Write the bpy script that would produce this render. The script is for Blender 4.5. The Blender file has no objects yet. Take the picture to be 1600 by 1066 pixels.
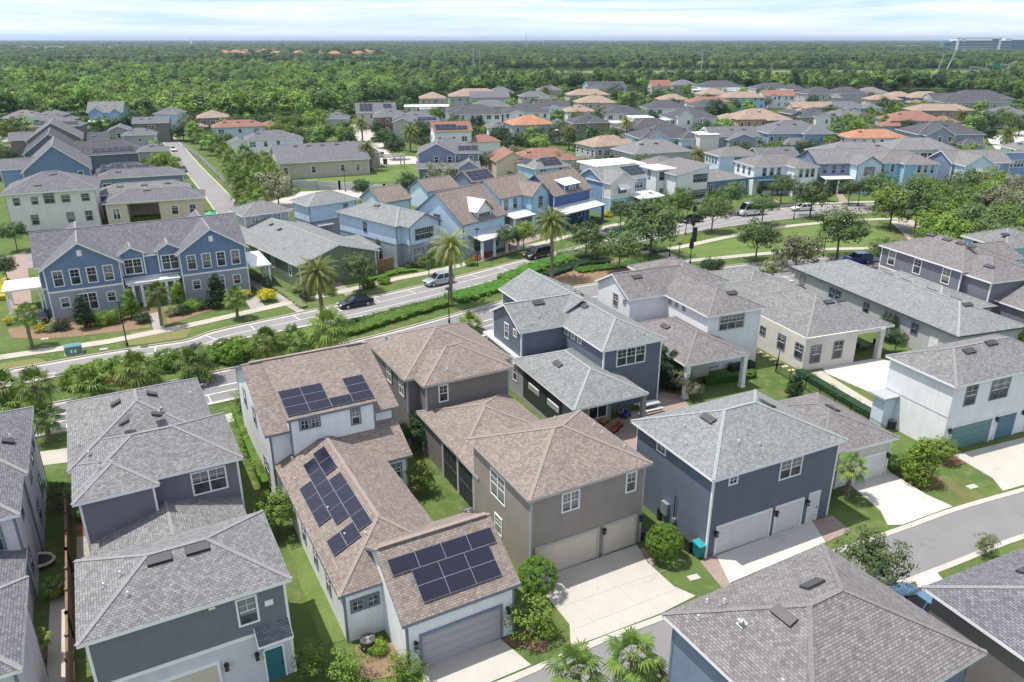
import bpy, math, random
from mathutils import Vector, Matrix
R = math.radians
SC = bpy.context.scene
COL = SC.collection
# ------------------------------------------------------------------ camera, sky, sun, exposure
H = 33.6                                   # drone height above the ground
FPX = 1190.0; PITCH = math.atan(472 / FPX)
cam = bpy.data.cameras.new('camera'); cam.sensor_width = 36; cam.lens = 36 * FPX / 1600
cam.clip_start = 0.5; cam.clip_end = 60000
co = bpy.data.objects.new('camera', cam); COL.objects.link(co)
co.location = (0, 0, H); co.rotation_euler = (math.pi / 2 - PITCH, 0, 0)
SC.camera = co
SC.render.resolution_x = 1024; SC.render.resolution_y = 682
SUN_EL = R(68.5); SUN_AZ = R(173)            # direction towards the sun, measured from +x
sun = bpy.data.lights.new('sun', 'SUN'); sun.energy = 4.6; sun.angle = R(0.5); sun.color = (1.0, 0.955, 0.88)
so = bpy.data.objects.new('sun', sun); COL.objects.link(so)
sv = Vector((math.cos(SUN_EL) * math.cos(SUN_AZ), math.cos(SUN_EL) * math.sin(SUN_AZ), math.sin(SUN_EL)))
so.rotation_euler = sv.to_track_quat('Z', 'Y').to_euler()
W = bpy.data.worlds.new('World'); SC.world = W; W.use_nodes = True
nt = W.node_tree; nt.nodes.clear()
def N(nt, t, **k):
    n = nt.nodes.new(t)
    for a, b in k.items(): setattr(n, a, b)
    return n
sky = N(nt, 'ShaderNodeTexSky', sky_type='NISHITA', sun_disc=False, sun_elevation=SUN_EL,
        sun_rotation=R(90) - SUN_AZ, altitude=40, air_density=1.0, dust_density=1.6, ozone_density=1.5)
tc = N(nt, 'ShaderNodeTexCoord'); l = nt.links.new
sx = N(nt, 'ShaderNodeSeparateXYZ'); l(tc.outputs['Generated'], sx.inputs[0])
mp = N(nt, 'ShaderNodeMapping'); mp.inputs['Scale'].default_value = (3.4, 3.4, 70.0); mp.inputs['Rotation'].default_value = (0, R(.25), R(8)); l(tc.outputs['Generated'], mp.inputs[0])
nz = N(nt, 'ShaderNodeTexNoise'); nz.inputs['Scale'].default_value = 1.0; nz.inputs['Detail'].default_value = 9; nz.inputs['Roughness'].default_value = .58; nz.inputs['Distortion'].default_value = .6; l(mp.outputs[0], nz.inputs['Vector'])
cr = N(nt, 'ShaderNodeValToRGB'); cr.color_ramp.elements[0].position = .34; cr.color_ramp.elements[1].position = .62; l(nz.outputs['Fac'], cr.inputs[0])
hz = N(nt, 'ShaderNodeValToRGB'); e = hz.color_ramp.elements     # clear sky just above the horizon
e[0].position = .0; e[0].color = (4.9, 5.8, 6.6, 1); e[1].position = .045; e[1].color = (2.8, 4.5, 6.4, 1); l(sx.outputs['Z'], hz.inputs[0])
up = N(nt, 'ShaderNodeMapRange'); up.inputs['From Min'].default_value = .06; up.inputs['From Max'].default_value = .30; l(sx.outputs['Z'], up.inputs[0])
m1 = N(nt, 'ShaderNodeMix', data_type='RGBA'); l(up.outputs[0], m1.inputs['Factor']); l(hz.outputs[0], m1.inputs['A']); l(sky.outputs[0], m1.inputs['B'])
cf = N(nt, 'ShaderNodeMath', operation='MULTIPLY'); cf.inputs[1].default_value = .85; l(cr.outputs[0], cf.inputs[0])
m2 = N(nt, 'ShaderNodeMix', data_type='RGBA'); l(cf.outputs[0], m2.inputs['Factor']); l(m1.outputs['Result'], m2.inputs['A']); m2.inputs['B'].default_value = (6.7, 7.0, 7.4, 1)
bg = N(nt, 'ShaderNodeBackground'); bg.inputs['Strength'].default_value = .145
out = N(nt, 'ShaderNodeOutputWorld'); l(m2.outputs['Result'], bg.inputs[0]); l(bg.outputs[0], out.inputs[0])
SC.view_settings.view_transform = 'Standard'; SC.view_settings.look = 'None'
SC.view_settings.exposure = 0.27; SC.view_settings.gamma = 1.0
SC.cycles.max_bounces = 5; SC.cycles.diffuse_bounces = 4; SC.cycles.glossy_bounces = 2; SC.cycles.transmission_bounces = 2
SC.cycles.transparent_max_bounces = 4

CP, SP = math.cos(PITCH), math.sin(PITCH)
def un(u, v, z=0.0):                       # pixel of the 1600x1066 photograph -> point at real height z
    x = (u - 800) / FPX; y = -(v - 533) / FPX
    d = (x, CP + y * SP, -SP + y * CP); t = (z - H) / d[2]
    return (d[0] * t, d[1] * t)

# ------------------------------------------------------------------ materials
MATS = {}
def mat_base(name):
    m = bpy.data.materials.new(name); m.use_nodes = True; nt = m.node_tree
    b = nt.nodes['Principled BSDF']; MATS[name] = m
    return m, nt, b
def c4(c, k=1.0): return (min(1, c[0] * k), min(1, c[1] * k), min(1, c[2] * k), 1)
def mixrgb(nt, a, b, fac, bt='MIX'):
    n = N(nt, 'ShaderNodeMix', data_type='RGBA', blend_type=bt)
    for s, v in (('A', a), ('B', b)):
        if isinstance(v, tuple): n.inputs[s].default_value = v
        else: nt.links.new(v, n.inputs[s])
    if isinstance(fac, (int, float)): n.inputs['Factor'].default_value = fac
    else: nt.links.new(fac, n.inputs['Factor'])
    return n.outputs['Result']
def noise(nt, vec, scale, detail=3, rough=.55):
    n = N(nt, 'ShaderNodeTexNoise'); n.inputs['Scale'].default_value = scale; n.inputs['Detail'].default_value = detail
    n.inputs['Roughness'].default_value = rough; nt.links.new(vec, n.inputs['Vector']); return n.outputs['Fac']
def ramp(nt, f, p0, p1, a=(0, 0, 0, 1), b=(1, 1, 1, 1)):
    n = N(nt, 'ShaderNodeValToRGB'); e = n.color_ramp.elements
    e[0].position = p0; e[1].position = p1; e[0].color = a; e[1].color = b; nt.links.new(f, n.inputs[0]); return n.outputs[0]
def coord(nt, k='Object'): return N(nt, 'ShaderNodeTexCoord').outputs[k]
def geo_pos(nt): return N(nt, 'ShaderNodeNewGeometry').outputs['Position']
def bump(nt, b, h, strength, dist):
    n = N(nt, 'ShaderNodeBump'); n.inputs['Strength'].default_value = strength; n.inputs['Distance'].default_value = dist
    nt.links.new(h, n.inputs['Height']); nt.links.new(n.outputs[0], b.inputs['Normal'])

def paint(name, c, rough=.6, var=.12, scale=1.2, metal=0, fine=0):
    if name in MATS: return MATS[name]
    m, nt, b = mat_base(name); p = geo_pos(nt)
    f = ramp(nt, noise(nt, p, scale, 5), .3, .7)
    col = mixrgb(nt, c4(c, 1 - var), c4(c, 1 + var * .6), f)
    if fine:
        f2 = ramp(nt, noise(nt, p, 14, 3, .7), .3, .7); col = mixrgb(nt, col, c4(c, 1 - fine), f2)
    nt.links.new(col, b.inputs['Base Color']); b.inputs['Roughness'].default_value = rough; b.inputs['Metallic'].default_value = metal
    return m
def shingle(name, a, bb, tile=0):
    m, nt, b = mat_base(name); uv = coord(nt, 'UV')
    br = N(nt, 'ShaderNodeTexBrick', offset=.5); br.inputs['Scale'].default_value = 1
    br.inputs['Brick Width'].default_value = .24 if not tile else .28; br.inputs['Row Height'].default_value = .145 if not tile else .36
    br.inputs['Mortar Size'].default_value = .012; br.inputs['Mortar Smooth'].default_value = .3; br.inputs['Bias'].default_value = 0.0
    br.inputs['Color1'].default_value = c4(a); br.inputs['Color2'].default_value = c4(bb); br.inputs['Mortar'].default_value = c4(a, .45)
    nt.links.new(uv, br.inputs['Vector'])
    # individual tabs differ: coarse cells sampled through the same grid
    v2 = N(nt, 'ShaderNodeTexVoronoi'); v2.inputs['Scale'].default_value = 4.3; nt.links.new(uv, v2.inputs['Vector'])
    tint = ramp(nt, v2.outputs['Color'], .1, .9, (.84, .84, .84, 1), (1.15, 1.14, 1.12, 1))
    col = mixrgb(nt, br.outputs['Color'], tint, .8, 'MULTIPLY')
    big = ramp(nt, noise(nt, geo_pos(nt), .35, 4), .3, .72, (.93, .93, .94, 1), (1.05, 1.04, 1.03, 1))
    col = mixrgb(nt, col, big, 1.0, 'MULTIPLY')
    nt.links.new(col, b.inputs['Base Color']); b.inputs['Roughness'].default_value = .92
    b.inputs['Specular IOR Level'].default_value = .25
    bump(nt, b, br.outputs['Fac'], .5, -.02)
    return m
def streaks(nt, col):      # weather marks running down a wall
    mp = N(nt, 'ShaderNodeMapping'); mp.inputs['Scale'].default_value = (2.2, 2.2, .22); nt.links.new(geo_pos(nt), mp.inputs[0])
    return mixrgb(nt, col, ramp(nt, noise(nt, mp.outputs[0], 1.0, 6, .65), .35, .7, (.935, .93, .92, 1), (1.02, 1.02, 1.02, 1)), 1.0, 'MULTIPLY')
def lap(name, c, pitch=.16, vertical=False, depth=.35):
    if name in MATS: return MATS[name]
    m, nt, b = mat_base(name); o = coord(nt, 'Object'); s = N(nt, 'ShaderNodeSeparateXYZ'); nt.links.new(o, s.inputs[0])
    src = s.outputs['Z']
    if vertical:
        ad = N(nt, 'ShaderNodeMath', operation='ADD'); nt.links.new(s.outputs['X'], ad.inputs[0]); nt.links.new(s.outputs['Y'], ad.inputs[1]); src = ad.outputs[0]
    d = N(nt, 'ShaderNodeMath', operation='DIVIDE'); nt.links.new(src, d.inputs[0]); d.inputs[1].default_value = pitch
    fr = N(nt, 'ShaderNodeMath', operation='FRACT'); nt.links.new(d.outputs[0], fr.inputs[0])
    g = ramp(nt, fr.outputs[0], .0, .16, (1 - depth, 1 - depth, 1 - depth, 1), (1, 1, 1, 1))
    f = ramp(nt, noise(nt, geo_pos(nt), .8, 4), .3, .7)
    col = mixrgb(nt, c4(c, .93), c4(c, 1.06), f); col = mixrgb(nt, col, g, 1.0, 'MULTIPLY'); col = streaks(nt, col)
    nt.links.new(col, b.inputs['Base Color']); b.inputs['Roughness'].default_value = .65
    bump(nt, b, fr.outputs[0], .3, .02)
    return m
def stucco(name, c, var=.07):
    if name in MATS: return MATS[name]
    m, nt, b = mat_base(name); p = geo_pos(nt)
    f = ramp(nt, noise(nt, p, .7, 6), .3, .72); col = streaks(nt, mixrgb(nt, c4(c, 1 - var), c4(c, 1 + var * .5), f))
    nt.links.new(col, b.inputs['Base Color']); b.inputs['Roughness'].default_value = .85
    bump(nt, b, noise(nt, p, 22, 3), .25, .02)
    return m
def leafmat(name, a, bb, dry=None, trans=.10):
    m, nt, b = mat_base(name)
    at = N(nt, 'ShaderNodeAttribute', attribute_name='tint'); oi = N(nt, 'ShaderNodeObjectInfo')
    col = mixrgb(nt, c4(a), c4(bb), at.outputs['Fac'])
    hs = N(nt, 'ShaderNodeHueSaturation'); nt.links.new(col, hs.inputs['Color'])
    mr = N(nt, 'ShaderNodeMapRange'); mr.inputs['To Min'].default_value = .66; mr.inputs['To Max'].default_value = 1.3
    nt.links.new(oi.outputs['Random'], mr.inputs[0]); nt.links.new(mr.outputs[0], hs.inputs['Value'])
    mh = N(nt, 'ShaderNodeMapRange'); mh.inputs['To Min'].default_value = .485; mh.inputs['To Max'].default_value = .515
    ml = N(nt, 'ShaderNodeMath', operation='MULTIPLY'); ml.inputs[1].default_value = 7.31
    fr = N(nt, 'ShaderNodeMath', operation='FRACT'); nt.links.new(oi.outputs['Random'], ml.inputs[0]); nt.links.new(ml.outputs[0], fr.inputs[0])
    nt.links.new(fr.outputs[0], mh.inputs[0]); nt.links.new(mh.outputs[0], hs.inputs['Hue'])
    nt.links.new(hs.outputs[0], b.inputs['Base Color']); b.inputs['Roughness'].default_value = .6
    b.inputs['Specular IOR Level'].default_value = .2
    if 'wood' in name:
        pn = ramp(nt, noise(nt, oi.outputs['Location'], .018, 4, .6), .36, .66, (.50, .58, .58, 1), (1.75, 1.5, .85, 1)); hcol = mixrgb(nt, hs.outputs[0], pn, 1.0, 'MULTIPLY')
        nt.links.new(hcol, b.inputs['Base Color'])
    tr = N(nt, 'ShaderNodeBsdfTranslucent'); nt.links.new(hs.outputs[0], tr.inputs[0])
    ms = N(nt, 'ShaderNodeMixShader'); ms.inputs[0].default_value = trans
    nt.links.new(b.outputs[0], ms.inputs[1]); nt.links.new(tr.outputs[0], ms.inputs[2])
    nt.links.new(ms.outputs[0], nt.nodes['Material Output'].inputs['Surface'])
    return m
def ground_mat(name, a, bb, cc, s1=.25, s2=6.0, rough=.95, far=None):
    m, nt, b = mat_base(name); p = geo_pos(nt)
    f = ramp(nt, noise(nt, p, s1, 5), .35, .68); col = mixrgb(nt, c4(a), c4(bb), f)
    f2 = ramp(nt, noise(nt, p, s2, 4, .7), .42, .75); col = mixrgb(nt, col, c4(cc), f2)
    if far:
        s = N(nt, 'ShaderNodeSeparateXYZ'); nt.links.new(p, s.inputs[0])
        col = mixrgb(nt, col, c4(far), ramp(nt, noise(nt, p, .004, 5), .3, .6))
    nt.links.new(col, b.inputs['Base Color']); b.inputs['Roughness'].default_value = rough; b.inputs['Specular IOR Level'].default_value = .15
    bump(nt, b, noise(nt, p, 9, 4), .5, .04)
    return m
def gm(name): return MATS[name]
shingle('roof_gray', (.16, .16, .165), (.255, .255, .26))
shingle('roof_light', (.185, .2, .205), (.27, .285, .287))
shingle('roof_brown', (.20, .163, .143), (.29, .247, .225))
shingle('roof_taupe', (.155, .143, .148), (.24, .225, .23))
shingle('roof_slate', (.12, .122, .14), (.195, .198, .215))
shingle('roof_dark', (.065, .067, .082), (.115, .117, .135))
shingle('roof_red', (.22, .11, .085), (.31, .17, .135), 1)
shingle('roof_terracotta', (.32, .14, .08), (.47, .26, .165), 1)
shingle('roof_tan', (.25, .185, .145), (.36, .28, .23), 1)
paint('metal_white', (.80, .80, .80), .35, .05)
paint('metal_gray', (.52, .53, .54), .4, .08)
paint('cap_gray', (.225, .225, .23), .9, .25, 9); paint('cap_brown', (.265, .215, .19), .9, .25, 9)
paint('cap_dark', (.17, .17, .19), .9, .2, 9); paint('cap_red', (.36, .20, .15), .9, .25, 9)
paint('cap_light', (.28, .30, .30), .9, .2, 9); paint('cap_taupe', (.19, .175, .18), .9, .3, 9)
CAP = dict(roof_gray='cap_gray', roof_light='cap_light', roof_brown='cap_brown', roof_taupe='cap_taupe', roof_slate='cap_gray',
           roof_dark='cap_dark', roof_red='cap_red', roof_terracotta='cap_red', roof_tan='cap_red', metal_white='metal_white', metal_gray='metal_gray')
paint('trim_white', (.80, .80, .80), .5, .05); paint('trim_slate', (.17, .20, .25), .55, .05); paint('trim_tan', (.45, .42, .38), .55, .05)
paint('trim_dark', (.07, .08, .10), .5, .05); paint('trim_gray', (.36, .38, .40), .5, .05)
stucco('white', (.74, .75, .77)); stucco('cream', (.71, .68, .65)); stucco('pale_gray', (.42, .43, .44)); stucco('lilac_white', (.60, .58, .63))
stucco('beige', (.50, .45, .39)); stucco('sand', (.60, .58, .535)); stucco('gray_stucco', (.30, .31, .33)); stucco('pale_blue', (.56, .65, .75))
stucco('navy_stucco', (.105, .115, .17)); stucco('brick_brown', (.20, .13, .10)); stucco('sky_blue', (.30, .50, .68)); stucco('pale_green', (.50, .55, .44))
stucco('yellow_cream', (.66, .55, .43)); stucco('brown_gray', (.24, .22, .20)); stucco('orange_clay', (.55, .32, .20))
lap('lap_gray', (.175, .178, .215)); lap('lap_brown', (.30, .265, .235)); lap('lap_taupe', (.19, .172, .165)); lap('lap_navy', (.125, .148, .20))
lap('lap_blue', (.15, .215, .34)); lap('board_blue', (.14, .215, .35), .42, True, .25); lap('lap_paleblue', (.48, .61, .76)); lap('lap_white', (.80, .82, .84))
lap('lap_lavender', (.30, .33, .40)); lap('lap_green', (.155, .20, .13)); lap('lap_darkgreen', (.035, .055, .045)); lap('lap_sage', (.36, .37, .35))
lap('lap_royal', (.06, .12, .30)); lap('lap_aqua', (.33, .54, .68)); lap('lap_slateblue', (.19, .24, .35)); lap('lap_whiteblue', (.55, .68, .82))
lap('lap_midblue', (.22, .33, .52))
m, nt_, b_ = mat_base('glass'); b_.inputs['Roughness'].default_value = .12
f_ = noise(nt_, geo_pos(nt_), 1.3, 2); nt_.links.new(mixrgb(nt_, (.012, .016, .022, 1), (.07, .085, .10, 1), ramp(nt_, f_, .35, .7)), b_.inputs['Base Color'])
oi_ = N(nt_, 'ShaderNodeObjectInfo'); bl_ = N(nt_, 'ShaderNodeTexCoord'); sz_ = N(nt_, 'ShaderNodeSeparateXYZ'); nt_.links.new(bl_.outputs['Generated'], sz_.inputs[0])
cmp_ = N(nt_, 'ShaderNodeMath', operation='GREATER_THAN'); nt_.links.new(sz_.outputs['Z'], cmp_.inputs[0]); ml_ = N(nt_, 'ShaderNodeMath', operation='MULTIPLY'); ml_.inputs[1].default_value = 1.9; nt_.links.new(oi_.outputs['Random'], ml_.inputs[0]); nt_.links.new(ml_.outputs[0], cmp_.inputs[1])
g0_ = b_.inputs['Base Color'].links[0].from_socket; nt_.links.new(mixrgb(nt_, g0_, (.20, .205, .20, 1), cmp_.outputs[0]), b_.inputs['Base Color'])      # blinds pulled down to different heights
paint('dark_hole', (.015, .016, .018), .9, .1); paint('screen', (.02, .024, .028), .7, .1)
m, nt_, b_ = mat_base('solar'); uv_ = coord(nt_, 'UV')
br_ = N(nt_, 'ShaderNodeTexBrick', offset=0); br_.inputs['Scale'].default_value = 1; br_.inputs['Brick Width'].default_value = .165; br_.inputs['Row Height'].default_value = .165
br_.inputs['Mortar Size'].default_value = .004; br_.inputs['Color1'].default_value = (.010, .011, .024, 1); br_.inputs['Color2'].default_value = (.013, .014, .03, 1); br_.inputs['Mortar'].default_value = (.03, .032, .05, 1)
nt_.links.new(uv_, br_.inputs['Vector']); nt_.links.new(br_.outputs[0], b_.inputs['Base Color']); b_.inputs['Roughness'].default_value = .18
paint('alu', (.26, .27, .30), .35, .05, metal=.3); paint('door_white', (.66, .65, .66), .5, .04); paint('door_beige', (.60, .53, .45), .5, .04)
paint('door_gray', (.34, .34, .37), .5, .05); paint('door_teal', (.03, .14, .17), .45, .06); paint('door_green', (.10, .21, .21), .5, .05)
paint('door_blue', (.08, .18, .25), .5, .05); paint('door_royal', (.02, .08, .30), .5, .05)
paint('black_metal', (.012, .012, .014), .45, .2); paint('vent_metal', (.055, .052, .06), .5, .15); paint('pipe_white', (.62, .62, .62), .5, .1); paint('galvanised', (.45, .47, .49), .35, .1, metal=.6)
paint('wood_fence', (.20, .12, .085), .8, .3, 3); paint('wood_tan', (.26, .17, .09), .8, .25, 3); paint('bark', (.16, .13, .10), .95, .35, 4); paint('palm_bark', (.20, .165, .13), .95, .35, 6)
leafmat('leaf_oak', (0.040, 0.078, 0.025), (0.137, 0.196, 0.065)); leafmat('leaf_bright', (0.064, 0.123, 0.015), (0.200, 0.276, 0.048)); leafmat('leaf_dark', (0.018, 0.046, 0.020), (0.064, 0.108, 0.041))
leafmat('leaf_hedge', (0.045, 0.115, 0.014), (0.200, 0.310, 0.035)); leafmat('leaf_palm', (0.045, 0.095, 0.018), (0.190, 0.260, 0.050)); leafmat('leaf_date', (0.077, 0.116, 0.028), (0.282, 0.289, 0.079))
leafmat('leaf_yellow', (0.348, 0.322, 0.011), (0.770, 0.632, 0.034)); leafmat('leaf_red', (0.186, 0.052, 0.023), (0.373, 0.149, 0.069)); leafmat('leaf_gray', (0.102, 0.124, 0.070), (0.251, 0.258, 0.153))
leafmat('leaf_wood', (0.071, 0.159, 0.048), (0.217, 0.355, 0.095)); leafmat('leaf_woodb', (0.041, 0.098, 0.048), (0.123, 0.196, 0.084)); leafmat('leaf_pale', (0.105, 0.152, 0.053), (0.316, 0.361, 0.172))
ground_mat('lawn', (.080, .135, .032), (.125, .185, .048), (.165, .18, .07), .3, 4)
ground_mat('lawn_dry', (.17, .16, .065), (.11, .16, .04), (.24, .19, .11), .3, 3)
ground_mat('mulch', (.17, .10, .06), (.26, .16, .10), (.10, .06, .04), 1.5, 9)
ground_mat('pinebark', (.22, .15, .10), (.29, .195, .13), (.12, .10, .05), 1.5, 6)
ground_mat('ground', (.05, .10, .022), (.08, .14, .035), (.11, .14, .05), .05, 1.2, far=(.045, .075, .025))
ground_mat('verge_far', (.13, .16, .07), (.20, .20, .10), (.10, .14, .06), .02, .3)
def hard(name, a, bb, s=.5, joint=None):
    m, nt, b = mat_base(name); p = geo_pos(nt)
    f = ramp(nt, noise(nt, p, s, 6, .6), .3, .72); col = mixrgb(nt, c4(a), c4(bb), f)
    f2 = ramp(nt, noise(nt, p, 18, 3, .8), .3, .8); col = mixrgb(nt, col, c4(a, .85), f2)
    f3 = ramp(nt, noise(nt, p, .3, 8, .75), .57, .70); col = mixrgb(nt, col, c4(a, .68), f3); f4 = ramp(nt, noise(nt, p, .9, 8, .75), .56, .66); col = mixrgb(nt, col, mixrgb(nt, c4(a, .8), c4(bb, .92), f), f4)
    if joint:
        br = N(nt, 'ShaderNodeTexBrick', offset=.5 if joint < .5 else 0); br.inputs['Scale'].default_value = 1
        br.inputs['Brick Width'].default_value = joint * 2; br.inputs['Row Height'].default_value = joint; br.inputs['Mortar Size'].default_value = .012
        br.inputs['Color1'].default_value = (1, 1, 1, 1); br.inputs['Color2'].default_value = (.86, .84, .84, 1); br.inputs['Mortar'].default_value = (.6, .58, .56, 1)
        nt.links.new(coord(nt, 'UV'), br.inputs['Vector']); col = mixrgb(nt, col, br.outputs[0], 1.0, 'MULTIPLY')
    nt.links.new(col, b.inputs['Base Color']); b.inputs['Roughness'].default_value = .9; b.inputs['Specular IOR Level'].default_value = .25
hard('asphalt', (.235, .225, .225), (.275, .265, .26), .35); hard('asphalt_dark', (.20, .195, .20), (.245, .235, .24), .35)
hard('concrete', (.43, .405, .365), (.52, .49, .445), .6); hard('concrete_white', (.50, .485, .45), (.58, .565, .53), .6); hard('kerb_concrete', (.43, .405, .36), (.52, .49, .44), 1.0)
hard('sidewalk', (.40, .37, .315), (.48, .45, .39), .8); hard('paver', (.34, .26, .23), (.42, .33, .29), .8, .11); hard('paver_gray', (.36, .33, .31), (.46, .42, .39), .8, .2)
paint('road_paint', (.72, .72, .70), .7, .2, 2)

# ------------------------------------------------------------------ mesh helper
class MB:
    def __init__(s): s.v = []; s.f = []; s.m = []; s.uv = []; s.hasuv = False
    def poly(s, pts, mi=0, uv=None):
        b = len(s.v); s.v += [tuple(p) for p in pts]; s.f.append(tuple(range(b, b + len(pts)))); s.m.append(mi)
        if uv: s.hasuv = True
        s.uv.append(uv)
    def box(s, x0, y0, z0, x1, y1, z1, mi=0):
        b = len(s.v)
        s.v += [(x0, y0, z0), (x1, y0, z0), (x1, y1, z0), (x0, y1, z0), (x0, y0, z1), (x1, y0, z1), (x1, y1, z1), (x0, y1, z1)]
        for q in ((0, 3, 2, 1), (4, 5, 6, 7), (0, 1, 5, 4), (1, 2, 6, 5), (2, 3, 7, 6), (3, 0, 4, 7)):
            s.f.append(tuple(b + i for i in q)); s.m.append(mi); s.uv.append(None)
    def beam(s, a, b, w, h, mi=0, up=(0, 0, 1)):
        a = Vector(a); b = Vector(b); d = (b - a).normalized(); u = Vector(up)
        sd = d.cross(u)
        if sd.length < 1e-4: sd = d.cross(Vector((1, 0, 0)))
        sd = sd.normalized() * (w / 2); u2 = sd.cross(d).normalized() * (h / 2); k = len(s.v)
        for p in (a, b):
            for q in (-sd - u2, sd - u2, sd + u2, -sd + u2): s.v.append(tuple(p + q))
        for q in ((0, 1, 2, 3), (7, 6, 5, 4), (0, 4, 5, 1), (1, 5, 6, 2), (2, 6, 7, 3), (3, 7, 4, 0)):
            s.f.append(tuple(k + i for i in q)); s.m.append(mi); s.uv.append(None)
    def tube(s, pts, rad, n=8, mi=0, cap=True):
        pts = [Vector(p) for p in pts]; k = len(s.v)
        for i, p in enumerate(pts):
            d = (pts[min(i + 1, len(pts) - 1)] - pts[max(i - 1, 0)]).normalized()
            a = d.orthogonal().normalized() if abs(d.z) < .9 else d.cross(Vector((0, 1, 0))).normalized()
            bb = d.cross(a); r = rad[i] if hasattr(rad, '__len__') else rad
            for j in range(n):
                t = 2 * math.pi * j / n; s.v.append(tuple(p + (a * math.cos(t) + bb * math.sin(t)) * r))
        for i in range(len(pts) - 1):
            for j in range(n):
                s.f.append((k + i * n + j, k + i * n + (j + 1) % n, k + (i + 1) * n + (j + 1) % n, k + (i + 1) * n + j)); s.m.append(mi); s.uv.append(None)
        if cap:
            s.f.append(tuple(k + (len(pts) - 1) * n + j for j in range(n))); s.m.append(mi); s.uv.append(None)
            s.f.append(tuple(k + n - 1 - j for j in range(n))); s.m.append(mi); s.uv.append(None)
    def ball(s, c, r, n=8, m=6, mi=0, sq=(1, 1, 1)):
        pts = []; k = len(s.v)
        for i in range(m + 1):
            ph = math.pi * i / m
            for j in range(n):
                t = 2 * math.pi * j / n
                s.v.append((c[0] + r * sq[0] * math.sin(ph) * math.cos(t), c[1] + r * sq[1] * math.sin(ph) * math.sin(t), c[2] + r * sq[2] * math.cos(ph)))
        for i in range(m):
            for j in range(n):
                s.f.append((k + i * n + j, k + (i + 1) * n + j, k + (i + 1) * n + (j + 1) % n, k + i * n + (j + 1) % n)); s.m.append(mi); s.uv.append(None)
    def mesh(s, name, mats, smooth=False, tint=None):
        me = bpy.data.meshes.new(name); me.from_pydata(s.v, [], s.f)
        for m in mats: me.materials.append(MATS[m] if isinstance(m, str) else m)
        if any(s.m): me.polygons.foreach_set('material_index', s.m)
        if s.hasuv:
            ul = me.uv_layers.new(name='UVMap'); k = 0; d = ul.data
            for f, uv in zip(s.f, s.uv):
                for i in range(len(f)):
                    if uv: d[k].uv = uv[i]
                    k += 1
        if tint is not None:
            a = me.attributes.new('tint', 'FLOAT', 'FACE'); a.data.foreach_set('value', tint)
        if smooth: me.polygons.foreach_set('use_smooth', [True] * len(s.f))
        me.update(); return me
    def build(s, name, mats, parent=None, smooth=False, loc=None):
        if isinstance(mats, str): mats = [mats]
        return link(name, s.mesh(name, mats, smooth), parent, loc)
def link(name, data, parent=None, loc=None, rot=None, scale=None):
    o = bpy.data.objects.new(name, data); COL.objects.link(o)
    if parent: o.parent = parent
    if loc is not None: o.location = loc
    if rot is not None: o.rotation_euler = rot
    if scale is not None: o.scale = scale if hasattr(scale, '__len__') else (scale,) * 3
    return o
def tag(o, label=None, cat=None, group=None, kind=None):
    if label: o['label'] = label
    if cat: o['category'] = cat
    if group: o['group'] = group
    if kind: o['kind'] = kind
    return o
def thing(name, label, cat, loc=(0, 0, 0), rz=0, group=None):
    o = bpy.data.objects.new(name, None); COL.objects.link(o); o.location = loc; o.rotation_euler = (0, 0, rz)
    o.empty_display_size = .3
    return tag(o, label, cat, group)
def dup(root, loc, rz=None, label=None, scale=None):
    r = root.copy(); COL.objects.link(r); r.location = loc
    if rz is not None: r.rotation_euler = (0, 0, rz)
    if scale is not None: r.scale = scale if hasattr(scale, '__len__') else (scale,) * 3
    if label: r['label'] = label
    for ch in list(root.children):
        c = ch.copy(); COL.objects.link(c); c.parent = r
        for g in list(ch.children):
            d = g.copy(); COL.objects.link(d); d.parent = c
    return r
# ------------------------------------------------------------------ houses
ZO = 0.6
FOOT = []          # building footprints, so that no tree grows through a wall
def clearance(x, y):
    best = 99
    for (ox, oy, c, s, x0, y0, x1, y1) in FOOT:
        dx, dy = x - ox, y - oy; lx, ly = c * dx + s * dy, -s * dx + c * dy
        a = max(x0 - lx, 0, lx - x1); b = max(y0 - ly, 0, ly - y1); best = min(best, math.hypot(a, b))
    return best
WC = {}
def window_mesh(w, h, n, trim, detail=True):
    k = (w, h, n, trim, detail)
    if k in WC: return WC[k]
    f = MB(); t = .11
    f.box(-w / 2 - t, -.05, -t, w / 2 + t, .01, 0); f.box(-w / 2 - t, -.05, h, w / 2 + t, .01, h + t)
    f.box(-w / 2 - t, -.048, 0, -w / 2, .01, h); f.box(w / 2, -.048, 0, w / 2 + t, .01, h)
    sw = w / n
    for i in range(1, n): f.box(-w / 2 + i * sw - .05, -.046, 0, -w / 2 + i * sw + .05, .01, h)
    for i in range(n):
        a = -w / 2 + i * sw
        if h > .9: f.box(a + .05, -.036, h * .5 - .03, a + sw - .05, .01, h * .5 + .03, 1)
        if detail:
            lo = h * .5 if h > .9 else 0
            f.box(a + sw / 2 - .012, -.032, lo + .03, a + sw / 2 + .012, .01, h, 1)
            f.box(a + .05, -.031, (lo + h) / 2 - .012, a + sw - .05, .01, (lo + h) / 2 + .012, 1)
    fm = f.mesh('window_frame', [trim, 'trim_white'])
    p = MB()
    for i in range(n):
        a = -w / 2 + i * sw; e = .05
        p.poly([(a + e, -.02, .01), (a + sw - e, -.02, .01), (a + sw - e, -.02, h - .01), (a + e, -.02, h - .01)])
    pm = p.mesh('pane', ['glass']); WC[k] = (fm, pm); return WC[k]
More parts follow.
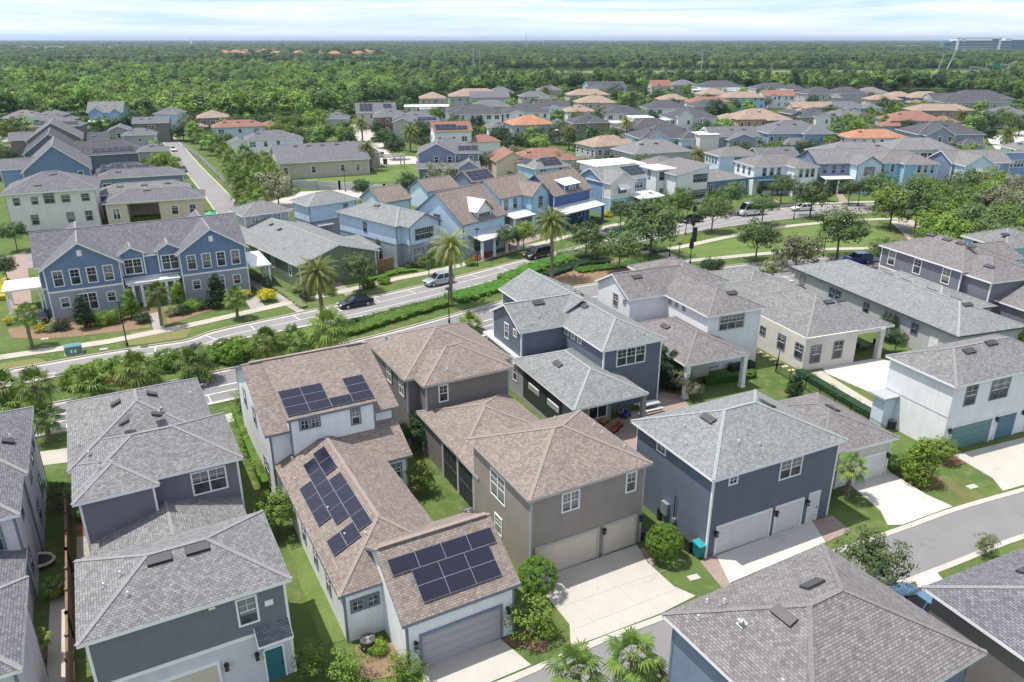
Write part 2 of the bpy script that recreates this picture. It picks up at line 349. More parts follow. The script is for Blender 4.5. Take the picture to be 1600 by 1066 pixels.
def garage_mesh(w, h, door, trim):
    k = ('g', w, h, door, trim)
    if k in WC: return WC[k]
    d = MB(); nrow = 4 if h < 3 else 5
    for i in range(nrow):
        d.box(-w / 2, -.03, i * h / nrow + .02, w / 2, 0, (i + 1) * h / nrow - .02)
        nc = max(2, round(w / 1.2))
        for j in range(nc):
            d.box(-w / 2 + j * w / nc + .12, -.045, i * h / nrow + .12, -w / 2 + (j + 1) * w / nc - .12, -.028, (i + 1) * h / nrow - .12)
    d.box(-w / 2, -.012, 0, w / 2, 0.02, h)
    dm = d.mesh('garage_door', [door])
    f = MB(); t = .14
    f.box(-w / 2 - t, -.10, 0, -w / 2, .01, h + t); f.box(w / 2, -.10, 0, w / 2 + t, .01, h + t); f.box(-w / 2, -.102, h, w / 2, .01, h + t)
    fm = f.mesh('door_frame', [trim]); WC[k] = (dm, fm); return WC[k]
def door_mesh(w, h, door, trim):
    k = ('d', w, h, door, trim)
    if k in WC: return WC[k]
    d = MB(); d.box(-w / 2, -.03, 0, w / 2, .01, h)
    for i in range(3):
        for j in (0, 1): d.box(-w / 2 + .12 + j * w * .46, -.042, .2 + i * h * .3, -w / 2 + .04 + (j + 1) * w * .46, -.02, .2 + i * h * .3 + h * .22)
    d.box(w / 2 - .14, -.09, h * .45, w / 2 - .08, -.03, h * .45 + .14, 1)
    dm = d.mesh('door', [door, 'black_metal'])
    f = MB(); t = .10
    f.box(-w / 2 - t, -.06, 0, -w / 2, .01, h + t); f.box(w / 2, -.06, 0, w / 2 + t, .01, h + t); f.box(-w / 2, -.062, h, w / 2, .01, h + t)
    fm = f.mesh('door_frame', [trim]); WC[k] = (dm, fm); return WC[k]
def lamp_mesh():
    if 'lamp' in WC: return WC['lamp']
    f = MB(); f.box(-.05, -.04, .12, .05, .01, .42); f.beam((0, 0, .4), (0, -.2, .46), .03, .03); f.box(-.12, -.32, .36, .12, -.08, .42)
    f.box(-.09, -.29, .08, .09, -.11, .36, 1); f.box(-.11, -.31, .04, .11, -.09, .08)
    WC['lamp'] = f.mesh('wall_lamp', ['black_metal', 'glass']); return WC['lamp']
def vent_mesh(kind):
    k = 'v' + kind
    if k in WC: return WC[k]
    f = MB()
    if kind == 'slant':    # low slant-back attic vent, local x along eave, y up the slope, z normal
        f.v += [(-.62, -.28, 0), (.62, -.28, 0), (.62, .34, 0), (-.62, .34, 0), (-.58, -.26, .16), (.58, -.26, .16)]
        for q, mi in (((0, 1, 5, 4), 1), ((4, 5, 2, 3), 0), ((1, 2, 5), 0), ((0, 4, 3), 0)): f.f.append(q); f.m.append(mi); f.uv.append(None)
        me = f.mesh('roof_vent', ['vent_metal', 'dark_hole'])
    elif kind == 'box':
        f.box(-.3, -.3, 0, .3, .3, .06); f.box(-.26, -.36, .06, .26, .32, .2); f.beam((-.26, -.38, .13), (.26, -.38, .13), .05, .1, 1); me = f.mesh('roof_vent', ['vent_metal', 'dark_hole'])
    elif kind == 'panelvent':
        f.box(-.62, -.28, .02, .62, .28, .15); me = f.mesh('roof_vent', ['vent_metal'])
    elif kind == 'cowl':
        f.box(-.2, -.2, 0, .2, .2, .04); f.tube([(-.02, 0, .03), (-.02, 0, .16)], .12, 10); f.tube([(-.14, -.02, .22), (.14, -.02, .22)], .13, 12, cap=True); me = f.mesh('roof_vent', ['galvanised'])
    else:
        f.box(-.13, -.13, 0, .13, .13, .03, 1); f.tube([(0, 0, 0), (0, .06, .24)], .055, 8); me = f.mesh('vent_pipe', ['pipe_white', 'cap_gray'])
    WC[k] = me; return me
def solar_mesh(w, h):
    k = ('s', w, h)
    if k in WC: return WC[k]
    f = MB(); f.box(0, 0, .0, w, h, .04, 1); f.poly([(.015, .015, .042), (w - .015, .015, .042), (w - .015, h - .015, .042), (.015, h - .015, .042)], 0, [(0, 0), (w, 0), (w, h), (0, h)])
    WC[k] = f.mesh('solar_panel', ['solar', 'alu']); return WC[k]

class House:
    def __init__(s, name, label, loc, yaw, roof='roof_gray', wall='white', cat='house', trim='trim_white', fascia='trim_white', group=None, det=True):
        s.root = thing(name, label, cat, (loc[0], loc[1], 0), R(yaw), group)
        s.roof = roof; s.wall = wall; s.trim = trim; s.fascia = fascia; s.blocks = []; s.det = det
        s.W = {}; s.Rf = {}; s.F = MB(); s.Tr = []
    def block(s, x0, y0, x1, y1, ze, kind='hip', sl=.42, oh=.35, wall=None, roof=None, z0=0, two=None, th=.2, open_=False, lay=None, rake=None, trims=True):
        ze += ZO
        if z0: z0 += ZO
        b = dict(x0=x0, y0=y0, x1=x1, y1=y1, ze=ze, kind=kind, sl=sl, oh=oh); s.blocks.append(b)
        w, d = x1 - x0, y1 - y0; rf = roof or s.roof
        P = []     # (polygon, eave dir, up dir)
        if kind == 'hip':
            if w >= d:
                h = d / 2 * sl; r0 = (x0 + d / 2, y0 + d / 2, ze + h); r1 = (x1 - d / 2, y0 + d / 2, ze + h)
                P = [[(x0, y0, ze), (x1, y0, ze), r1, r0], [(x1, y1, ze), (x0, y1, ze), r0, r1], [(x0, y1, ze), (x0, y0, ze), r0], [(x1, y0, ze), (x1, y1, ze), r1]]
            else:
                h = w / 2 * sl; r0 = (x0 + w / 2, y0 + w / 2, ze + h); r1 = (x0 + w / 2, y1 - w / 2, ze + h)
                P = [[(x0, y1, ze), (x0, y0, ze), r0, r1], [(x1, y0, ze), (x1, y1, ze), r1, r0], [(x0, y0, ze), (x1, y0, ze), r0], [(x1, y1, ze), (x0, y1, ze), r1]]
        elif kind == 'gx':
            h = d / 2 * sl; ym = (y0 + y1) / 2
            P = [[(x0, y0, ze), (x1, y0, ze), (x1, ym, ze + h), (x0, ym, ze + h)], [(x1, y1, ze), (x0, y1, ze), (x0, ym, ze + h), (x1, ym, ze + h)]]
        elif kind == 'gy':
            h = w / 2 * sl; xm = (x0 + x1) / 2
            P = [[(x0, y1, ze), (x0, y0, ze), (xm, y0, ze + h), (xm, y1, ze + h)], [(x1, y0, ze), (x1, y1, ze), (xm, y1, ze + h), (xm, y0, ze + h)]]
        elif kind == 'shed': P = [[(x0, y0, ze), (x1, y0, ze), (x1, y1, ze + d * sl), (x0, y1, ze + d * sl)]]
        elif kind == 'shedx': P = [[(x0, y1, ze), (x0, y0, ze), (x1, y0, ze + w * sl), (x1, y1, ze + w * sl)]]
        elif kind == 'flat': P = [[(x0, y0, ze), (x1, y0, ze), (x1, y1, ze), (x0, y1, ze)]]
        M = s.Rf.setdefault(rf, MB())
        edges = {}
        for q in P:
            a, c = Vector(q[0]), Vector(q[1]); e = (c - a).normalized()
            nrm = e.cross(Vector(q[2]) - c).normalized(); up = nrm.cross(e)
            M.poly(q, 0, [(Vector(p).dot(e) + 100, Vector(p).dot(up) + 100) for p in q])
            for i in range(len(q)):
                k1, k2 = q[i], q[(i + 1) % len(q)]; edges.setdefault(frozenset((k1, k2)), []).append((k1, k2))
        dz = Vector((0, 0, th))
        F = s.F if rf not in ('metal_white', 'metal_gray') or kind != 'flat' else s.F
        for k, es in edges.items():
            k1, k2 = es[0]
            if len(es) == 1:
                F.poly([k1, tuple(Vector(k1) - dz), tuple(Vector(k2) - dz), k2])
            elif s.det:
                a, c = Vector(k1), Vector(k2)
                if abs((a - c).length) > .3: M.beam(a + Vector((0, 0, .0)), c + Vector((0, 0, .0)), .24, .03, 1)
        for q in P: F.poly([tuple(Vector(p) - dz) for p in reversed(q)])
        # walls under it
        if not open_:
            wm = wall or s.wall; X0, Y0, X1, Y1 = x0 + oh, y0 + oh, x1 - oh, y1 - oh; k9 = .09 if th < .3 else th / 2
            zt = ze + (sl * oh if kind != 'flat' else 0) - k9
            tops = {}
            if kind in ('hip', 'flat'): tops = dict(F=[zt], B=[zt], L=[zt], R=[zt])
            A = dict(F=((X0, Y0), (X1, Y0)), R=((X1, Y0), (X1, Y1)), B=((X1, Y1), (X0, Y1)), L=((X0, Y1), (X0, Y0)))
            def ztop(x, y):
                if kind in ('hip', 'flat'): return zt
                if kind == 'gx': return ze + sl * (min(y - y0, y1 - y)) - k9
                if kind == 'gy': return ze + sl * (min(x - x0, x1 - x)) - k9
                if kind == 'shed': return ze + sl * (y - y0) - k9
                if kind == 'shedx': return ze + sl * (x - x0) - k9
            for sd, (p, q) in A.items():
                layers = [(z0, None, wm)] if not two or z0 >= two[0] + ZO else [(z0, two[0] + ZO, two[1]), (two[0] + ZO, None, wm)]
                for (za, zb, mm) in layers:
                    WM = s.W.setdefault(mm, MB())
                    if zb is not None: pts = [(p[0], p[1], za), (q[0], q[1], za), (q[0], q[1], zb), (p[0], p[1], zb)]
                    else:
                        pts = [(p[0], p[1], za), (q[0], q[1], za), (q[0], q[1], ztop(*q))]
                        if kind == 'gx' and sd in 'LR' or kind == 'gy' and sd in 'FB':
                            mxx, myy = (p[0] + q[0]) / 2, (p[1] + q[1]) / 2; pts.append((mxx, myy, ztop(mxx, myy)))
                        pts.append((p[0], p[1], ztop(*p)))
                    WM.poly(pts)
            if two and z0 < two[0] + ZO:
                zb = two[0] + ZO
                for (p, q, dx, dy) in (((X0, Y0), (X1, Y0), 0, -.03), ((X0, Y0), (X0, Y1), -.03, 0), ((X1, Y0), (X1, Y1), .03, 0)):
                    T = MB(); s.Tr.append(('trim_band', T)); T.beam((p[0] + dx * .5, p[1] + dy * .5, zb), (q[0] + dx * .5, q[1] + dy * .5, zb), .05 if dx == 0 else .05, .22)
            if trims and s.det:
                for (cx, cy) in ((X0, Y0), (X1, Y0), (X0, Y1), (X1, Y1)):
                    T = MB(); s.Tr.append(('corner_trim', T)); T.box(cx - (.03 if cx == X0 else .11), cy - (.03 if cy == Y0 else .11), z0, cx + (.11 if cx == X0 else .03), cy + (.11 if cy == Y0 else .03), ztop(cx, cy) - .02)
        return s
    def put(s, name, side, plane, u, z, me, child=None, cname=None, label=None):
        z = max(0.0, z + ZO)
        rot = {'F': 0, 'R': math.pi / 2, 'B': math.pi, 'L': -math.pi / 2}[side]
        loc = {'F': (u, plane - .005, z), 'B': (u, plane + .005, z), 'L': (plane - .005, u, z), 'R': (plane + .005, u, z)}[side]
        o = link(name, me, s.root, loc, (0, 0, rot))
        if child: link(cname, child, o)
        if label: o['label'] = label
        return o
    def win(s, side, plane, u, z, w, h, n=1, trim=None, det=True):
        f, p = window_mesh(round(w, 1), round(h, 1), n, trim or s.trim, det and s.det)
        s.put('window', side, plane, u, z, f, p, 'pane'); return s
    def wins(s, side, plane, us, z, w, h, n=1, trim=None):
        for u in us: s.win(side, plane, u, z, w, h, n, trim)
        return s
    def garage(s, side, plane, u, w, h=2.45, door='door_white', trim=None):
        d, f = garage_mesh(round(w, 1), h, door, trim or s.trim); s.put('garage_door', side, plane, u, -ZO, d, f, 'door_frame'); return s
    def door(s, side, plane, u, z=-ZO, w=.95, h=2.2, door='door_white', trim=None):
        d, f = door_mesh(w, h, door, trim or s.trim); s.put('door', side, plane, u, z, d, f, 'door_frame'); return s
    def lamps(s, side, plane, us, z=1.1):
        for u in us: s.put('wall_lamp', side, plane, u, z, lamp_mesh())
        return s
    def on_roof(s, bi, side, name, me, u, v, spin=0):
        b = s.blocks[bi]; sl = b['sl']; c = 1 / math.sqrt(1 + sl * sl)
        # u: coordinate along the eave, v: distance up the slope
        if side == 'F': p = (u, b['y0'] + v * c, b['ze'] + v * c * sl); yaw = 0
        elif side == 'B': p = (u, b['y1'] - v * c, b['ze'] + v * c * sl); yaw = math.pi
        elif side == 'L': p = (b['x0'] + v * c, u, b['ze'] + v * c * sl); yaw = -math.pi / 2
        else: p = (b['x1'] - v * c, u, b['ze'] + v * c * sl); yaw = math.pi / 2
        M = Matrix.Translation(p) @ Matrix.Rotation(yaw, 4, 'Z') @ Matrix.Rotation(math.atan(sl), 4, 'X') @ Matrix.Rotation(spin, 4, 'Z') @ Matrix.Translation((0, 0, .012 if name != 'solar_panel' else .09))
        o = link(name, me, s.root); o.matrix_local = M; return o
    def vent(s, bi, side, u, v, kind='slant', spin=0): s.on_roof(bi, side, 'vent_pipe' if kind == 'pipe' else 'roof_vent', vent_mesh(kind), u, v, spin); return s
    def pipes(s, bi, side, pts):
        for u, v in pts: s.vent(bi, side, u, v, 'pipe')
        return s
    def solar(s, bi, side, cells, w=1.65, h=1.0):
        for u, v in cells: s.on_roof(bi, side, 'solar_panel', solar_mesh(w - .0, h - .0), u, v)
        return s
    def extra(s, name, mb, mats, label=None):
        o = mb.build(name, mats, s.root)
        if label: o['label'] = label
        return o
    def column(s, x, y, zt, r=.14, z0=0, m='trim_white'):
        f = MB(); f.box(x - r, y - r, z0, x + r, y + r, zt + ZO); f.box(x - r - .05, y - r - .05, z0, x + r + .05, y + r + .05, z0 + .2)
        f.build('column', m, s.root); return s
    def done(s):
        RZ = s.root.rotation_euler.z; c, si = math.cos(RZ), math.sin(RZ); o = s.root.location
        for b in s.blocks: FOOT.append((o.x, o.y, c, si, b['x0'], b['y0'], b['x1'], b['y1']))
        for m, mb in s.W.items(): mb.build('wall', m, s.root)
        for m, mb in s.Rf.items(): mb.build('roof', [m, CAP[m]], s.root)
        if s.F.f: s.F.build('fascia', s.fascia, s.root)
        for nm, T in s.Tr: T.build(nm, s.trim, s.root)
        return s.root
def autowin(h, bi, rows=((3.7, 1.4), (.5, 1.5)), sides='FL', sp=3.2, w=1.0, trim=None, seed=0, n=1):
    b = h.blocks[bi]; oh = b['oh']; rnd = random.Random(seed + bi)
    for sd in sides:
        if sd in 'FB': a, c = b['x0'] + oh, b['x1'] - oh; pl = b['y0'] + oh if sd == 'F' else b['y1'] - oh
        else: a, c = b['y0'] + oh, b['y1'] - oh; pl = b['x0'] + oh if sd == 'L' else b['x1'] - oh
        k = max(1, int((c - a) / sp))
        for (z, hh) in rows:
            if z + hh > b['ze'] - .3: continue
            for i in range(k):
                if rnd.random() < .15: continue
                nn = 2 if rnd.random() < .3 else n
                h.win(sd, pl, a + (i + .5) * (c - a) / k + rnd.uniform(-.3, .3), z, w * (1.7 if nn == 2 else 1), hh, nn, trim, det=False)
# ------------------------------------------------------------------ near houses, our side of the boulevard
F2 = (-20.86, 28.47); Y2 = 28.6
# gray shingled house on the left
h = House('gray_house', 'gray two-storey house with teal side door, left of the house with solar panels', F2, Y2, 'roof_gray', 'lap_gray')
LW = 'lilac_white'
h.block(0, 0, 10.27, 7.3, 6, two=(2.88, LW)).block(-.05, 14.5, 10.4, 22.3, 6).block(-.33, 18.2, 9.5, 30.2, 6).block(-.1, 13.6, 4.95, 19, 6, sl=.40).block(.4, 6.6, 9.85, 16.2, 2.75, 'gy', sl=.27, wall=LW)
h.win('F', .35, 7.85, 3.8, .95, 1.65, 1).win('F', 14.85, 8.05, 3.85, 2.1, 1.6, 2).garage('F', .35, 3.5, 4.8, door='door_beige').door('F', .35, 8.85, door='door_teal').lamps('F', .35, (6.35, 7.95), 1.3)
v_ = MB(); v_.box(-.22, -.04, 0, .22, 0, .34); h.put('wall_vent', 'F', .35, 8.97, 4.5, v_.mesh('wall_vent', ['trim_white'])); v_ = MB(); v_.box(-.16, -.12, 0, .16, 0, .14); h.put('wall_vent', 'F', .35, 6.15, 5.45, v_.mesh('wall_vent', ['trim_white']))
aw = MB(); z = ZO; P_ = [(8.0, -.62, 2.75 + z), (9.85, -.62, 2.75 + z), (9.85, .33, 3.35 + z), (8.0, .33, 3.35 + z)]
aw.poly(P_, 0, [(0, 0), (1.85, 0), (1.85, 1.1), (0, 1.1)]); aw.poly([(p[0], p[1], p[2] - .1) for p in reversed(P_)], 1)
aw.beam((8.0, -.63, 2.7 + z), (9.85, -.63, 2.7 + z), .04, .14, 1); aw.beam((8, -.62, 2.7 + z), (8, .33, 3.3 + z), .04, .14, 1); aw.beam((9.85, -.62, 2.7 + z), (9.85, .33, 3.3 + z), .04, .14, 1)
h.extra('door_awning', aw, ['roof_slate', 'trim_white'])
dg = MB()      # house number, stacked digits 8 7 2
SEG = {'8': 'abcdefg', '7': 'abc', '2': 'abged'}
for i, ch in enumerate('872'):
    X, Z0 = 8.24, 1.62 - i * .27
    dg = MB(); q = dict(a=(0, .18, .1, .2), g=(0, .09, .1, .11), d=(0, 0, .1, .02), b=(.08, .1, .1, .2), c=(.08, 0, .1, .1), e=(0, 0, .02, .1), f=(0, .1, .02, .2))
    for sname in SEG[ch]:
        a_, b_, c_, d_ = q[sname]; dg.box(X + a_, .31, Z0 + z + b_, X + c_, .34, Z0 + z + d_)
    h.extra('house_number_digit', dg, ['black_metal'])

h.vent(0, 'F', 4.2, 3.45, 'slant').vent(0, 'F', 6.1, 3.45, 'slant').pipes(0, 'F', [(2.5, 1.9)]).pipes(0, 'L', [(3.2, 1.6), (3.3, 2.5)])
h.vent(2, 'L', 24.4, 3.9, 'box').vent(2, 'L', 20.4, 4.3, 'box').vent(2, 'R', 24.6, 4.2, 'box').vent(2, 'R', 20.7, 4.2, 'box').vent(2, 'R', 21.6, 3.8, 'cowl').pipes(2, 'L', [(24, 1.4), (21, .9), (18.8, 1.6)]).pipes(2, 'R', [(26, 1.1)]).pipes(1, 'L', [(17.0, 1.9), (16.2, 1.9)])
h.done()
# house at the left edge
h = House('gray_house', 'two-storey house with lilac stucco side wall, cut by the left edge of the picture', F2, Y2, 'roof_slate', 'lilac_white', trim='trim_slate')
h.block(-12.9, 19.3, -2.65, 30.6, 6).block(-13, 14.0, -2.9, 24, 6).block(-12.6, 6.2, -3.1, 14.6, 3.2, 'gy', sl=.3).block(-12.4, -.4, -2.2, 7.05, 6)
h.win('R', -3.0, 25.6, 3.7, 1, 1.5).win('R', -3.0, 22.6, 3.7, 1, 1.5).win('R', -3.0, 28.0, 3.7, 1, 1.5).win('R', -3.0, 22.3, .6, 1, 1.5).win('R', -3.0, 26.3, .6, 1, 1.5).win('R', -3.25, 17.4, 3.9, .8, 1.3).win('R', -3.25, 15.6, .7, .8, 1.7).win('F', 14.35, -4.8, 3.7, 1.3, 1.6, 1)
h.pipes(0, 'R', [(24.5, 1.3)]).vent(0, 'R', 23.6, 1.4, 'box').done()
# the house with solar panels
h = House('solar_panel_house', 'white house with brown roofs and three arrays of solar panels', (-5.99, 32.85), 28.6, 'roof_brown', 'lap_whiteblue', trim='trim_slate', fascia='trim_slate')
WB = 'lap_white'
h.block(0, 0, 7.45, 8.2, 3.2, 'gx', sl=.585, wall=WB, oh=.32).block(-2.35, 4.0, 5.35, 23.2, 3.2, 'hip', sl=.5, wall=WB).block(-2.8, 20.1, 7.6, 34.3, 6, 'gx', sl=.42, wall=WB, oh=.4).block(-1.2, 19.72, 5.75, 27.2, 7.05, 'shed', sl=.262, oh=.2, wall=WB, z0=3.5).block(2.2, 17.05, 7.4, 20.55, 3.2, 'shed', sl=.5, wall=WB)
h.garage('F', .32, 3.7, 4.95, 2.4, 'door_gray').lamps('F', .32, (.8, 6.65), 1.2).win('F', 4.35, -1.2, 1.6, .55, .6, 1).win('F', 4.35, -.25, 1.6, .55, .6, 1)
fr_ = MB(); fr_.box(-1.65, 4.333, 2.0, .15, 4.345, 3.0); h.extra('window_surround', fr_, ['trim_slate'])
h.win('F', 19.92, .1, 6.0, .55, .65, 1).win('F', 19.92, .9, 6.0, .55, .65, 1).win('F', 19.92, 4.0, 5.45, .6, 1.25, 1).win('F', 17.4, 6.1, 1.3, .8, 1.2, 1)
for y_ in (13.8, 10.8, 7.8): h.win('L', -2.0, y_, .6, .7, 1.5, 1)
for y_ in (30.5, 26.5): h.win('L', -2.4, y_, 3.9, .9, 1.5, 1)
h.win('L', -2.4, 23.6, .4, 1.6, 1.8, 2)
h.solar(0, 'F', [(.45 + 1.66 * i, 2.85) for i in range(4)] + [(1.55 + 1.66 * i, 1.83 - 1.01 * j) for i in range(3) for j in range(2)], 1.65, 1.0)
h.solar(3, 'F', [(-1.0 + 1.66 * i, .35 + 1.01 * j) for i in range(2) for j in range(3)] + [(2.34, .35)] + [(4.0, .35 + 1.01 * j) for j in range(3)], 1.65, 1.0)
def sl_(y, x): return (y, (x + 2.35) * math.sqrt(1.25))
# left slope of the long wing: u grows towards the camera side
pan = [(18.4 - 1.66 * i, .20) for i in range(2)] + [(14.3 - 1.66 * i, .20) for i in range(4)] + [(17.9 - 1.66 * i, -.70) for i in range(5)] + [(15.6 - 1.66 * i, -1.60) for i in range(3)] + [(8.8, -1.6), (8.8, -.7)]
for (y_, x_) in pan:
    h.on_roof(1, 'L', 'solar_panel', solar_mesh(1.64, .99), y_, (x_ + 2.35) * math.sqrt(1.25))
h.pipes(1, 'L', [(19.6, 1.4), (17.0, .9), (11.6, 1.9), (8.2, 2.0), (7.0, 3.1)]).pipes(2, 'F', [(3.2, 3.0)])
rl = MB()
for (x0_, x1_) in ((.2, 7.2),): rl.beam((x0_, 4.1, 6.28), (x1_, 4.1, 6.28), .3, .08)
rl.beam((-2.2, 27.2, 9.66), (7.1, 27.2, 9.66), .3, .08); h.extra('ridge_vent', rl, ['cap_brown'])
h.done()
# brown house
h = House('brown_house', 'brown-roofed house with tan garage doors between the solar and navy buildings', (1.07, 40.81), 28.3, 'roof_brown', 'lap_taupe', trim='trim_gray', fascia='trim_tan')
h.block(0, 0, 9.75, 9.1, 6, wall='lap_brown').block(-.4, 20.9, 10.1, 31.5, 6).block(.55, 18.95, 9.2, 26.5, 6).block(.27, 11.2, 8.9, 20.2, 3.2, sl=.36).block(.27, 8.0, 4.6, 13.4, 3.2, 'shedx', sl=.33, open_=True)
h.win('F', .35, 3.35, 4.1, 1.25, 1.3, 2, 'trim_white').win('F', .35, 8.25, 4.05, .65, 1.4, 1, 'trim_white').win('L', .35, 4.95, 3.2, 2.0, 1.9, 2, 'trim_white').win('L', .35, 4.9, .4, .9, 1.3, 1, 'trim_white')
h.garage('F', .35, 3.2, 4.85, 2.4, 'door_beige', 'trim_tan').garage('F', .35, 7.5, 2.6, 2.4, 'door_beige', 'trim_tan').lamps('F', .35, (6.1, 9.25), 1.3)
h.win('F', 19.3, 2.5, 4.1, .65, 1.4, 1, 'trim_white').win('L', -.05, 25.8, 3.9, 1.0, 1.5, 2, 'trim_white').win('L', -.05, 22.6, 3.9, 1.0, 1.5, 2, 'trim_white')
sh = MB()
for y_ in (25.8, 22.6):
    for d_ in (-.78, .78): sh.box(-.1, y_ + d_ - .17, 4.5, -.05, y_ + d_ + .17, 6.0)
h.extra('shutter', sh, ['trim_dark'])
sc = MB(); sc.box(.55, 9.0, .1, .6, 15.0, 3.3, 0)
for y_ in (9.3, 12.15, 15.1): sc.box(.48, y_ - .13, 0, .66, y_ + .13, 3.6, 1)
for y_ in (10.2, 11.2, 13.1, 14.1): sc.box(.52, y_ - .03, .1, .62, y_ + .03, 3.3, 2)
sc.box(.52, 9, 1.6, .61, 15, 1.66, 2); h.extra('porch_screen', sc, ['screen', 'trim_tan', 'trim_dark'])
h.pipes(0, 'R', [(5.6, 1.2), (4.2, 1.5), (2.1, 1.0)]).pipes(0, 'B', [(6.6, 1.5)]).pipes(2, 'F', [(3.2, 1.2)]).vent(1, 'L', 29.2, 1.6, 'cowl').pipes(3, 'F', [(1.4, 1.2)]).pipes(3, 'B', [(6.4, .3)])
h.done()
# navy garage building
h = House('navy_garage_house', 'navy two-storey garage building with light gray hip roof, small palm at its right corner', (13.26, 43.18), 26.3, 'roof_light', 'lap_navy')
h.block(0, 0, 12.4, 9.5, 6, oh=.38)
h.win('F', .38, 2.1, 5.0, .55, .5, 1).win('F', .38, 7.4, 4.1, 1.85, 1.45, 2).win('L', .38, 6.05, 4.95, .9, .7, 1).garage('F', .38, 3.6, 4.8, 2.3).garage('F', .38, 7.85, 2.45, 2.3).door('F', .38, 10.3, w=.95, h=2.5).lamps('F', .38, (1.0, 6.5, 9.55), 1.1)
h.vent(0, 'L', 4.9, 3.75, 'panelvent').vent(0, 'R', 4.9, 3.6, 'panelvent').pipes(0, 'L', [(5.6, 2.1), (4.1, 1.0)]).pipes(0, 'F', [(3.8, 2.2), (5.2, 1.6)])
eb = MB(); eb.box(.12, 4.6, .9, .37, 5.3, 1.9, 0); eb.box(.2, 5.4, .0, .36, 5.75, .9, 1); eb.tube([(.25, 3.9, 0), (.25, 3.9, 3.1)], .04, 6, 1); eb.box(.15, 3.7, .9, .37, 4.0, 1.2, 0)
h.extra('meter_box', eb, ['galvanised', 'black_metal']); h.done()
# navy house with green lower wall behind
h = House('navy_house', 'navy house with dark green lower wall behind the brown house', (8.45, 65.6), 25.6, 'roof_light', 'lap_navy')
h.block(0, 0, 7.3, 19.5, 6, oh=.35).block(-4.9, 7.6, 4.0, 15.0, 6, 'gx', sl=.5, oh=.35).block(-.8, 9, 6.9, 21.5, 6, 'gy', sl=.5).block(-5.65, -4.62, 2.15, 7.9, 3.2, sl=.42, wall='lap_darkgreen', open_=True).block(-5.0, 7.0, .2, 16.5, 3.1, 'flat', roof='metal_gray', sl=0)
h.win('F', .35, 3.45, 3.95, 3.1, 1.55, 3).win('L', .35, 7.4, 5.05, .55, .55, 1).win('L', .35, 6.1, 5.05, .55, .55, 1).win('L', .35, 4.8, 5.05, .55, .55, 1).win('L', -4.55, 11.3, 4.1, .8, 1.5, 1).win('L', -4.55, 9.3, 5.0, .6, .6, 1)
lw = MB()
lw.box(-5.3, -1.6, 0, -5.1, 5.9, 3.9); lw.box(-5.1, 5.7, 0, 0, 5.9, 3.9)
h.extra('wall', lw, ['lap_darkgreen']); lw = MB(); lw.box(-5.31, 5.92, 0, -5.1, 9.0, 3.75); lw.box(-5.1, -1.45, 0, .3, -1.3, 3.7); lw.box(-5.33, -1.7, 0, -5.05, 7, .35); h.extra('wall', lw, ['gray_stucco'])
for y_ in (3.6, -.3):
    sw = MB(); sw.box(-5.36, y_ - 1.05, 1.6 + .3, -5.29, y_ + 1.05, 2.2 + .3, 0); sw.box(-5.375, y_ - .95, 1.68 + .3, -5.35, y_ + .95, 2.12 + .3, 1); h.extra('slot_window', sw, ['trim_white', 'door_gray'])
h.win('L', -5.31, 7.7, .9, .8, 1.6, 1)
h.column(1.85, -4.3, 3.0, .2, m='gray_stucco').column(-5.3, -4.3, 3.0, .2, m='gray_stucco')
h.win('B', -1.46, .8, .2, .1, .1, 1) if 0 else None
h.win('F', -1.46, -1.2, 0, 1.9, 2.3, 2)
h.vent(1, 'F', -1.2, 3.5, 'panelvent').vent(0, 'L', 8.6, 3.3, 'panelvent').vent(3, 'L', 2.6, 2.6, 'panelvent').pipes(0, 'L', [(10, 1.9)]).pipes(1, 'F', [(-2, 1.6), (-3.2, .8)]).pipes(0, 'F', [(5.2, 1.1)]).vent(0, 'R', 13.5, 2.2, 'panelvent')
h.done()
# white-blue house behind
h = House('white_house', 'white stucco house with taupe roof and open patio behind the navy garage', (20.52, 74.99), 23, 'roof_taupe', 'pale_blue')
h.block(0, 0, 7.7, 17.5, 6, oh=.4, wall='white').block(-4.75, 8.0, 4.5, 15.9, 6, 'gx', sl=.5, oh=.35, wall='white').block(2.2, 9.5, 10.2, 20, 6, sl=.42, wall='white').block(-5.7, -4.55, 2.2, 7.9, 3.2, sl=.42, open_=True)
h.win('F', .4, 3.5, 4.05, 3.1, 1.5, 3, 'trim_gray')
for y_ in (7.5, 6.2, 4.8): h.win('L', .4, y_, 5.1, .42, .5, 1, 'trim_gray')
h.win('L', -4.4, 11.4, 4.2, .9, 1.4, 1, 'trim_gray').win('L', -4.4, 9.4, 5.0, .45, .5, 1, 'trim_gray')
lw = MB(); lw.box(-5.35, -.5, 0, -5.15, 7.9, 3.7); lw.box(-5.15, -.5, 0, .4, -.3, 3.7); h.extra('wall', lw, ['sand'])
h.win('F', -.52, -3.9, -.5, 2.0, 2.3, 2, 'trim_white').win('F', .38, 1.4, .3, 1.0, 1.4, 1, 'trim_white').win('L', -5.36, .6, 0, .9, 2.1, 1)
h.column(-5.2, -4.2, 3.0, .24, m='white').column(1.8, -4.2, 3.0, .24, m='white')
h.vent(0, 'F', 5.0, 2.9, 'panelvent').vent(1, 'F', -2.0, 3.3, 'panelvent').vent(3, 'L', 3.0, 2.8, 'panelvent').pipes(0, 'L', [(8, 2)]).pipes(1, 'F', [(-1.6, 1.1)]).pipes(0, 'F', [(5.6, .9)])
h.done()
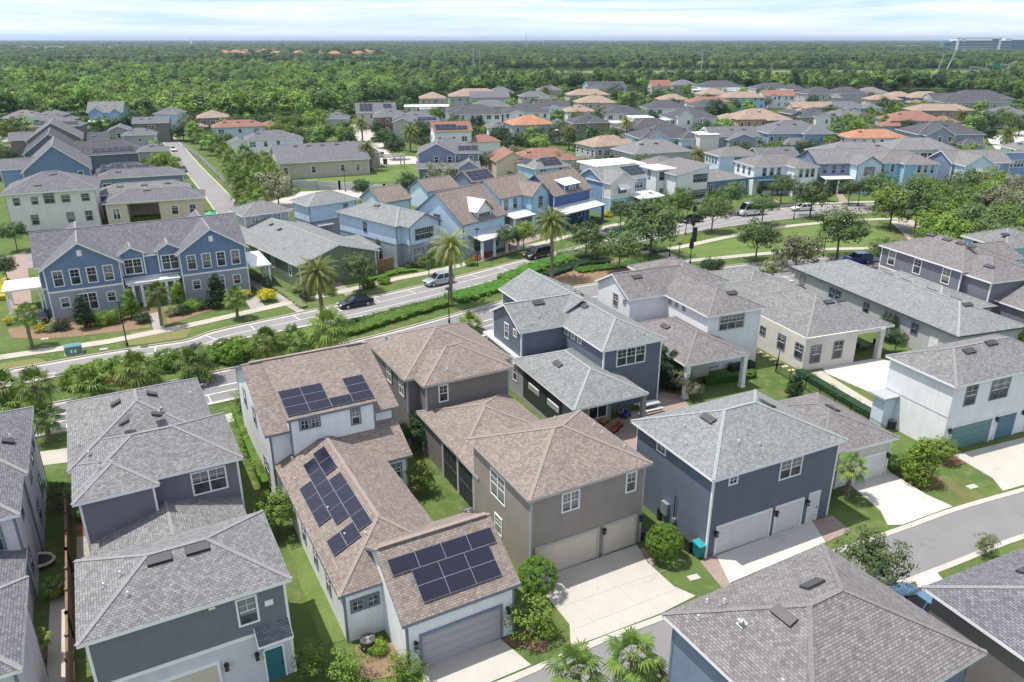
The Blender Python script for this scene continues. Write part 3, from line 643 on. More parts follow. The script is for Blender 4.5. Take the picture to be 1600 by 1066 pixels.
# low white house
h = House('white_bungalow', 'low white bungalow with mottled gray hip roof, carport and bright driveway', (31.46, 75.73), 20.3, 'roof_gray', 'sand', trim='trim_slate')
h.block(0, 0, 12.2, 19.5, 3.2, sl=.40, oh=.55, open_=True).block(2.8, 14.5, 11.4, 25, 3.2, sl=.40, wall='sand')
lw = MB(); lw.box(-.02, -.05, 0, .15, 18.5, 3.85); lw.box(.15, -.05, 0, 7.0, .15, 3.85); lw.box(6.85, .15, 0, 7.0, 6, 3.8); lw.box(7, 6, 0, 11.5, 6.2, 3.8); lw.box(11.3, 6.2, 0, 11.5, 18, 3.8); h.extra('wall', lw, ['sand'])
lw = MB(); lw.box(7.0, -.03, 3.35, 11.0, .2, 3.82); h.extra('beam', lw, ['sand']); h.column(10.5, .1, 3.1, .28, m='sand')
h.win('F', -.06, 1.5, .3, 1.2, 1.95, 1).win('F', -.06, 4.5, .4, 1.1, 1.9, 1).win('L', -.03, 7.0, 1.2, .8, .95, 1).win('L', -.03, 3.7, .7, 1.1, 1.6, 1).win('L', -.03, .8, .7, 1.1, 1.6, 1)
h.vent(0, 'F', 6.7, 5.0, 'panelvent').vent(0, 'F', 8.4, 5.0, 'panelvent').pipes(0, 'F', [(8.6, 2.3)]).pipes(0, 'L', [(6.5, 3), (9, 2.6), (9.6, 3.1), (5.5, .8)]).vent(0, 'R', 10, 5.3, 'panelvent').vent(0, 'R', 16, 5.3, 'panelvent')
h.done()
# low long gray house
h = House('gray_bungalow', 'long low gray bungalow between the white bungalow and the taupe two-storey house', (48.53, 76.57), 18.0, 'roof_light', 'pale_gray', fascia='trim_dark')
h.block(-.5, 0, 9.6, 28.6, 3.2, sl=.38, oh=.5, trims=False).block(3.5, 6.4, 12.3, 22, 3.2, sl=.38, oh=.4, trims=False)
for y_ in (26.3, 20.3, 19.1, 14, 10.4, 6.2): h.win('L', 0.0, y_, 1.2, .9, 1.2, 1, 'trim_slate')
h.door('L', 0.0, 3.3, w=.95, h=2.3)
for y_ in (20, 16.5, 13.5, 9.5, 6): h.vent(0, 'R', y_, 5.0, 'panelvent')
h.vent(0, 'F', 4.9, 4.6, 'panelvent').pipes(0, 'L', [(24, 2), (17, 2.4), (14, 3.3), (15, 1.3), (11, 3.6), (10, 2.6)]).done()
# taupe two-storey house right
h = House('taupe_house', 'taupe two-storey house with three tall white side windows beyond the long bungalow', (56.3, 91.6), 18.5, 'roof_taupe', 'lap_gray')
h.block(0, 0, 10.5, 14.2, 6, two=(3.0, 'beige'), oh=.4).block(.6, -3.8, 9.5, 6, 5.6, sl=.42).block(2.0, -9, 10.5, 1, 3.2, sl=.42, wall='lap_gray').block(5.5, 3, 14, 10, 5.8, 'gx', sl=.42)
for y_ in (11.8, 7.3, 2.6): h.win('L', .4, y_, 3.7, 1.1, 1.9, 1)
for u_ in (3.4, 5.6, 7.4, 8.8): h.vent(0, 'L', 14 - u_ * 1.2, 5.0, 'panelvent')
h.pipes(0, 'L', [(11.5, 1.6), (5, 3.6)]).pipes(1, 'F', [(6, 2)]).vent(1, 'L', -1, 2.6, 'panelvent').done()
# white house with teal garage doors
h = House('white_house', 'white two-storey house with teal and blue garage doors at the right edge', (36.98, 57.65), 22.3, 'roof_gray', 'pale_blue', trim='trim_slate')
h.block(.15, 0, 14.5, 7.4, 6, wall='white', oh=.35, trims=False)
h.win('F', .35, 2.7, 3.75, 1.2, 1.7, 1).win('F', .35, 6.25, 3.7, 2.1, 1.75, 2).win('F', .35, 10.6, 3.7, 1.1, 1.7, 1).garage('F', .35, 3.8, 4.9, 2.35, 'door_green', 'white').garage('F', .35, 8.2, 2.35, 2.35, 'door_blue', 'white').garage('F', .35, 12.3, 2.4, 2.35, 'door_blue', 'white').lamps('F', .35, (1.0, 6.8, 10.2), 1.3)
li = MB(); li.beam((.49, .4, 3.45), (.49, 7.0, 3.45), .03, .07); h.extra('expansion_joint', li, ['trim_gray'])
po = MB(); po.box(-.9, 5.6, 0, .5, 6.9, 3.1); po.box(-1.3, 5.3, 3.1, .5, 7.2, 3.3, 1); h.extra('side_porch', po, ['pale_blue', 'trim_gray'])
h.vent(0, 'F', 5.0, 3.3, 'panelvent').vent(0, 'F', 8.2, 3.7, 'panelvent').done()
# low taupe garage
h = House('garage_building', 'low white double garage with taupe roof right of the navy garage', (25.05, 51.79), 22.7, 'roof_taupe', 'sand')
h.block(-1.0, 0, 6.95, 9.2, 3.0, sl=.36, oh=.4); h.garage('F', .4, 3.55, 4.8, 2.2, 'door_white').lamps('F', .4, (.7, 6.3), 1.1).vent(0, 'R', 4.5, 3.2, 'panelvent').done()
# foreground taupe roof
h = House('taupe_roof_house', 'gray-blue house under the big taupe hip roof in the bottom right foreground', (12.22, 22.35), 29.2, 'roof_taupe', 'lap_slateblue', trim='trim_slate')
h.block(0, 0, 11.8, 9.55, 6, sl=.45, oh=.45)
h.vent(0, 'L', 5.2, 4.0, 'panelvent').vent(0, 'B', 6.7, 3.75, 'panelvent').vent(0, 'L', 6.3, 2.35, 'cowl').pipes(0, 'L', [(8, 1.1), (3, 1.5)]).pipes(0, 'B', [(2.2, .95), (2.7, 1.7)]).win('R', 11.35, 2.2, 3.5, 1.1, 1.6, 1).done()
# bottom right roof
h = House('gray_roof_house', 'olive-walled house with gray shingle roof at the lower right edge beside a parked blue car', (26.1, 27.6 - 4.6), 24.4, 'roof_slate', 'lap_taupe')
h.blocks = []
b0 = Vector((21.78, 32.73)); ex = Vector((math.cos(R(24.4)), math.sin(R(24.4)))); ey = Vector((-ex.y, ex.x)); o_ = b0 - ey * 10.5
h.root.location = (o_.x, o_.y, 0)
h.block(0, 0, 12.5, 10.5, 6, sl=.40, oh=.4, trims=False); h.vent(0, 'B', 5.2, 2.2, 'panelvent').done()

# ------------------------------------------------------------------ across the boulevard
# blue duplex
a = un(70 + 0, 424, 6.6); b = un(374, 380, 6.6)
h = House('blue_duplex', 'blue duplex with twin gables and white entry roof on the left', un(60, 425, 6.6), 0, 'roof_slate', 'board_blue')
d_ = Vector(un(389, 386, 6.6)) - Vector(un(60, 425, 6.6)); h.root.rotation_euler = (0, 0, math.atan2(d_.y, d_.x)); WD = d_.length
GW = WD * .375; two = (3.0, 'lap_lavender')
h.block(0, 0, GW, 14, 6, 'gy', sl=.66, oh=.45, two=two).block(WD - GW, 0, WD, 14, 6, 'gy', sl=.66, oh=.45, two=two).block(-.6, 2.2, WD, 13.5, 6, 'gx', sl=.60, two=(3.0, 'lap_lavender'), wall='lap_blue')
for k in (.42, .60):
    cx = WD * k; h.block(cx - 1.75, 1.6, cx + 1.75, 7, 6.5, 'gy', sl=.55, oh=.3, wall='lap_blue', z0=3.5); h.win('F', 1.89, cx, 3.8, 2.0, 1.9, 2)
for g0 in (0, WD - GW):
    for i in range(4): h.win('F', .45, g0 + GW * (.2 + .2 * i), 3.75, 1.0, 1.9, 1)
    v_ = MB(); v_.box(-.28, -.05, 0, .28, 0, .75); h.put('gable_vent', 'F', .45, g0 + GW / 2, 7.3, v_.mesh('gable_vent', ['trim_white']))
    h.win('F', .45, g0 + GW * .22, .9, .95, 1.2, 1).win('F', .45, g0 + GW * .78, .9, .95, 1.2, 1).win('F', .45, g0 + GW * .5, .2, 1.9, 2.1, 2)
pr = MB(); pr.box(GW - .2, .35, 3.35, WD - GW + .2, 2.4, 3.5); pr.box(GW, .5, 3.05, WD - GW, .7, 3.35); h.extra('entry_roof', pr, ['metal_white'])
for x_ in (GW + .6, WD * .44, WD * .56, WD - GW - .6): h.column(x_, .7, 2.6, .16)
h.door('F', 2.6, WD * .45).door('F', 2.6, WD * .55)
h.block(-4.9, 5.2, -.1, 10.5, 2.7, 'flat', sl=0, roof='metal_white', open_=True, th=.25).column(-4.5, 5.6, 2.3, .14).column(-4.5, 10.1, 2.3, .14).column(-.8, 5.6, 2.3, .12)
h.block(WD + .1, 1.0, WD + 2.9, 9.5, 2.9, 'flat', sl=0, roof='metal_white', open_=True, th=.25)
for y_ in (1.4, 4.2, 7): h.column(WD + 2.6, y_, 2.4, .15)
h.done(); DUP = h
# green bungalow
h = House('green_bungalow', 'long low green bungalow with a gray gable roof next to the blue duplex', (-30.3, 103.8), 40.5, 'roof_light', 'lap_green')
h.block(0, 0, 13.5, 25, 3.2, 'gy', sl=.30, oh=.5).block(9.5, 3, 15.5, 10, 2.8, 'shed', sl=.1, wall='lap_green')
for y_ in (3.6, 9.5, 13.0, 14.4, 18.6): h.win('L', .5, y_, .9, .7, 1.7, 1)
for y_ in (20.5, 22.0, 23.4): h.win('L', .5, y_, .3, 1.1, 2.1, 1)
h.win('F', .5, 10.5, .6, 1.5, 1.6, 2).vent(0, 'L', 20, 5.6, 'box').vent(0, 'L', 16.2, 5.3, 'box').pipes(0, 'L', [(18.6, 6.2), (14, 6), (8.4, 3.8), (8, 2.0)]).done()
h = House('garage_building', 'small gray garage building with hip roof behind the green bungalow', (-44.1, 123.3), 38, 'roof_gray', 'pale_gray')
h.block(0, 0, 8.6, 7.2, 6, oh=.5); h.win('F', .5, 2.2, 4.6, 1.1, .9, 2).win('F', .5, 6.0, 4.6, 1.1, .9, 2).win('L', .5, 4.8, 4.2, .6, 1.4, 1).vent(0, 'B', 3.8, 3.1, 'panelvent').vent(0, 'B', 5.4, 3.1, 'panelvent').done()
h = House('garage_building', 'two-storey garage with pale blue upper and gray lower walls beside a swimming pool', (-35.5, 131.6), 41.4, 'roof_light', 'lap_paleblue', trim='trim_slate')
h.block(0, 0, 10.2, 7.0, 6, two=(2.9, 'lap_lavender'), oh=.45); h.win('F', .45, 7.6, 3.9, .8, 1.4, 1)
g_ = MB(); g_.box(1.0, -1.6, 3.0, 4.0, .4, 3.2); g_.box(1.2, -1.4, 0, 1.35, -1.25, 3.0); g_.box(3.6, -1.4, 0, 3.75, -1.25, 3.0); h.extra('side_porch', g_, ['trim_gray']); h.done()
h = House('blue_white_house', 'pale blue over gray two-storey house with slate trim behind a wooden fence on the boulevard', (-18.0, 115.9), 46.9, 'roof_light', 'lap_paleblue', trim='trim_slate', fascia='trim_slate')
h.block(0, 0, 8.6, 16.2, 6, two=(2.9, 'lap_lavender'), oh=.45).block(1.0, -2.0, 8.0, 4, 6, 'gy', sl=.5, oh=.45, two=(2.9, 'lap_lavender'))
h.win('F', -1.55, 4.4, 3.7, 3.6, 1.6, 4).win('F', .45, 8.0, 3.8, .1, .1, 1) if 0 else h.win('F', -1.55, 4.4, 3.7, 3.6, 1.6, 4)
h.win('F', -1.55, 3.2, .3, 1.9, 2.0, 2).win('F', -1.55, 6.0, .3, 1.9, 2.0, 2).win('L', .45, 8.5, 3.8, .8, 1.5, 1).vent(0, 'L', 9, 3.8, 'panelvent').pipes(0, 'L', [(8, 3), (11, 2.6)]).done()
# ---- row houses along the far side of the boulevard
h = House('gable_house', 'pale blue gable house with brown roof and white peaked metal dormer', (-7.8, 120.4), 50.5, 'roof_brown', 'lap_paleblue', trim='trim_slate', fascia='trim_slate')
h.block(0, 0, 11.2, 12.6, 5.2, 'gx', sl=.72, oh=.4).block(3.6, .3, 7.9, 6.0, 6.6, 'gy', sl=.85, oh=.3, roof='metal_white', wall='lap_white', z0=4).block(1.5, -2.6, 11.6, .5, 2.7, 'shed', sl=.2, oh=.3, roof='metal_gray', open_=True)
h.win('F', .58, 5.75, 4.5, 2.7, 1.7, 3, 'trim_gray').win('L', .4, 6.3, 4.6, 1.3, 1.4, 2, 'trim_slate').win('F', .4, 4, .2, 2.0, 1.9, 2).win('F', .4, 8.3, .2, 1.4, 1.9, 1)
for x_ in (2.0, 5.0, 8.2, 11.2): h.column(x_, -2.2, 2.6, .18)
h.done()
h = House('gable_house', 'aqua-fronted gable house with brown roof between the dormer house and the navy house', (-1.9, 138.0), 46, 'roof_brown', 'lap_white', trim='trim_slate', fascia='trim_slate')
h.block(-.3, 0, 10.8, 9.5, 6, 'gx', sl=.62, oh=.4, wall='lap_whiteblue').block(5.4, -2.6, 10.9, 6, 6, 'gy', sl=.8, oh=.35, wall='lap_aqua').block(-.3, -3.6, 5.5, .4, 2.9, 'shed', sl=.18, oh=.3, roof='metal_gray', open_=True)
h.win('F', .4, 1.6, 3.8, .8, 1.6, 1).win('F', .4, 4.0, 3.8, .8, 1.6, 1).win('F', -2.25, 8.1, 3.7, .9, 1.9, 1).win('F', -2.25, 8.1, .5, 1.6, 1.8, 2).win('F', .4, 2, .4, 1.2, 1.9, 1).win('L', .1, 6, 3.8, .8, 1.4, 1)
for x_ in (.1, 5): h.column(x_, -3.2, 2.7, .15)
h.done()
h = House('gable_house', 'royal navy gable house with brown roof and sloping white metal dormer', (8.1, 142.9), 47, 'roof_brown', 'lap_royal', trim='trim_white', fascia='trim_slate')
h.block(-.3, 0, 11.6, 10, 5.5, 'gx', sl=.72, oh=.35).block(3.4, .5, 8.4, 5.0, 7.0, 'shed', sl=.3, oh=.25, roof='metal_white', z0=4, wall='lap_royal').block(-.6, -3.2, 11.8, .5, 2.7, 'shed', sl=.2, oh=.3, roof='metal_gray', open_=True)
h.win('F', .75, 6, 4.8, 1.9, 1.7, 2).win('L', .05, 5, 4.6, .9, 1.5, 1).win('F', .35, 3, .4, 1.8, 1.8, 2).win('F', .35, 8, .4, 1.2, 2, 1)
for x_ in (-.2, 5.5, 11.4): h.column(x_, -2.8, 2.6, .2, m='lap_royal')
h.done()
h = House('gable_house', 'light blue house with cream front gable, window awning and black roof panels', (18.5, 155.3), 33, 'roof_light', 'lap_aqua', trim='trim_white')
h.block(0, 0, 12.4, 9.2, 6, 'gx', sl=.5, oh=.35, wall='lap_midblue').block(.1, -2.2, 7.2, 6, 6, 'gy', sl=.62, oh=.35, wall='cream', two=(2.9, 'lap_aqua')).block(5.6, -5.4, 12.4, .3, 2.9, 'shed', sl=.1, oh=.3, roof='metal_gray', open_=True)
h.win('F', -1.85, 3.6, 3.7, 2.2, 1.5, 3).win('F', -1.85, 3.6, .6, 1.1, 1.6, 1).win('F', .35, 9.8, 3.8, 2.6, 1.4, 3).win('F', .35, 9.8, .2, 1.8, 2.0, 2)
aw = MB(); aw.poly([(2.2, -2.9, 5.35), (5.0, -2.9, 5.35), (5.0, -1.86, 6.2), (2.2, -1.86, 6.2)]); aw.box(2.2, -2.9, 5.2, 5.0, -2.84, 5.36); h.extra('awning', aw, ['metal_white'])
h.solar(0, 'F', [(7.4 + 1.66 * i, 1.2 + 1.01 * j) for i in range(3) for j in range(3)])
for x_ in (6.2, 12): h.column(x_, -5, 2.7, .18)
h.done()
h = House('modern_house', 'white modern house with flat white roof and a sloping brown wing roof', (31.8, 167.5), 25.5, 'roof_taupe', 'white', trim='trim_gray')
h.block(-.4, 0, 5.8, 7, 6.6, 'flat', sl=0, roof='metal_white', oh=.5, wall='lap_white', th=.3).block(1.5, -4.4, 11.0, 8, 6.0, 'shedx', sl=.17, oh=.5, wall='white').block(3, 6, 14, 16, 5.6, 'hip', sl=.42).block(-11, 6.8, 1.5, 16.5, 7.0, 'flat', sl=0, roof='metal_white', wall='lap_white', oh=.6, th=.3)
h.win('F', .5, 1.6, 4.2, 1.6, 1.7, 2, 'trim_slate').win('F', .5, 3.9, 4.2, 1.6, 1.7, 2, 'trim_slate').win('F', -3.9, 8.4, 4.0, 3.6, 1.6, 4, 'trim_slate').win('F', -3.9, 8.4, .4, 3.6, 1.8, 4, 'trim_slate').win('L', .1, 3.5, 4.2, .9, 1.7, 1, 'trim_slate').win('F', .5, 1.8, .5, 1.5, 1.8, 2)
h.done()
h = House('low_house', 'single-storey gray house with long teal beam left of the white balcony house', (43.0, 171.6), 24, 'roof_gray', 'pale_gray')
h.block(0, 1, 14, 12, 3.0, 'hip', sl=.3, wall='lap_slateblue')
tb = MB(); tb.beam((-.5, -.6, 3.7), (20.5, -2.0, 4.3), .3, .4)
for x_ in (.2, 5.5, 11, 15.2, 19.8): tb.beam((x_, -.6 - x_ * .07, 0), (x_, -.6 - x_ * .07, 3.6 + x_ * .03), .3, .3)
h.extra('pergola_beam', tb, ['door_blue']).__class__ if 0 else h.extra('pergola_beam', tb, ['door_blue'])
h.wins('F', 1.35, (3, 8, 12), .6, 1.2, 1.6, 2).done()
h = House('white_house', 'white and pale blue two-storey house with brown-gray hip roof behind the teal pergola', (51.3, 192.3), 14, 'roof_taupe', 'lap_whiteblue')
h.block(0, 0, 11.2, 8.2, 6, oh=.4); h.win('F', .4, 5.5, 3.8, 1.9, 1.6, 2, 'trim_gray').wins('L', .4, (2, 3.6, 5.2, 6.8), 3.9, .8, 1.5, 1, 'trim_gray').done()
h = House('white_house', 'white two-storey house with teal balcony facing the park', (56.6, 176.1), 14, 'roof_taupe', 'lap_white')
h.block(-1.5, 0, 13.6, 9.6, 6, oh=.4).block(6.6, -3.6, 13.2, 6, 6, oh=.4)
h.wins('F', .4, (1.5, 3.4, 5.2), 3.7, .9, 1.7, 1, 'trim_gray').wins('F', -3.2, (8.6, 10.2, 11.6), 3.7, .8, 1.7, 1, 'trim_gray').wins('F', -3.2, (9, 10.8), .4, 1.0, 1.8, 1, 'trim_gray').wins('L', -1.1, (2.5, 5, 7.5), 3.8, .8, 1.5, 1, 'trim_gray').win('F', .4, 2.5, .4, 2.2, 2.1, 3, 'trim_gray')
tb = MB(); tb.box(-1.0, -1.9, 3.5, 6.6, .3, 3.7); tb.box(-1, -1.9, 4.5, 6.6, -1.8, 4.65)
for i in range(16): tb.box(-1 + i * .5, -1.88, 3.7, -.93 + i * .5, -1.82, 4.5)
for x_ in (-.8, 2.8, 6.4): tb.box(x_ - .14, -1.9, 0, x_ + .14, -1.6, 3.5)
h.extra('balcony', tb, ['door_blue']); h.done()
h = House('cottage', 'white cottage with slate-trimmed front gable, left of the sky-blue house', (72.0, 179.6), 7, 'roof_gray', 'lap_white', trim='trim_slate', fascia='trim_slate')
h.block(-1, 0, 13.5, 11.5, 6, 'gx', sl=.45, oh=.4, wall='lap_slateblue').block(6.8, -3.4, 13.6, 6, 6, 'gy', sl=.6, oh=.4, wall='lap_whiteblue').block(0, -2.6, 7, .4, 2.9, 'shed', sl=.12, oh=.3, roof='metal_white', open_=True)
h.wins('F', .4, (1.2, 3.4, 5.6), 3.8, .8, 1.6, 1).win('F', -3.0, 10.2, 3.7, 2.4, 1.8, 2).win('F', -3.0, 10.2, .5, 2.2, 1.8, 2).win('F', .4, 3.6, .3, 1.8, 2.0, 2)
for x_ in (.4, 3.5, 6.4): h.column(x_, -2.2, 2.6, .15)
h.done()
h = House('blue_house', 'bright sky-blue two-storey house with brown-gray hip roof beyond the tree grove on the right', (86.5, 181.5), 3, 'roof_taupe', 'sky_blue')
h.block(-.5, 0, 13.8, 10.5, 6, oh=.4).block(4.6, -2.0, 13.4, 6, 6, oh=.4, wall='sky_blue')
h.wins('F', .4, (.9, 3.3), 3.8, .8, 1.7, 1).wins('F', -1.6, (8.6, 10.2, 11.8), 3.8, .9, 1.7, 1).win('L', -.1, 5, 3.8, .8, 1.5, 1); h.done()
h = House('blue_house', 'pale slate-blue gable house with white window awning and white porch roof near the right edge', (102.7, 180.6), 6, 'roof_gray', 'lap_slateblue')
h.block(0, 0, 15.5, 9.5, 6, 'gx', sl=.5, oh=.4).block(.6, -4.0, 8.4, 6, 6, 'gy', sl=.62, oh=.4, wall='lap_whiteblue').block(7, -3.5, 13.5, .4, 2.9, 'shed', sl=.1, roof='metal_white', open_=True)
h.win('F', -3.6, 4.6, 3.7, 2.2, 1.4, 2).win('F', .4, 11, 3.8, 2.6, 1.5, 3)
aw = MB(); aw.poly([(3.2, -4.7, 5.3), (6.0, -4.7, 5.3), (6.0, -3.66, 6.1), (3.2, -3.66, 6.1)]); aw.box(3.2, -4.7, 5.15, 6.0, -4.64, 5.3); h.extra('awning', aw, ['metal_white']); h.done()
h = House('blue_house', 'slate-blue house with single sloping roof at the right edge above the grove', (117.5, 187), 8, 'roof_slate', 'lap_slateblue')
h.block(0, 0, 18, 11, 7.6, 'shed', sl=-.12, oh=.4, wall='lap_midblue').block(9, -6, 20, 3, 5.4, 'flat', roof='metal_white', sl=0, wall='lap_whiteblue', th=.3)
h.wins('F', .4, (3, 6), 4, 2.6, 1.6, 3).wins('F', -5.6, (12, 16), 3, 2.6, 1.6, 3).done()
for (lab, x, y, yaw, w_, d_, kind, roofm, wallm) in [
  ('small blue gable-roofed garage with brown shingles behind the blue-over-gray house', *un(596, 318, 3.8), 44, 7.5, 8, 'gx', 'roof_brown', 'lap_paleblue'),
  ('small pale garage with brown gable roof tucked behind the dormer house', *un(668, 300, 3.8), 44, 9, 7, 'gx', 'roof_brown', 'lap_whiteblue'),
  ('gray gabled garage whose brown roof carries dark solar panels, just above the dormer house', *un(738, 285, 3.8), 44, 7.5, 7, 'gx', 'roof_brown', 'lap_slateblue')]:
    h = House('garage_building', lab, (x, y), yaw, roofm, wallm, trim='trim_slate', fascia='trim_slate'); h.block(0, 0, w_, d_, 3.2, kind, sl=.6)
    if 'solar' in lab: h.solar(0, 'F', [(.4 + 1.66 * i, .5 + 1.01 * j) for i in range(4) for j in range(3)])
    h.done()

# ---- left cluster
FIT = {'two rows of blue solar': (42, 198, 124), 'small central gable, against': (28, 191, 105), 'twin front gables against': (134, 176, 192), 'beyond the green-gray garage': (189, 212, 244), 'green-gray garage building': (212, 237, 262),
 'small sage green': (166, 205, 203), 'between the third gable': (135, 220, 176), 'big solar array on the left': (146, 272, 242), 'peeking over the dark': (238, 178, 281), 'royal blue door': (205, 193, 264), 'tan tile-roofed house with porches': (306, 185, 358),
 'long brick-red roof beyond': (330, 200, 416), 'wide slate hip roof behind the low hall': (383, 219, 467), 'low light gray roofed': (150, 306, 301), 'long low dark gray': (148, 280, 289), 'left of the red solar roof': (612, 191, 689), 'brown brick house': (582, 183, 640),
 'big dark solar array': (556, 176, 620), 'modern white flat-roofed': (631, 167, 702), 'left of the terracotta roof': (702, 179, 786), 'pale blue front gable above': (785, 177, 862), 'pale balcony against': (702, 151, 788), 'white gables, centre top': (764, 144, 804), 'brick-red solar roof': (677, 206, 739),
 'cream villa with terracotta': (802, 196, 869), 'gray stone house with dark': (895, 193, 956), 'pale walls below the gray stone': (929, 230, 1000), 'long brick-red roof and green': (806, 253, 909), 'pyramid roof full': (836, 264, 894), 'slate-roofed low house': (985, 205, 1075), 'triangular gable, centre right': (1000, 217, 1102),
 'just behind the white modern': (991, 241, 1083), 'brown tile gable roof behind': (886, 175, 933), 'tan tile-roofed villa above': (905, 161, 965), 'black screened porch': (946, 178, 1010), 'light blue gables by the tree': (920, 137, 980), 'behind the date palm at the tree': (841, 141, 880), 'date palm in front, upper': (815, 151, 862),
 'in front of the white gabled tree': (890, 149, 955), 'orange-clay villa': (1153, 187, 1236), 'pale tan tile roof above': (1156, 171, 1240), 'behind the castle-like house, left': (1010, 170, 1079), 'castle-like house with dark': (1045, 185, 1125), 'dark roofed low house above the castle': (1085, 167, 1150), 'brick-red low roofed': (1078, 160, 1145),
 'light blue walled house': (1134, 153, 1198), 'brick-red roof and white porch': (1194, 150, 1245), 'tan roofed white gabled house': (1096, 148, 1143), 'white parapet': (1094, 137, 1166), 'little pink cottage': (1018, 135, 1050), 'left of the little pink': (975, 146, 1023), 'right of the white modern cube': (1033, 156, 1078),
 'wide dark double-hip': (1262, 147, 1315), 'tall dark roofed house': (1182, 139, 1243), 'black timber gable': (1250, 183, 1306), 'low dark slate house behind the black': (1295, 169, 1361), 'gabled corners': (1239, 168, 1305), 'brick-tan roofed': (1361, 156, 1412), 'left of the wide-gabled': (1392, 189, 1480), 'long tan roof above': (1429, 173, 1525),
 'tan tile double hip': (1425, 153, 1484), 'dark double hip roof at': (1495, 154, 1585), 'in front of the large white': (1473, 160, 1574), 'wide front gable near': (1434, 210, 1542), 'vivid terracotta': (1328, 216, 1420), 'blue two-storey house with dark slate': (1200, 209, 1302), 'flat white roofs and gray gable': (1110, 214, 1189),
 'hidden behind slate roofs': (735, 167, 800), 'gray gabled house filling': (836, 168, 892), 'small white and blue corner': (1588, 234, 1640), 'cut by the right edge above': (1573, 388, 1650), 'low hall': (433, 258, 538)}
def fit_width(x, y, yaw, ze, uR):
    c, s = math.cos(R(yaw)), math.sin(R(yaw)); k = (uR - 800) / FPX     # X = k * (Y cosP + (H - z) sinP)
    return (k * (y * CP + (H - ze) * SP) - x) / (c - k * s * CP)
def simple(label, x, y, yaw, w, d, ze=6, kind='hip', roof='roof_dark', wall='lap_slateblue', extra=(), sides='FL', rows=None, sl=.42, name='house', panels=None, fascia='trim_white', porch=None, sp=3.2, oh=.45, group=None):
    for key, (uL, vL, uR) in FIT.items():
        if key in label:
            x, y = un(uL, vL, ze + ZO); w2 = fit_width(x, y, yaw, ze + ZO, uR); f = w2 / w; g = min(1.15, max(.75, f)); w = w2; d *= g
            extra = [(e[0] * f, e[1] * g, e[2] * f, e[3] * g) + tuple(e[4:]) for e in extra]
            if panels: panels = [(bi, sd, u0 * f, v0 * g, max(1, int(nu * f + .3)), nv) for (bi, sd, u0, v0, nu, nv) in panels]
            break
    h = House(name, label, (x, y), yaw, roof, wall, det=(y < 260), fascia=fascia, group=group)
    h.block(0, 0, w, d, ze, kind, sl=sl, oh=oh)
    for e in extra:
        x0, y0, x1, y1, z_, k_ = e[:6]; kw = e[6] if len(e) > 6 else {}
        h.block(x0, y0, x1, y1, z_, k_, **kw)
    if rows is None: rows = ((3.7, 1.4), (.5, 1.6)) if ze > 4.5 else ((.7, 1.4),)
    autowin(h, 0, rows, sides, sp=sp, seed=int(x * 7 + y))
    for i, e in enumerate(extra):
        if e[5] in ('gy',) and e[4] > 4: autowin(h, i + 1, ((3.8, 1.4),), 'F', sp=2.4, seed=i)
    if panels:
        for (bi, sd, u0, v0, nu, nv) in panels: h.solar(bi, sd, [(u0 + 1.66 * i, v0 + 1.01 * j) for i in range(nu) for j in range(nv)])
    rnd = random.Random(int(x + y))
    if y < 330 and kind in ('hip', 'gx'):
        b = h.blocks[0]
        for k in range(3): h.vent(0, 'F', w * (.25 + .25 * k), min(d, w) * .36, rnd.choice(('panelvent', 'pipe')))
    h.done(); return h
h = House('white_house', 'white two-storey house with dark slate hip roof behind the blue duplex on the left', (-93.4, 138.8), 24, 'roof_slate', 'cream', trim='trim_gray')
h.block(0, 0, 16.0, 13.5, 6.6, oh=.6, wall='cream')
for u_, w_ in ((2.3, .9), (5.2, .9), (7.6, 1.6), (10.3, 1.3), (13.6, 1.2)): h.win('F', .6, u_, 4.4, w_, 1.2 if w_ < 1.5 else 1.7, 1, 'trim_slate')
for u_ in (4.6, 10.5, 13.6): h.win('F', .6, u_, .6, 1.1, 1.7, 1, 'trim_slate')
h.vent(0, 'F', 6, 2.4, 'panelvent').vent(0, 'F', 8.5, 6, 'panelvent').pipes(0, 'F', [(9, 4)]).done()
h = House('cream_bungalow', 'cream single-storey wing with dark hip roof and an open furnished patio, behind the blue duplex', (-78.7, 145.4), 20, 'roof_slate', 'yellow_cream')
h.block(0, 0, 18.6, 8.5, 3.6, oh=.5, open_=True, sl=.4)
lw = MB(); lw.box(.5, .5, 0, 4.2, .7, 4.3); lw.box(10, .5, 0, 18.1, .7, 4.3); lw.box(.5, 7.8, 0, 18.1, 8.0, 4.3); lw.box(17.9, .7, 0, 18.1, 7.8, 4.3); lw.box(4.1, .7, 0, 4.3, 7.8, 4.3); lw.box(9.9, .7, 0, 10.1, 7.8, 4.3); lw.box(4.2, .52, 3.7, 10, .68, 4.25); h.extra('wall', lw, ['yellow_cream'])
h.win('F', .5, 2.2, .4, 1.2, 2.0, 2).win('F', .5, 12.7, .6, 1.2, 1.7, 1).win('F', .5, 16, .6, 1.2, 1.7, 1).vent(0, 'F', 8, 4, 'panelvent').done()
simple('low light gray roofed house just behind the cream patio wing', -86.0, 155.7, 26, 24, 10, 3.6, roof='roof_gray', wall='lap_navy', sides='F')
simple('long low dark gray roofed house, second behind the cream patio wing', -93, 168, 22, 24, 9, 3.4, roof='roof_slate', wall='lap_slateblue', sides='F')
simple('royal blue house with wide front gable and white brackets, left side, facing the camera', -109.1, 170.8, 28, 14.2, 20, 5.2, 'gy', 'roof_slate', 'board_blue', sl=.80, extra=((-4.5, 5, 3, 14, 5.6, 'gx', dict(wall='lap_midblue')),), rows=((3.2, 1.6),), sp=4.2, sides='F')
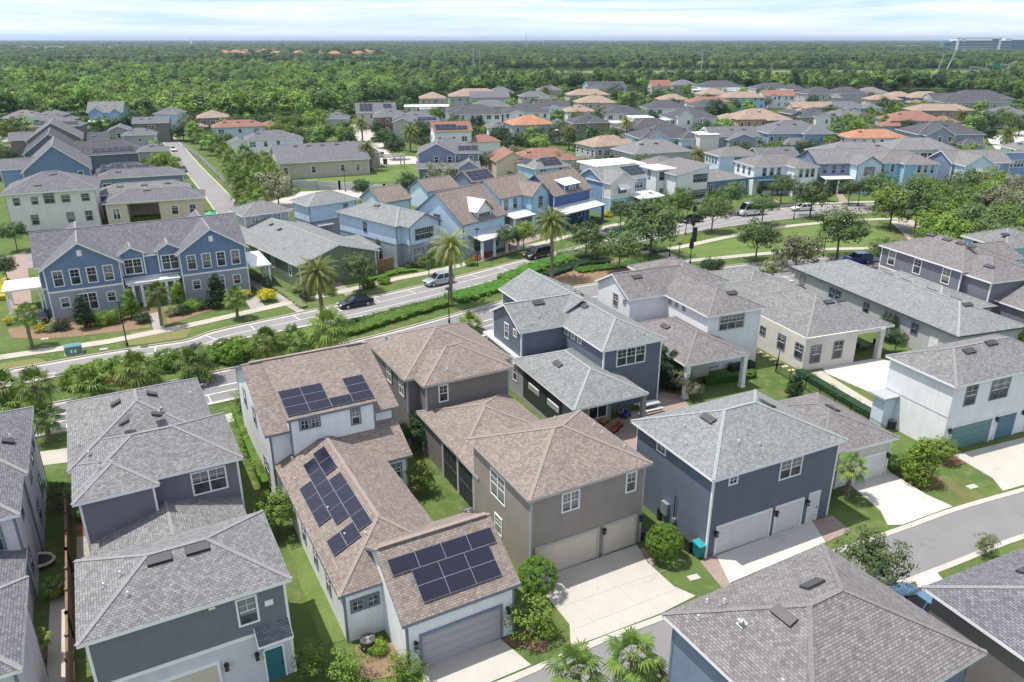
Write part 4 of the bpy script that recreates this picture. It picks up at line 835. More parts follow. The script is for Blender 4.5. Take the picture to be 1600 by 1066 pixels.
simple('second gabled navy house behind the royal blue one on the left', -125, 198, 28, 13.5, 18, 5.4, 'gy', 'roof_dark', 'lap_navy', sl=.74, extra=((6, 2, 30, 16, 4.2, 'hip', dict(roof='roof_dark')),), rows=((3.2, 1.6),), panels=((1, 'F', 16, 1.2, 6, 2),), sides='F')
simple('third gabled house, dark slate with cream roof edge, behind the navy gable on the left', -141, 226, 27, 15.0, 18, 5.4, 'gy', 'roof_slate', 'lap_taupe', sl=.66, extra=((-4.5, 5, 3, 14, 5.4, 'gx'),), rows=((3.2, 1.4),), sides='F')
simple('low dark roofed house almost covered by a big solar array on the left', -100.5, 184.5, 24, 22, 11, 3.4, roof='roof_dark', wall='lap_slateblue', panels=((0, 'F', 2.5, 1.0, 5, 3), (0, 'F', 12, 1.0, 5, 2)), sides='F')
simple('green-gray garage building with slate hip roof beside the alley on the left', -96.5, 203, 18, 9.5, 9, 6, roof='roof_slate', wall='lap_sage', rows=())
simple('gray garage building with pale slate hip roof, beyond the green-gray garage by the alley', -114.5, 231, 20, 12, 10, 6, roof='roof_slate', wall='pale_gray', rows=((4.2, .7),), sides='F', sp=6)
simple('small sage green gabled house with blue solar panels at the alley end', -126.5, 248, 20, 9.5, 12, 6, 'gy', 'roof_slate', 'lap_sage', panels=None, sides='F')
simple('low dark gable-roofed garage between the third gable and the sage house', -127, 228, 20, 11, 13, 3.4, 'gx', 'roof_dark', 'lap_taupe', sides='F')
simple('hip-roofed house with two rows of blue solar panels, far left', -156, 258, 12, 27, 13, 5.5, roof='roof_slate', wall='lap_taupe', panels=((0, 'F', 3, 1.2, 5, 2), (0, 'F', 12, 1.2, 8, 2)), sides='F')
simple('far left house with gray hip roofs and a small central gable, against the woods', -172, 286, 12, 26, 20, 5.8, roof='roof_slate', wall='lap_slateblue', extra=((6, -2, 16, 8, 5.6, 'gy'), (9, 8, 22, 18, 7.5, 'hip')), sides='F')
simple('blue and white house with big gray gable roof and twin front gables against the woods', -163, 300, 14, 17, 15, 6.2, 'gx', 'roof_gray', 'lap_midblue', extra=((1.2, -1.6, 8.4, 7, 6.2, 'gy', dict(sl=.7)), (10.6, -1.6, 16.6, 7, 6.0, 'gy', dict(sl=.7)), (1, -4, 17, .5, 3.0, 'shed', dict(sl=.12, roof='metal_white', open_=True))), sl=.62)
simple('dark gray garage with a royal blue door at the far end of the alley', -130, 268, 16, 14.5, 10, 6, 'gx', 'roof_slate', 'lap_taupe', rows=((3.9, 1.2),), sp=12, sides='F')
simple('light blue house peeking over the dark gray garage at the alley end', -133, 300, 8, 15, 15, 6, roof='roof_slate', wall='lap_paleblue', extra=((7, -3, 15, 6, 6, 'hip'),))
simple('tan tile-roofed house with porches at the far side of the alley, against the woods', -108, 280, 20, 20, 15, 6, roof='roof_tan', wall='brown_gray', extra=((-2, -4, 7, 8, 3.2, 'hip'),), fascia='trim_tan')
simple('pale blue house with a long brick-red roof beyond the alley', -95, 250, 21, 23, 12, 6, 'hip', 'roof_red', 'pale_blue', rows=((4, 1.3),), sides='F', sp=5, extra=((20, 3, 30, 14, 5.5, 'hip', dict(roof='roof_red')),), fascia='trim_tan')
simple('white two-storey house with wide slate hip roof behind the low hall', -74, 222, 21, 22, 13, 6, roof='roof_slate', wall='lap_white', rows=((3.9, 1.4), (.6, 1.6)), sides='FL', extra=((-9, 4, 3, 14, 4.2, 'gy'), (17, -1, 24, 10, 5.8, 'hip')))
h = House('low_house', 'big low house with dark slate roof and rounded shrubs beside the lawn, centre left', (-59.6, 196.3), 22, 'roof_slate', 'beige')
h.block(0, 0, 24, 22, 3.6, 'gx', sl=.30, oh=.5, wall='beige').block(14, 10, 29, 26, 3.6, 'hip', sl=.35)
h.wins('F', .5, (2, 9, 16.5, 20.5), .7, 1.0, 1.6, 1); dk = MB(); dk.box(.42, 3, .3, .5, 8, 2.8); h.extra('patio_opening', dk, ['screen'])
for u_ in (6, 9.5, 13, 17): h.vent(0, 'F', u_, 9.9, 'panelvent')
pg = MB()
for i in range(9): pg.beam((26 + i * 1.1, 6, 3.6), (26 + i * 1.1, 11, 3.6), .12, .25)
for x_, y_ in ((26, 6.5), (34.6, 6.5), (26, 10.5), (34.6, 10.5)): pg.beam((x_, y_, 0), (x_, y_, 3.5), .3, .3)
pg.beam((25.6, 6.5, 3.4), (35, 6.5, 3.4), .2, .3); pg.beam((25.6, 10.5, 3.4), (35, 10.5, 3.4), .2, .3); h.extra('pergola', pg, ['trim_tan']); h.done()

# ---- middle and right rows
S = simple
S('slate-blue house with twin roof gables covered in solar panels beside the lawn, centre', -24.2, 197.3, 4, 16.2, 13, 6, 'hip', 'roof_slate', 'lap_slateblue', sl=.45, extra=((0, -1.0, 10.2, 8, 6, 'gy', dict(sl=.5)), (-.2, -5, 16, .5, 3.0, 'shed', dict(sl=.2, open_=True)), (10, -5.6, 16.2, 1, 3.0, 'gy', dict(sl=.6))), panels=((0, 'F', 10.6, 1.2, 3, 2),), rows=((3.7, 1.5), (.4, 1.8)), sides='F')
S('white house with brick-red solar roof behind the slate-blue panel house', -22.5, 229, 14, 14.5, 11, 6.8, 'gx', 'roof_red', 'white', sl=.55, extra=((13, 0, 25, 10, 3.4, 'hip'),), panels=((0, 'F', 1, .8, 7, 2), (0, 'F', 1, 3.0, 5, 1)), fascia='trim_tan')
S('pale house with slate roof and blue-gray panels left of the red solar roof', -34, 262, 8, 19, 16, 6, 'hip', 'roof_slate', 'pale_gray', panels=((0, 'F', 10, 1.2, 5, 2),), extra=((0, -2, 8, 8, 6, 'gy'),), sides='FL')
S('brown brick house with slate hip roof left of centre beyond the cul-de-sac', -50, 276, 10, 16, 14, 6, 'hip', 'roof_slate', 'brick_brown', extra=((9, -2.5, 15, 6, 5, 'hip'),))
S('gabled gray house with big dark solar array at the edge of the woods, centre left', -61, 298, 12, 19, 14, 6, 'gx', 'roof_slate', 'pale_gray', panels=((0, 'F', 2, 1, 4, 5), (0, 'F', 13, 3, 3, 3)), sl=.55, extra=((9, -2, 17, 6, 6, 'gy'),))
S('modern white flat-roofed house at the edge of the woods', -40, 337, 6, 24, 14, 5.6, 'flat', 'metal_white', 'white', sl=0, name='modern_house', extra=((8, -3, 17, 6, 4.8, 'flat', dict(roof='metal_white')),), fascia='trim_gray')
S('white house with wide dark hip roof left of the terracotta roof', -22, 290, 4, 22, 16, 5.6, 'hip', 'roof_dark', 'lap_white', extra=((-2, 8, 12, 22, 5.6, 'hip'),), sides='F')
S('white house with dark hip roof and pale blue front gable above the terracotta roof', -3, 296, 6, 24, 18, 5.6, 'hip', 'roof_dark', 'lap_white', extra=((3, -2, 11, 8, 5.6, 'gy'),), sides='F')
S('tan tile-roofed house with pale balcony against the woods, centre', -30, 372, 8, 22, 14, 6, 'hip', 'roof_tan', 'pale_gray', extra=((8, -3, 24, 8, 5.6, 'gx', dict(roof='roof_slate')),), fascia='trim_tan')
S('small pale house with slate roof and white gables, centre top row by the trees', -1, 395, 8, 15, 12, 5.5, 'hip', 'roof_slate', 'lap_white', extra=((8, -2, 14, 5, 5.5, 'gy'),))
h = S('cream villa with terracotta orange hip roof and white balcony', 3, 247, 17, 18.5, 15, 6, 'hip', 'roof_terracotta', 'pale_gray', sl=.42, fascia='trim_tan', extra=((15, 2, 22, 10, 3.4, 'flat', dict(roof='metal_white', wall='white')),), sp=2.8)
S('gray stone house with dark slate hip roof and tall entry right of the terracotta villa', 18, 266, 12, 20, 15, 6, 'hip', 'roof_dark', 'brown_gray', extra=((8, -2, 17, 8, 6.3, 'hip'),), sp=2.6)
S('house with tan tile hip roof and pale walls below the gray stone house', 21.5, 206.5, 27, 17.5, 12.5, 5.6, 'hip', 'roof_tan', 'pale_gray', fascia='trim_tan', sp=2.4, rows=((3.2, 1.4), (.5, 1.5)))
S('yellow-cream bungalow with long brick-red roof and green gabled front, centre', -1, 196, 14, 22, 15, 3.4, 'hip', 'roof_red', 'pale_green', extra=((-6.5, 1, 5, 15, 3.4, 'gy', dict(sl=.5, wall='yellow_cream')),), fascia='trim_tan', sp=2.8)
S('light blue house with pyramid roof full of stepped dark solar panels', 4.5, 177, 30, 14, 11, 5.4, 'hip', 'roof_gray', 'lap_aqua', sl=.5, panels=((0, 'F', 4.0, 1.0, 4, 3), (0, 'L', 9, 1, 3, 2)), sides='F')
S('small garage with dark solar roof right of the pyramid panel roof', 15, 172, 30, 9, 8, 3.4, 'gx', 'roof_dark', 'lap_whiteblue', rows=(), panels=((0, 'F', .6, .5, 4, 3),))
S('pale house with brown tile gable roof behind the stone house', 20, 305, 12, 16, 14, 5.6, 'hip', 'roof_tan', 'white', fascia='trim_tan')
S('tan tile-roofed villa above the gray stone house', 28, 345, 10, 22, 16, 6, 'hip', 'roof_tan', 'beige', fascia='trim_tan', extra=((12, -2, 20, 8, 6, 'hip'),))
S('white house with dark hip roof and black screened porch right of the stone house', 39, 300, 8, 22, 17, 5.8, 'hip', 'roof_dark', 'white', sides='FL', extra=((10, -3, 22, 4, 5.2, 'hip', dict(wall='brown_gray')),))
S('slate-roofed low house beyond the stone house, right of the palm', 41, 243, 14, 24, 18, 5.0, 'hip', 'roof_dark', 'pale_gray', rows=((2.6, 1.3),), extra=((12, -1.5, 22, 8, 5.0, 'hip'),))
S('light blue house with dark hip roof and triangular gable, centre right', 46, 227, 10, 21, 15, 5.4, 'hip', 'roof_dark', 'lap_paleblue', extra=((2, -1.2, 9, 7, 5.4, 'gy', dict(sl=.6)), (12, -3, 22, 8, 5.4, 'hip')), rows=((2.9, 1.6),), sides='F', sp=2.2)
S('gray hip-roofed house just behind the white modern house', 34.5, 196, 22, 17, 12, 5.2, 'hip', 'roof_gray', 'pale_gray', rows=())
S('white modern house with flat white roofs and gray gable, centre right', 60.5, 226, 8, 17, 12, 6.2, 'gx', 'roof_slate', 'lap_lavender', extra=((-4, -1, 3, 8, 7.0, 'flat', dict(roof='metal_white', wall='cream', sl=0)), (7, 8, 17, 16, 7.0, 'flat', dict(roof='metal_white', wall='white', sl=0)), (5, -3, 15, 5, 5.6, 'gy', dict(sl=.35))), name='modern_house', sides='F')
S('low dark-roofed garage squeezed between the modern house and the balcony house', 66, 206, 10, 12, 10, 3.6, 'gx', 'roof_slate', 'lap_slateblue', rows=())
S('white castle-like house with dark roof and arched windows, centre right', 57, 287, 6, 22, 15, 5.8, 'hip', 'roof_dark', 'white', extra=((3, -2.5, 10, 6, 6.5, 'gy', dict(sl=.8)), (14, -2, 21, 6, 5.8, 'hip')), sp=2.2)
S('white house with dark hip roof behind the castle-like house, left of it', 56, 325, 4, 22, 16, 5.6, 'hip', 'roof_dark', 'lap_white')
S('orange-clay villa with tan tile roof and golden ridge lines, right of centre', 82, 275, 8, 23, 17, 6, 'hip', 'roof_tan', 'orange_clay', extra=((12, -3, 23, 6, 5.8, 'hip', dict(wall='brown_gray')), (-5, 6, 5, 16, 5.6, 'hip')), fascia='trim_tan', sp=2.6)
S('beige house with pale tan tile roof above the orange-clay villa', 97, 322, 6, 27, 16, 5.8, 'hip', 'roof_tan', 'beige', fascia='trim_tan', extra=((16, -2, 27, 8, 5.8, 'hip'),))
S('dark roofed low house above the castle-like house', 76, 340, 6, 24, 16, 4.8, 'hip', 'roof_dark', 'pale_gray', rows=((2.6, 1.2),))
S('brick-red low roofed house in the upper middle right', 84, 385, 6, 32, 14, 4.6, 'hip', 'roof_red', 'white', rows=(), fascia='trim_tan')
S('light blue walled house with tan tile roof in the upper middle right', 106, 380, 6, 26, 15, 5.4, 'hip', 'roof_tan', 'sky_blue', fascia='trim_tan')
S('white gabled house with brick-red roof and white porch in the upper right', 129, 392, 5, 22, 15, 5.6, 'gx', 'roof_red', 'white', extra=((2, -2, 9, 6, 5.6, 'gy'),), fascia='trim_tan')
S('tan roofed white gabled house in the upper middle', 84, 418, 6, 20, 16, 5.8, 'hip', 'roof_tan', 'white', fascia='trim_tan')
S('dark roofed house with white parapet by the tree line, upper middle right', 88, 448, 6, 30, 18, 6.2, 'hip', 'roof_dark', 'lap_white', extra=((-4, -3, 6, 6, 5, 'flat', dict(roof='metal_white', sl=0)), (18, -4, 26, 4, 4.6, 'flat', dict(roof='metal_white', sl=0))))
S('little pink cottage with brick-red roof and two white roof tubes by the tree line', 71, 455, 8, 16, 12, 5.6, 'gx', 'roof_red', 'beige', sl=.7, extra=((2, -1.5, 8, 5, 5.2, 'gy', dict(sl=.9)),), fascia='trim_tan')
S('dark roofed house left of the little pink cottage', 53, 425, 5, 24, 14, 5.4, 'hip', 'roof_dark', 'brown_gray')
h = House('modern_house', 'white modern cube house with blue glass corners in the upper middle', un(990, 198, 4), 10, 'metal_white', 'white'); h.block(0, 0, 8, 9, 6.5, 'flat', sl=0).block(8, 1, 15, 9, 5.4, 'flat', sl=0).block(-8, 2, 0, 10, 4.6, 'flat', sl=0); h.wins('F', .35, (1.6, 4, 6.4), 3.2, 1.6, 2.6, 2, 'trim_slate').wins('F', 1.35, (10, 13), 2.8, 1.2, 1.6, 1, 'trim_slate'); h.done()
S('brown tan-roofed house right of the white modern cube', 70, 385, 8, 20, 15, 5.2, 'hip', 'roof_tan', 'beige', fascia='trim_tan')
S('white house with dark roof and light blue gables by the tree line', 52, 468, 12, 26, 16, 6, 'gx', 'roof_dark', 'lap_paleblue', extra=((1, -2, 9, 8, 6, 'gy'), (17, -2, 25, 8, 6, 'gy')))
S('tan tile-roofed house in front of the white gabled tree-line house', 38, 415, 10, 24, 14, 5.6, 'hip', 'roof_tan', 'beige', fascia='trim_tan')
S('gray roofed house with a date palm in front, upper centre', 5, 380, 12, 20, 14, 5.6, 'hip', 'roof_slate', 'beige', extra=((10, -3, 20, 6, 4.6, 'hip'),))
S('gray hip-roofed house behind the date palm at the tree line', 15, 415, 8, 18, 13, 6.2, 'hip', 'roof_slate', 'beige')
S('tall dark roofed house with white porches near the tree line, right', 142, 455, 6, 26, 16, 6.0, 'hip', 'roof_dark', 'lap_white', extra=((16, -3, 24, 5, 5, 'flat', dict(roof='metal_white', sl=0)),))
S('wide dark double-hip house near the tree line, right', 150, 415, 6, 20, 16, 6.2, 'hip', 'roof_dark', 'pale_gray', extra=((17, 3, 38, 18, 6.2, 'hip'), (14, -2, 20, 4, 4.6, 'flat', dict(roof='metal_white', sl=0))))
S('dark roofed house with black timber gable and white columns, right', 108, 290, 8, 22, 17, 6, 'hip', 'roof_dark', 'brown_gray', extra=((8, -3, 18, 8, 6.2, 'gy', dict(wall='white')), (-3, 4, 6, 18, 6.8, 'gy')), sp=2.4)
S('blue two-storey house with dark slate hip roof, right of centre', 79, 238, 6, 19.5, 14, 6, 'hip', 'roof_slate', 'lap_midblue', extra=((10, -1.5, 20, 8, 6, 'hip'), (3, -4, 13, 3, 3.2, 'hip')), sides='FL', sp=2.4)
S('low dark slate house behind the black-gabled house, right', 124, 325, 5, 30, 15, 5, 'hip', 'roof_slate', 'lap_paleblue', rows=((2.4, 1.3),), extra=((24, -4, 36, 8, 5.2, 'hip'),))
S('tan roofed house with gabled corners behind the black-gabled house', 112, 345, 4, 26, 13, 5.2, 'gx', 'roof_tan', 'beige', rows=(), fascia='trim_tan')
S('brick-tan roofed house above the palm thicket, right', 167, 372, 2, 22, 14, 5.6, 'hip', 'roof_tan', 'beige', fascia='trim_tan')
S('white house with vivid terracotta roof right of the palm thicket', 101, 238, 3, 23.5, 13, 5.6, 'hip', 'roof_terracotta', 'white', extra=((9, -4, 20, 2, 3.2, 'hip', dict(roof='roof_terracotta')),), sides='FL', sp=2.6, fascia='trim_tan')
S('gray hip-roofed house directly behind the slate-trimmed cottage', 80, 199, 2, 21, 13, 5.2, 'hip', 'roof_gray', 'lap_whiteblue', rows=())
S('gray hip-roofed house with pale walls behind the sky-blue house', 103, 212, 0, 19, 12, 5.0, 'hip', 'roof_gray', 'lap_white', rows=((2.8, 1.2),), sides='F', sp=2.0)
S('slate house with dark roof and wide front gable near the cul-de-sac, right', 124, 240, 0, 24, 17, 5.8, 'hip', 'roof_dark', 'lap_lavender', extra=((2, -2, 12.5, 9, 5.6, 'gy', dict(sl=.6)), (13, -5, 22, 3, 3.2, 'hip')), sp=2.4, rows=((2.9, 1.5),), sides='F')
S('pale blue house with brick-red tile roofs, left of the wide-gabled slate house', 135, 288, 0, 25, 17, 5.2, 'hip', 'roof_red', 'sky_blue', extra=((22, 4, 34, 15, 4.4, 'hip', dict(roof='roof_red')), (-5, -3, 8, 6, 3.6, 'hip', dict(roof='roof_red'))), fascia='trim_tan')
S('beige house under a long tan roof above the brick-red tile roofs, far right', 162, 325, 0, 35, 15, 5, 'hip', 'roof_tan', 'brown_gray', rows=((2.5, 1.2),), fascia='trim_tan')
S('gray house with tan tile double hip roof at the tree line, far right', 188, 385, 4, 28, 17, 5.8, 'hip', 'roof_tan', 'lap_slateblue', extra=((-12, 8, 8, 22, 6, 'hip'), (-2, -5, 8, 5, 3.6, 'hip')), fascia='trim_tan')
S('large white house under dark double hip roof at the tree line, far right', 216, 362, 2, 38, 22, 6.2, 'hip', 'roof_dark', 'pale_gray', extra=((-14, 3, 12, 20, 5.6, 'gx'), (10, -8, 30, 6, 5, 'hip')), sp=4)
S('low dark slate house in front of the large white tree-line house, far right', 196, 343, 2, 28, 14, 5, 'hip', 'roof_dark', 'pale_gray', rows=((2.6, 1.2),))
S('small white and blue corner house at the right edge by the cul-de-sac', 171, 222, -4, 14, 12, 5.2, 'hip', 'roof_gray', 'white')
S('pale house with gray roof cut by the right edge above the grove', 75.5, 98, 16, 11, 10, 5.5, 'hip', 'roof_gray', 'lap_aqua', sides='FL')
S('tan roofed house peeking out left of the third gable at the far left edge', -195, 300, 10, 14, 12, 5, 'hip', 'roof_taupe', 'beige')
S('tan roofed house hidden behind slate roofs near the white modern house', -14, 345, 8, 22, 14, 5.4, 'hip', 'roof_slate', 'pale_gray', rows=())
S('gray gabled house filling the row above the dark triangular-gable roof', 8, 335, 8, 22, 14, 5.6, 'gx', 'roof_dark', 'lap_whiteblue', extra=((8, -2, 15, 6, 5.6, 'gy'),), rows=())

for (lab, u, v, uR, yaw, d, ze, rf, wm) in [
  ('slate hip-roofed house at the tree line right behind the pink cottage', 1052, 133, 1092, 8, 14, 5.6, 'roof_slate', 'pale_gray'), ('dark-roofed pale house at the tree line left of the wide double-hip roof', 1228, 140, 1262, 6, 14, 5.6, 'roof_dark', 'beige'),
  ('tan-roofed low house squeezed above the clay villa on its right', 1250, 178, 1292, 6, 12, 4.6, 'roof_tan', 'beige'), ('gray-roofed white house between the terracotta villa and the red solar roof', 762, 200, 800, 8, 11, 4.6, 'roof_slate', 'lap_white'),
  ('dark hip-roofed house left of the black screened porch house', 896, 204, 925, 10, 8, 3.6, 'roof_dark', 'brown_gray'), ('slate house behind the thicket of bright palms', 1312, 181, 1362, 5, 13, 5, 'roof_slate', 'lap_paleblue'),
  ('beige gabled house at the tree line left of the tan double hip', 1345, 146, 1392, 5, 14, 5.2, 'roof_taupe', 'beige'), ('small slate-roofed house beside the left woods, near the lane', 505, 186, 545, 8, 12, 5, 'roof_slate', 'pale_gray'),
  ('brown-roofed house left of the tan balcony house by the woods', 655, 154, 698, 8, 13, 5.4, 'roof_tan', 'beige'), ('white-walled slate house above the cul-de-sac at far right', 1560, 178, 1610, 4, 12, 5, 'roof_slate', 'white')]:
    x, y = un(u, v, ze + ZO); simple(lab, x, y, yaw, fit_width(x, y, yaw, ze + ZO, uR), d, ze, roof=rf, wall=wm, rows=((3.2, 1.3),))
# ------------------------------------------------------------------ ground, roads, paths
def catmull(P, n=6):
    out = []
    for i in range(len(P) - 1):
        p0 = P[max(i - 1, 0)]; p1 = P[i]; p2 = P[i + 1]; p3 = P[min(i + 2, len(P) - 1)]
        for k in range(n):
            t = k / n
            out.append(tuple(.5 * ((2 * p1[j]) + (-p0[j] + p2[j]) * t + (2 * p0[j] - 5 * p1[j] + 4 * p2[j] - p3[j]) * t * t + (-p0[j] + 3 * p1[j] - 3 * p2[j] + p3[j]) * t ** 3) for j in (0, 1)))
    out.append(tuple(P[-1])); return out
def resample(P, n):
    L = [0]
    for a, b in zip(P, P[1:]): L.append(L[-1] + math.dist(a, b))
    out = []; j = 0
    for i in range(n):
        t = L[-1] * i / (n - 1)
        while j < len(L) - 2 and L[j + 1] < t: j += 1
        f = (t - L[j]) / max(1e-9, L[j + 1] - L[j]); out.append((P[j][0] + (P[j + 1][0] - P[j][0]) * f, P[j][1] + (P[j + 1][1] - P[j][1]) * f))
    return out
def offset(P, d):
    out = []
    for i, p in enumerate(P):
        a = P[max(i - 1, 0)]; b = P[min(i + 1, len(P) - 1)]; dx, dy = b[0] - a[0], b[1] - a[1]; l = math.hypot(dx, dy) or 1
        out.append((p[0] - dy / l * d, p[1] + dx / l * d))
    return out
def ribbon(name, A, B, z, mat, kind='structure', parent=None):
    n = 80; a = resample(A, n); b = resample(B, n); m = MB(); run = 0
    for i in range(n - 1):
        l = math.dist(a[i], a[i + 1]); w = math.dist(a[i], b[i])
        m.poly([(*b[i], z), (*b[i + 1], z), (*a[i + 1], z), (*a[i], z)], 0, [(run, 0), (run + l, 0), (run + l, w), (run, w)]); run += l
    o = m.build(name, mat, parent)
    if kind: o['kind'] = kind
    return o
def kerb(P, w=.16, hgt=.12, side=1, name='kerb', mat='kerb_concrete'):
    Q = offset(P, w * side); m = MB()
    for i in range(len(P) - 1):
        a, b, c, d = P[i], P[i + 1], Q[i + 1], Q[i]
        m.poly([(*a, hgt), (*b, hgt), (*c, hgt), (*d, hgt)]) if side > 0 else m.poly([(*d, hgt), (*c, hgt), (*b, hgt), (*a, hgt)])
        for (p, q) in ((a, b), (c, d)): m.poly([(*p, -.01), (*q, -.01), (*q, hgt), (*p, hgt)])
    return tag(m.build(name, mat), kind='structure')
SLN = [0]
def slab(name, pts, z, mat, px=True, hgt=0, kind='structure'):
    SLN[0] += 1; z += SLN[0] * .0006
    P = [un(*p) for p in pts] if px else pts
    ar = sum(P[i][0] * P[(i + 1) % len(P)][1] - P[(i + 1) % len(P)][0] * P[i][1] for i in range(len(P)))
    if ar < 0: P = P[::-1]
    m = MB(); e = Vector((math.cos(R(27)), math.sin(R(27)))); f = Vector((-e.y, e.x))
    m.poly([(*p, z + hgt) for p in P], 0, [(Vector(p).dot(e), Vector(p).dot(f)) for p in P])
    if hgt:
        for i in range(len(P)): a, b = P[i], P[(i + 1) % len(P)]; m.poly([(*a, -.01), (*b, -.01), (*b, z + hgt), (*a, z + hgt)])
    o = m.build(name, mat); o['kind'] = kind; return o
# one ground sheet to the horizon: mown grass in the estate, woodland floor beyond it
m, nt_, b_ = mat_base('estate_ground'); p_ = geo_pos(nt_)
l1 = mixrgb(nt_, (.065, .108, .03, 1), (.105, .15, .045, 1), ramp(nt_, noise(nt_, p_, .16, 5), .35, .68))
l1 = mixrgb(nt_, l1, (.155, .165, .065, 1), ramp(nt_, noise(nt_, p_, 1.1, 6, .7), .5, .68))
l1 = mixrgb(nt_, l1, (.17, .13, .07, 1), ramp(nt_, noise(nt_, p_, .09, 5, .6), .60, .70))
w1 = mixrgb(nt_, (.04, .07, .022, 1), (.08, .12, .04, 1), ramp(nt_, noise(nt_, p_, .02, 6), .35, .65))
w1 = mixrgb(nt_, w1, (.03, .045, .025, 1), ramp(nt_, noise(nt_, p_, .0009, 6, .6), .42, .6))
s_ = N(nt_, 'ShaderNodeSeparateXYZ'); nt_.links.new(p_, s_.inputs[0])
r_ = N(nt_, 'ShaderNodeMapRange'); r_.inputs['From Min'].default_value = 330; r_.inputs['From Max'].default_value = 430; nt_.links.new(s_.outputs['Y'], r_.inputs[0])
nt_.links.new(mixrgb(nt_, l1, w1, r_.outputs[0]), b_.inputs['Base Color']); b_.inputs['Roughness'].default_value = .95; b_.inputs['Specular IOR Level'].default_value = .1
bump(nt_, b_, noise(nt_, p_, 7, 4), .5, .05)
g = MB(); XS = [-30000, -6000, -1200, -300, -60, 60, 300, 1200, 6000, 30000]; YS = [-300, 0, 60, 200, 600, 2000, 8000, 40000]
for i in range(len(XS) - 1):
    for j in range(len(YS) - 1): g.poly([(XS[i], YS[j], 0), (XS[i + 1], YS[j], 0), (XS[i + 1], YS[j + 1], 0), (XS[i], YS[j + 1], 0)])
tag(g.build('ground', 'estate_ground'), kind='structure')
k_ = 33.6 / 33
def wl(P): return catmull([(x * k_, y * k_) for x, y in P], 6)
EA = wl([(-84, 56), (-66, 66.5), (-54.6, 74.2), (-47.5, 78.6), (-42.3, 81.4), (-38.2, 83.4), (-36.0, 86.6), (-28.8, 92.1), (-23, 96.6), (-16.9, 101.6), (-8.5, 108.8), (0.1, 117.0), (10, 125.7), (20, 134.5), (31.6, 143.6), (43.4, 152.2), (55.8, 158.6), (66.5, 161.7), (85, 164), (120, 167), (220, 170)])
EB = wl([(-81, 51), (-64, 62.5), (-51.9, 70.2), (-44, 75.6), (-33.2, 82.9), (-24.3, 88.6), (-16, 93.6), (-9.1, 98.8), (-2.7, 105.0), (3.8, 112.0), (10.0, 119.0), (18, 127), (29.6, 135.0), (35.6, 138.9), (46.2, 144.5), (55.0, 148.6), (62.6, 151.4), (74.3, 153.7), (95, 156), (130, 158), (220, 160)])
EC = wl([(-77, 45), (-60, 56.5), (-45.6, 66.1), (-38.5, 69.8), (-31, 74.6), (-22.2, 80.4), (-17.5, 83.9), (-12.2, 88.2), (-3.6, 95.8), (3, 100.8), (13.1, 106.4), (32.9, 114.6), (48.5, 119.4), (62, 122.5), (85, 125.5), (120, 128), (220, 130)])
ED = wl([(-73, 38), (-56, 50.5), (-42.6, 59.8), (-36, 62.7), (-28.2, 67.0), (-18, 73.5), (-7, 81.5), (3, 90), (16, 97.5), (36, 105), (52, 110), (75, 114), (110, 117), (220, 119)])
ribbon('road', EA, EB, .004, 'asphalt'); ribbon('road', EC, ED, .004, 'asphalt_dark')
kerb(EA, side=1); kerb(EB, side=-1); kerb(EC, side=1); kerb(ED, side=-1)
# gutters and road markings
def strip(P, d, w, z=.012, a=0.0, b=1.0, dash=None, mat='road_paint'):
    Q = resample(offset(P, d), 400); Q = Q[int(a * 399):int(b * 399) + 1]; m = MB(); R1 = offset(Q, w / 2); R2 = offset(Q, -w / 2); s = 0
    for i in range(len(Q) - 1):
        s += math.dist(Q[i], Q[i + 1])
        if dash and (s % (dash[0] + dash[1])) > dash[0]: continue
        m.poly([(*R2[i], z), (*R2[i + 1], z), (*R1[i + 1], z), (*R1[i], z)])
    return tag(m.build('road_marking' if mat == 'road_paint' else 'gutter', mat), kind='structure')
strip(EA, -.35, .5, .008, mat='kerb_concrete'); strip(EB, .3, .4, .008, mat='kerb_concrete'); strip(EC, -.3, .4, .008, mat='kerb_concrete'); strip(ED, .35, .5, .008, mat='kerb_concrete')
strip(EA, -2.6, .10, a=.14, b=.62); strip(EA, -3.4, .12, a=.0, b=.12, dash=(1.6, 2.4)); strip(EA, -4.9, .1, a=.13, b=.62); strip(ED, 2.5, .14); strip(ED, 4.1, .14)
tk = MB(); Q = resample(EA, 300)
for i in range(44, 190, 5):
    p, q = Q[i], Q[i + 1]; dx, dy = q[0] - p[0], q[1] - p[1]; l_ = math.hypot(dx, dy); nx, ny = dy / l_, -dx / l_
    tk.beam((p[0] + nx * .5, p[1] + ny * .5, .008), (p[0] + nx * 2.5, p[1] + ny * 2.5, .008), .09, .012)
Q = resample(ED, 300)
for i in range(20, 280, 6):
    p, q = Q[i], Q[i + 1]; dx, dy = q[0] - p[0], q[1] - p[1]; l_ = math.hypot(dx, dy); nx, ny = -dy / l_, dx / l_
    tk.beam((p[0] + nx * .5, p[1] + ny * .5, .008), (p[0] + nx * 2.4, p[1] + ny * 2.4, .008), .09, .012)
tag(tk.build('road_marking', 'road_paint'), kind='structure')
for (u, v, r) in ((93, 587, .5), (94, 643, .5), (283, 590, .4)):
    x, y = un(u, v); mh = MB(); mh.tube([(x, y, .0), (x, y, .016)], r, 16); mh.build('manhole_cover', 'black_metal')['kind'] = 'structure'
# far pavement
SW = catmull([un(*p) for p in [(-60, 567), (0, 559), (82, 547), (165, 535), (235, 521), (300, 508), (375, 491), (450, 474), (540, 455), (610, 438), (700, 420), (800, 392), (860, 377), (930, 359), (990, 347)]] + [(34, 150), (46, 157.5), (58, 164), (70, 167), (100, 170), (200, 175)], 5)
ribbon('pavement', offset(SW, .85), offset(SW, -.85), .055, 'sidewalk')
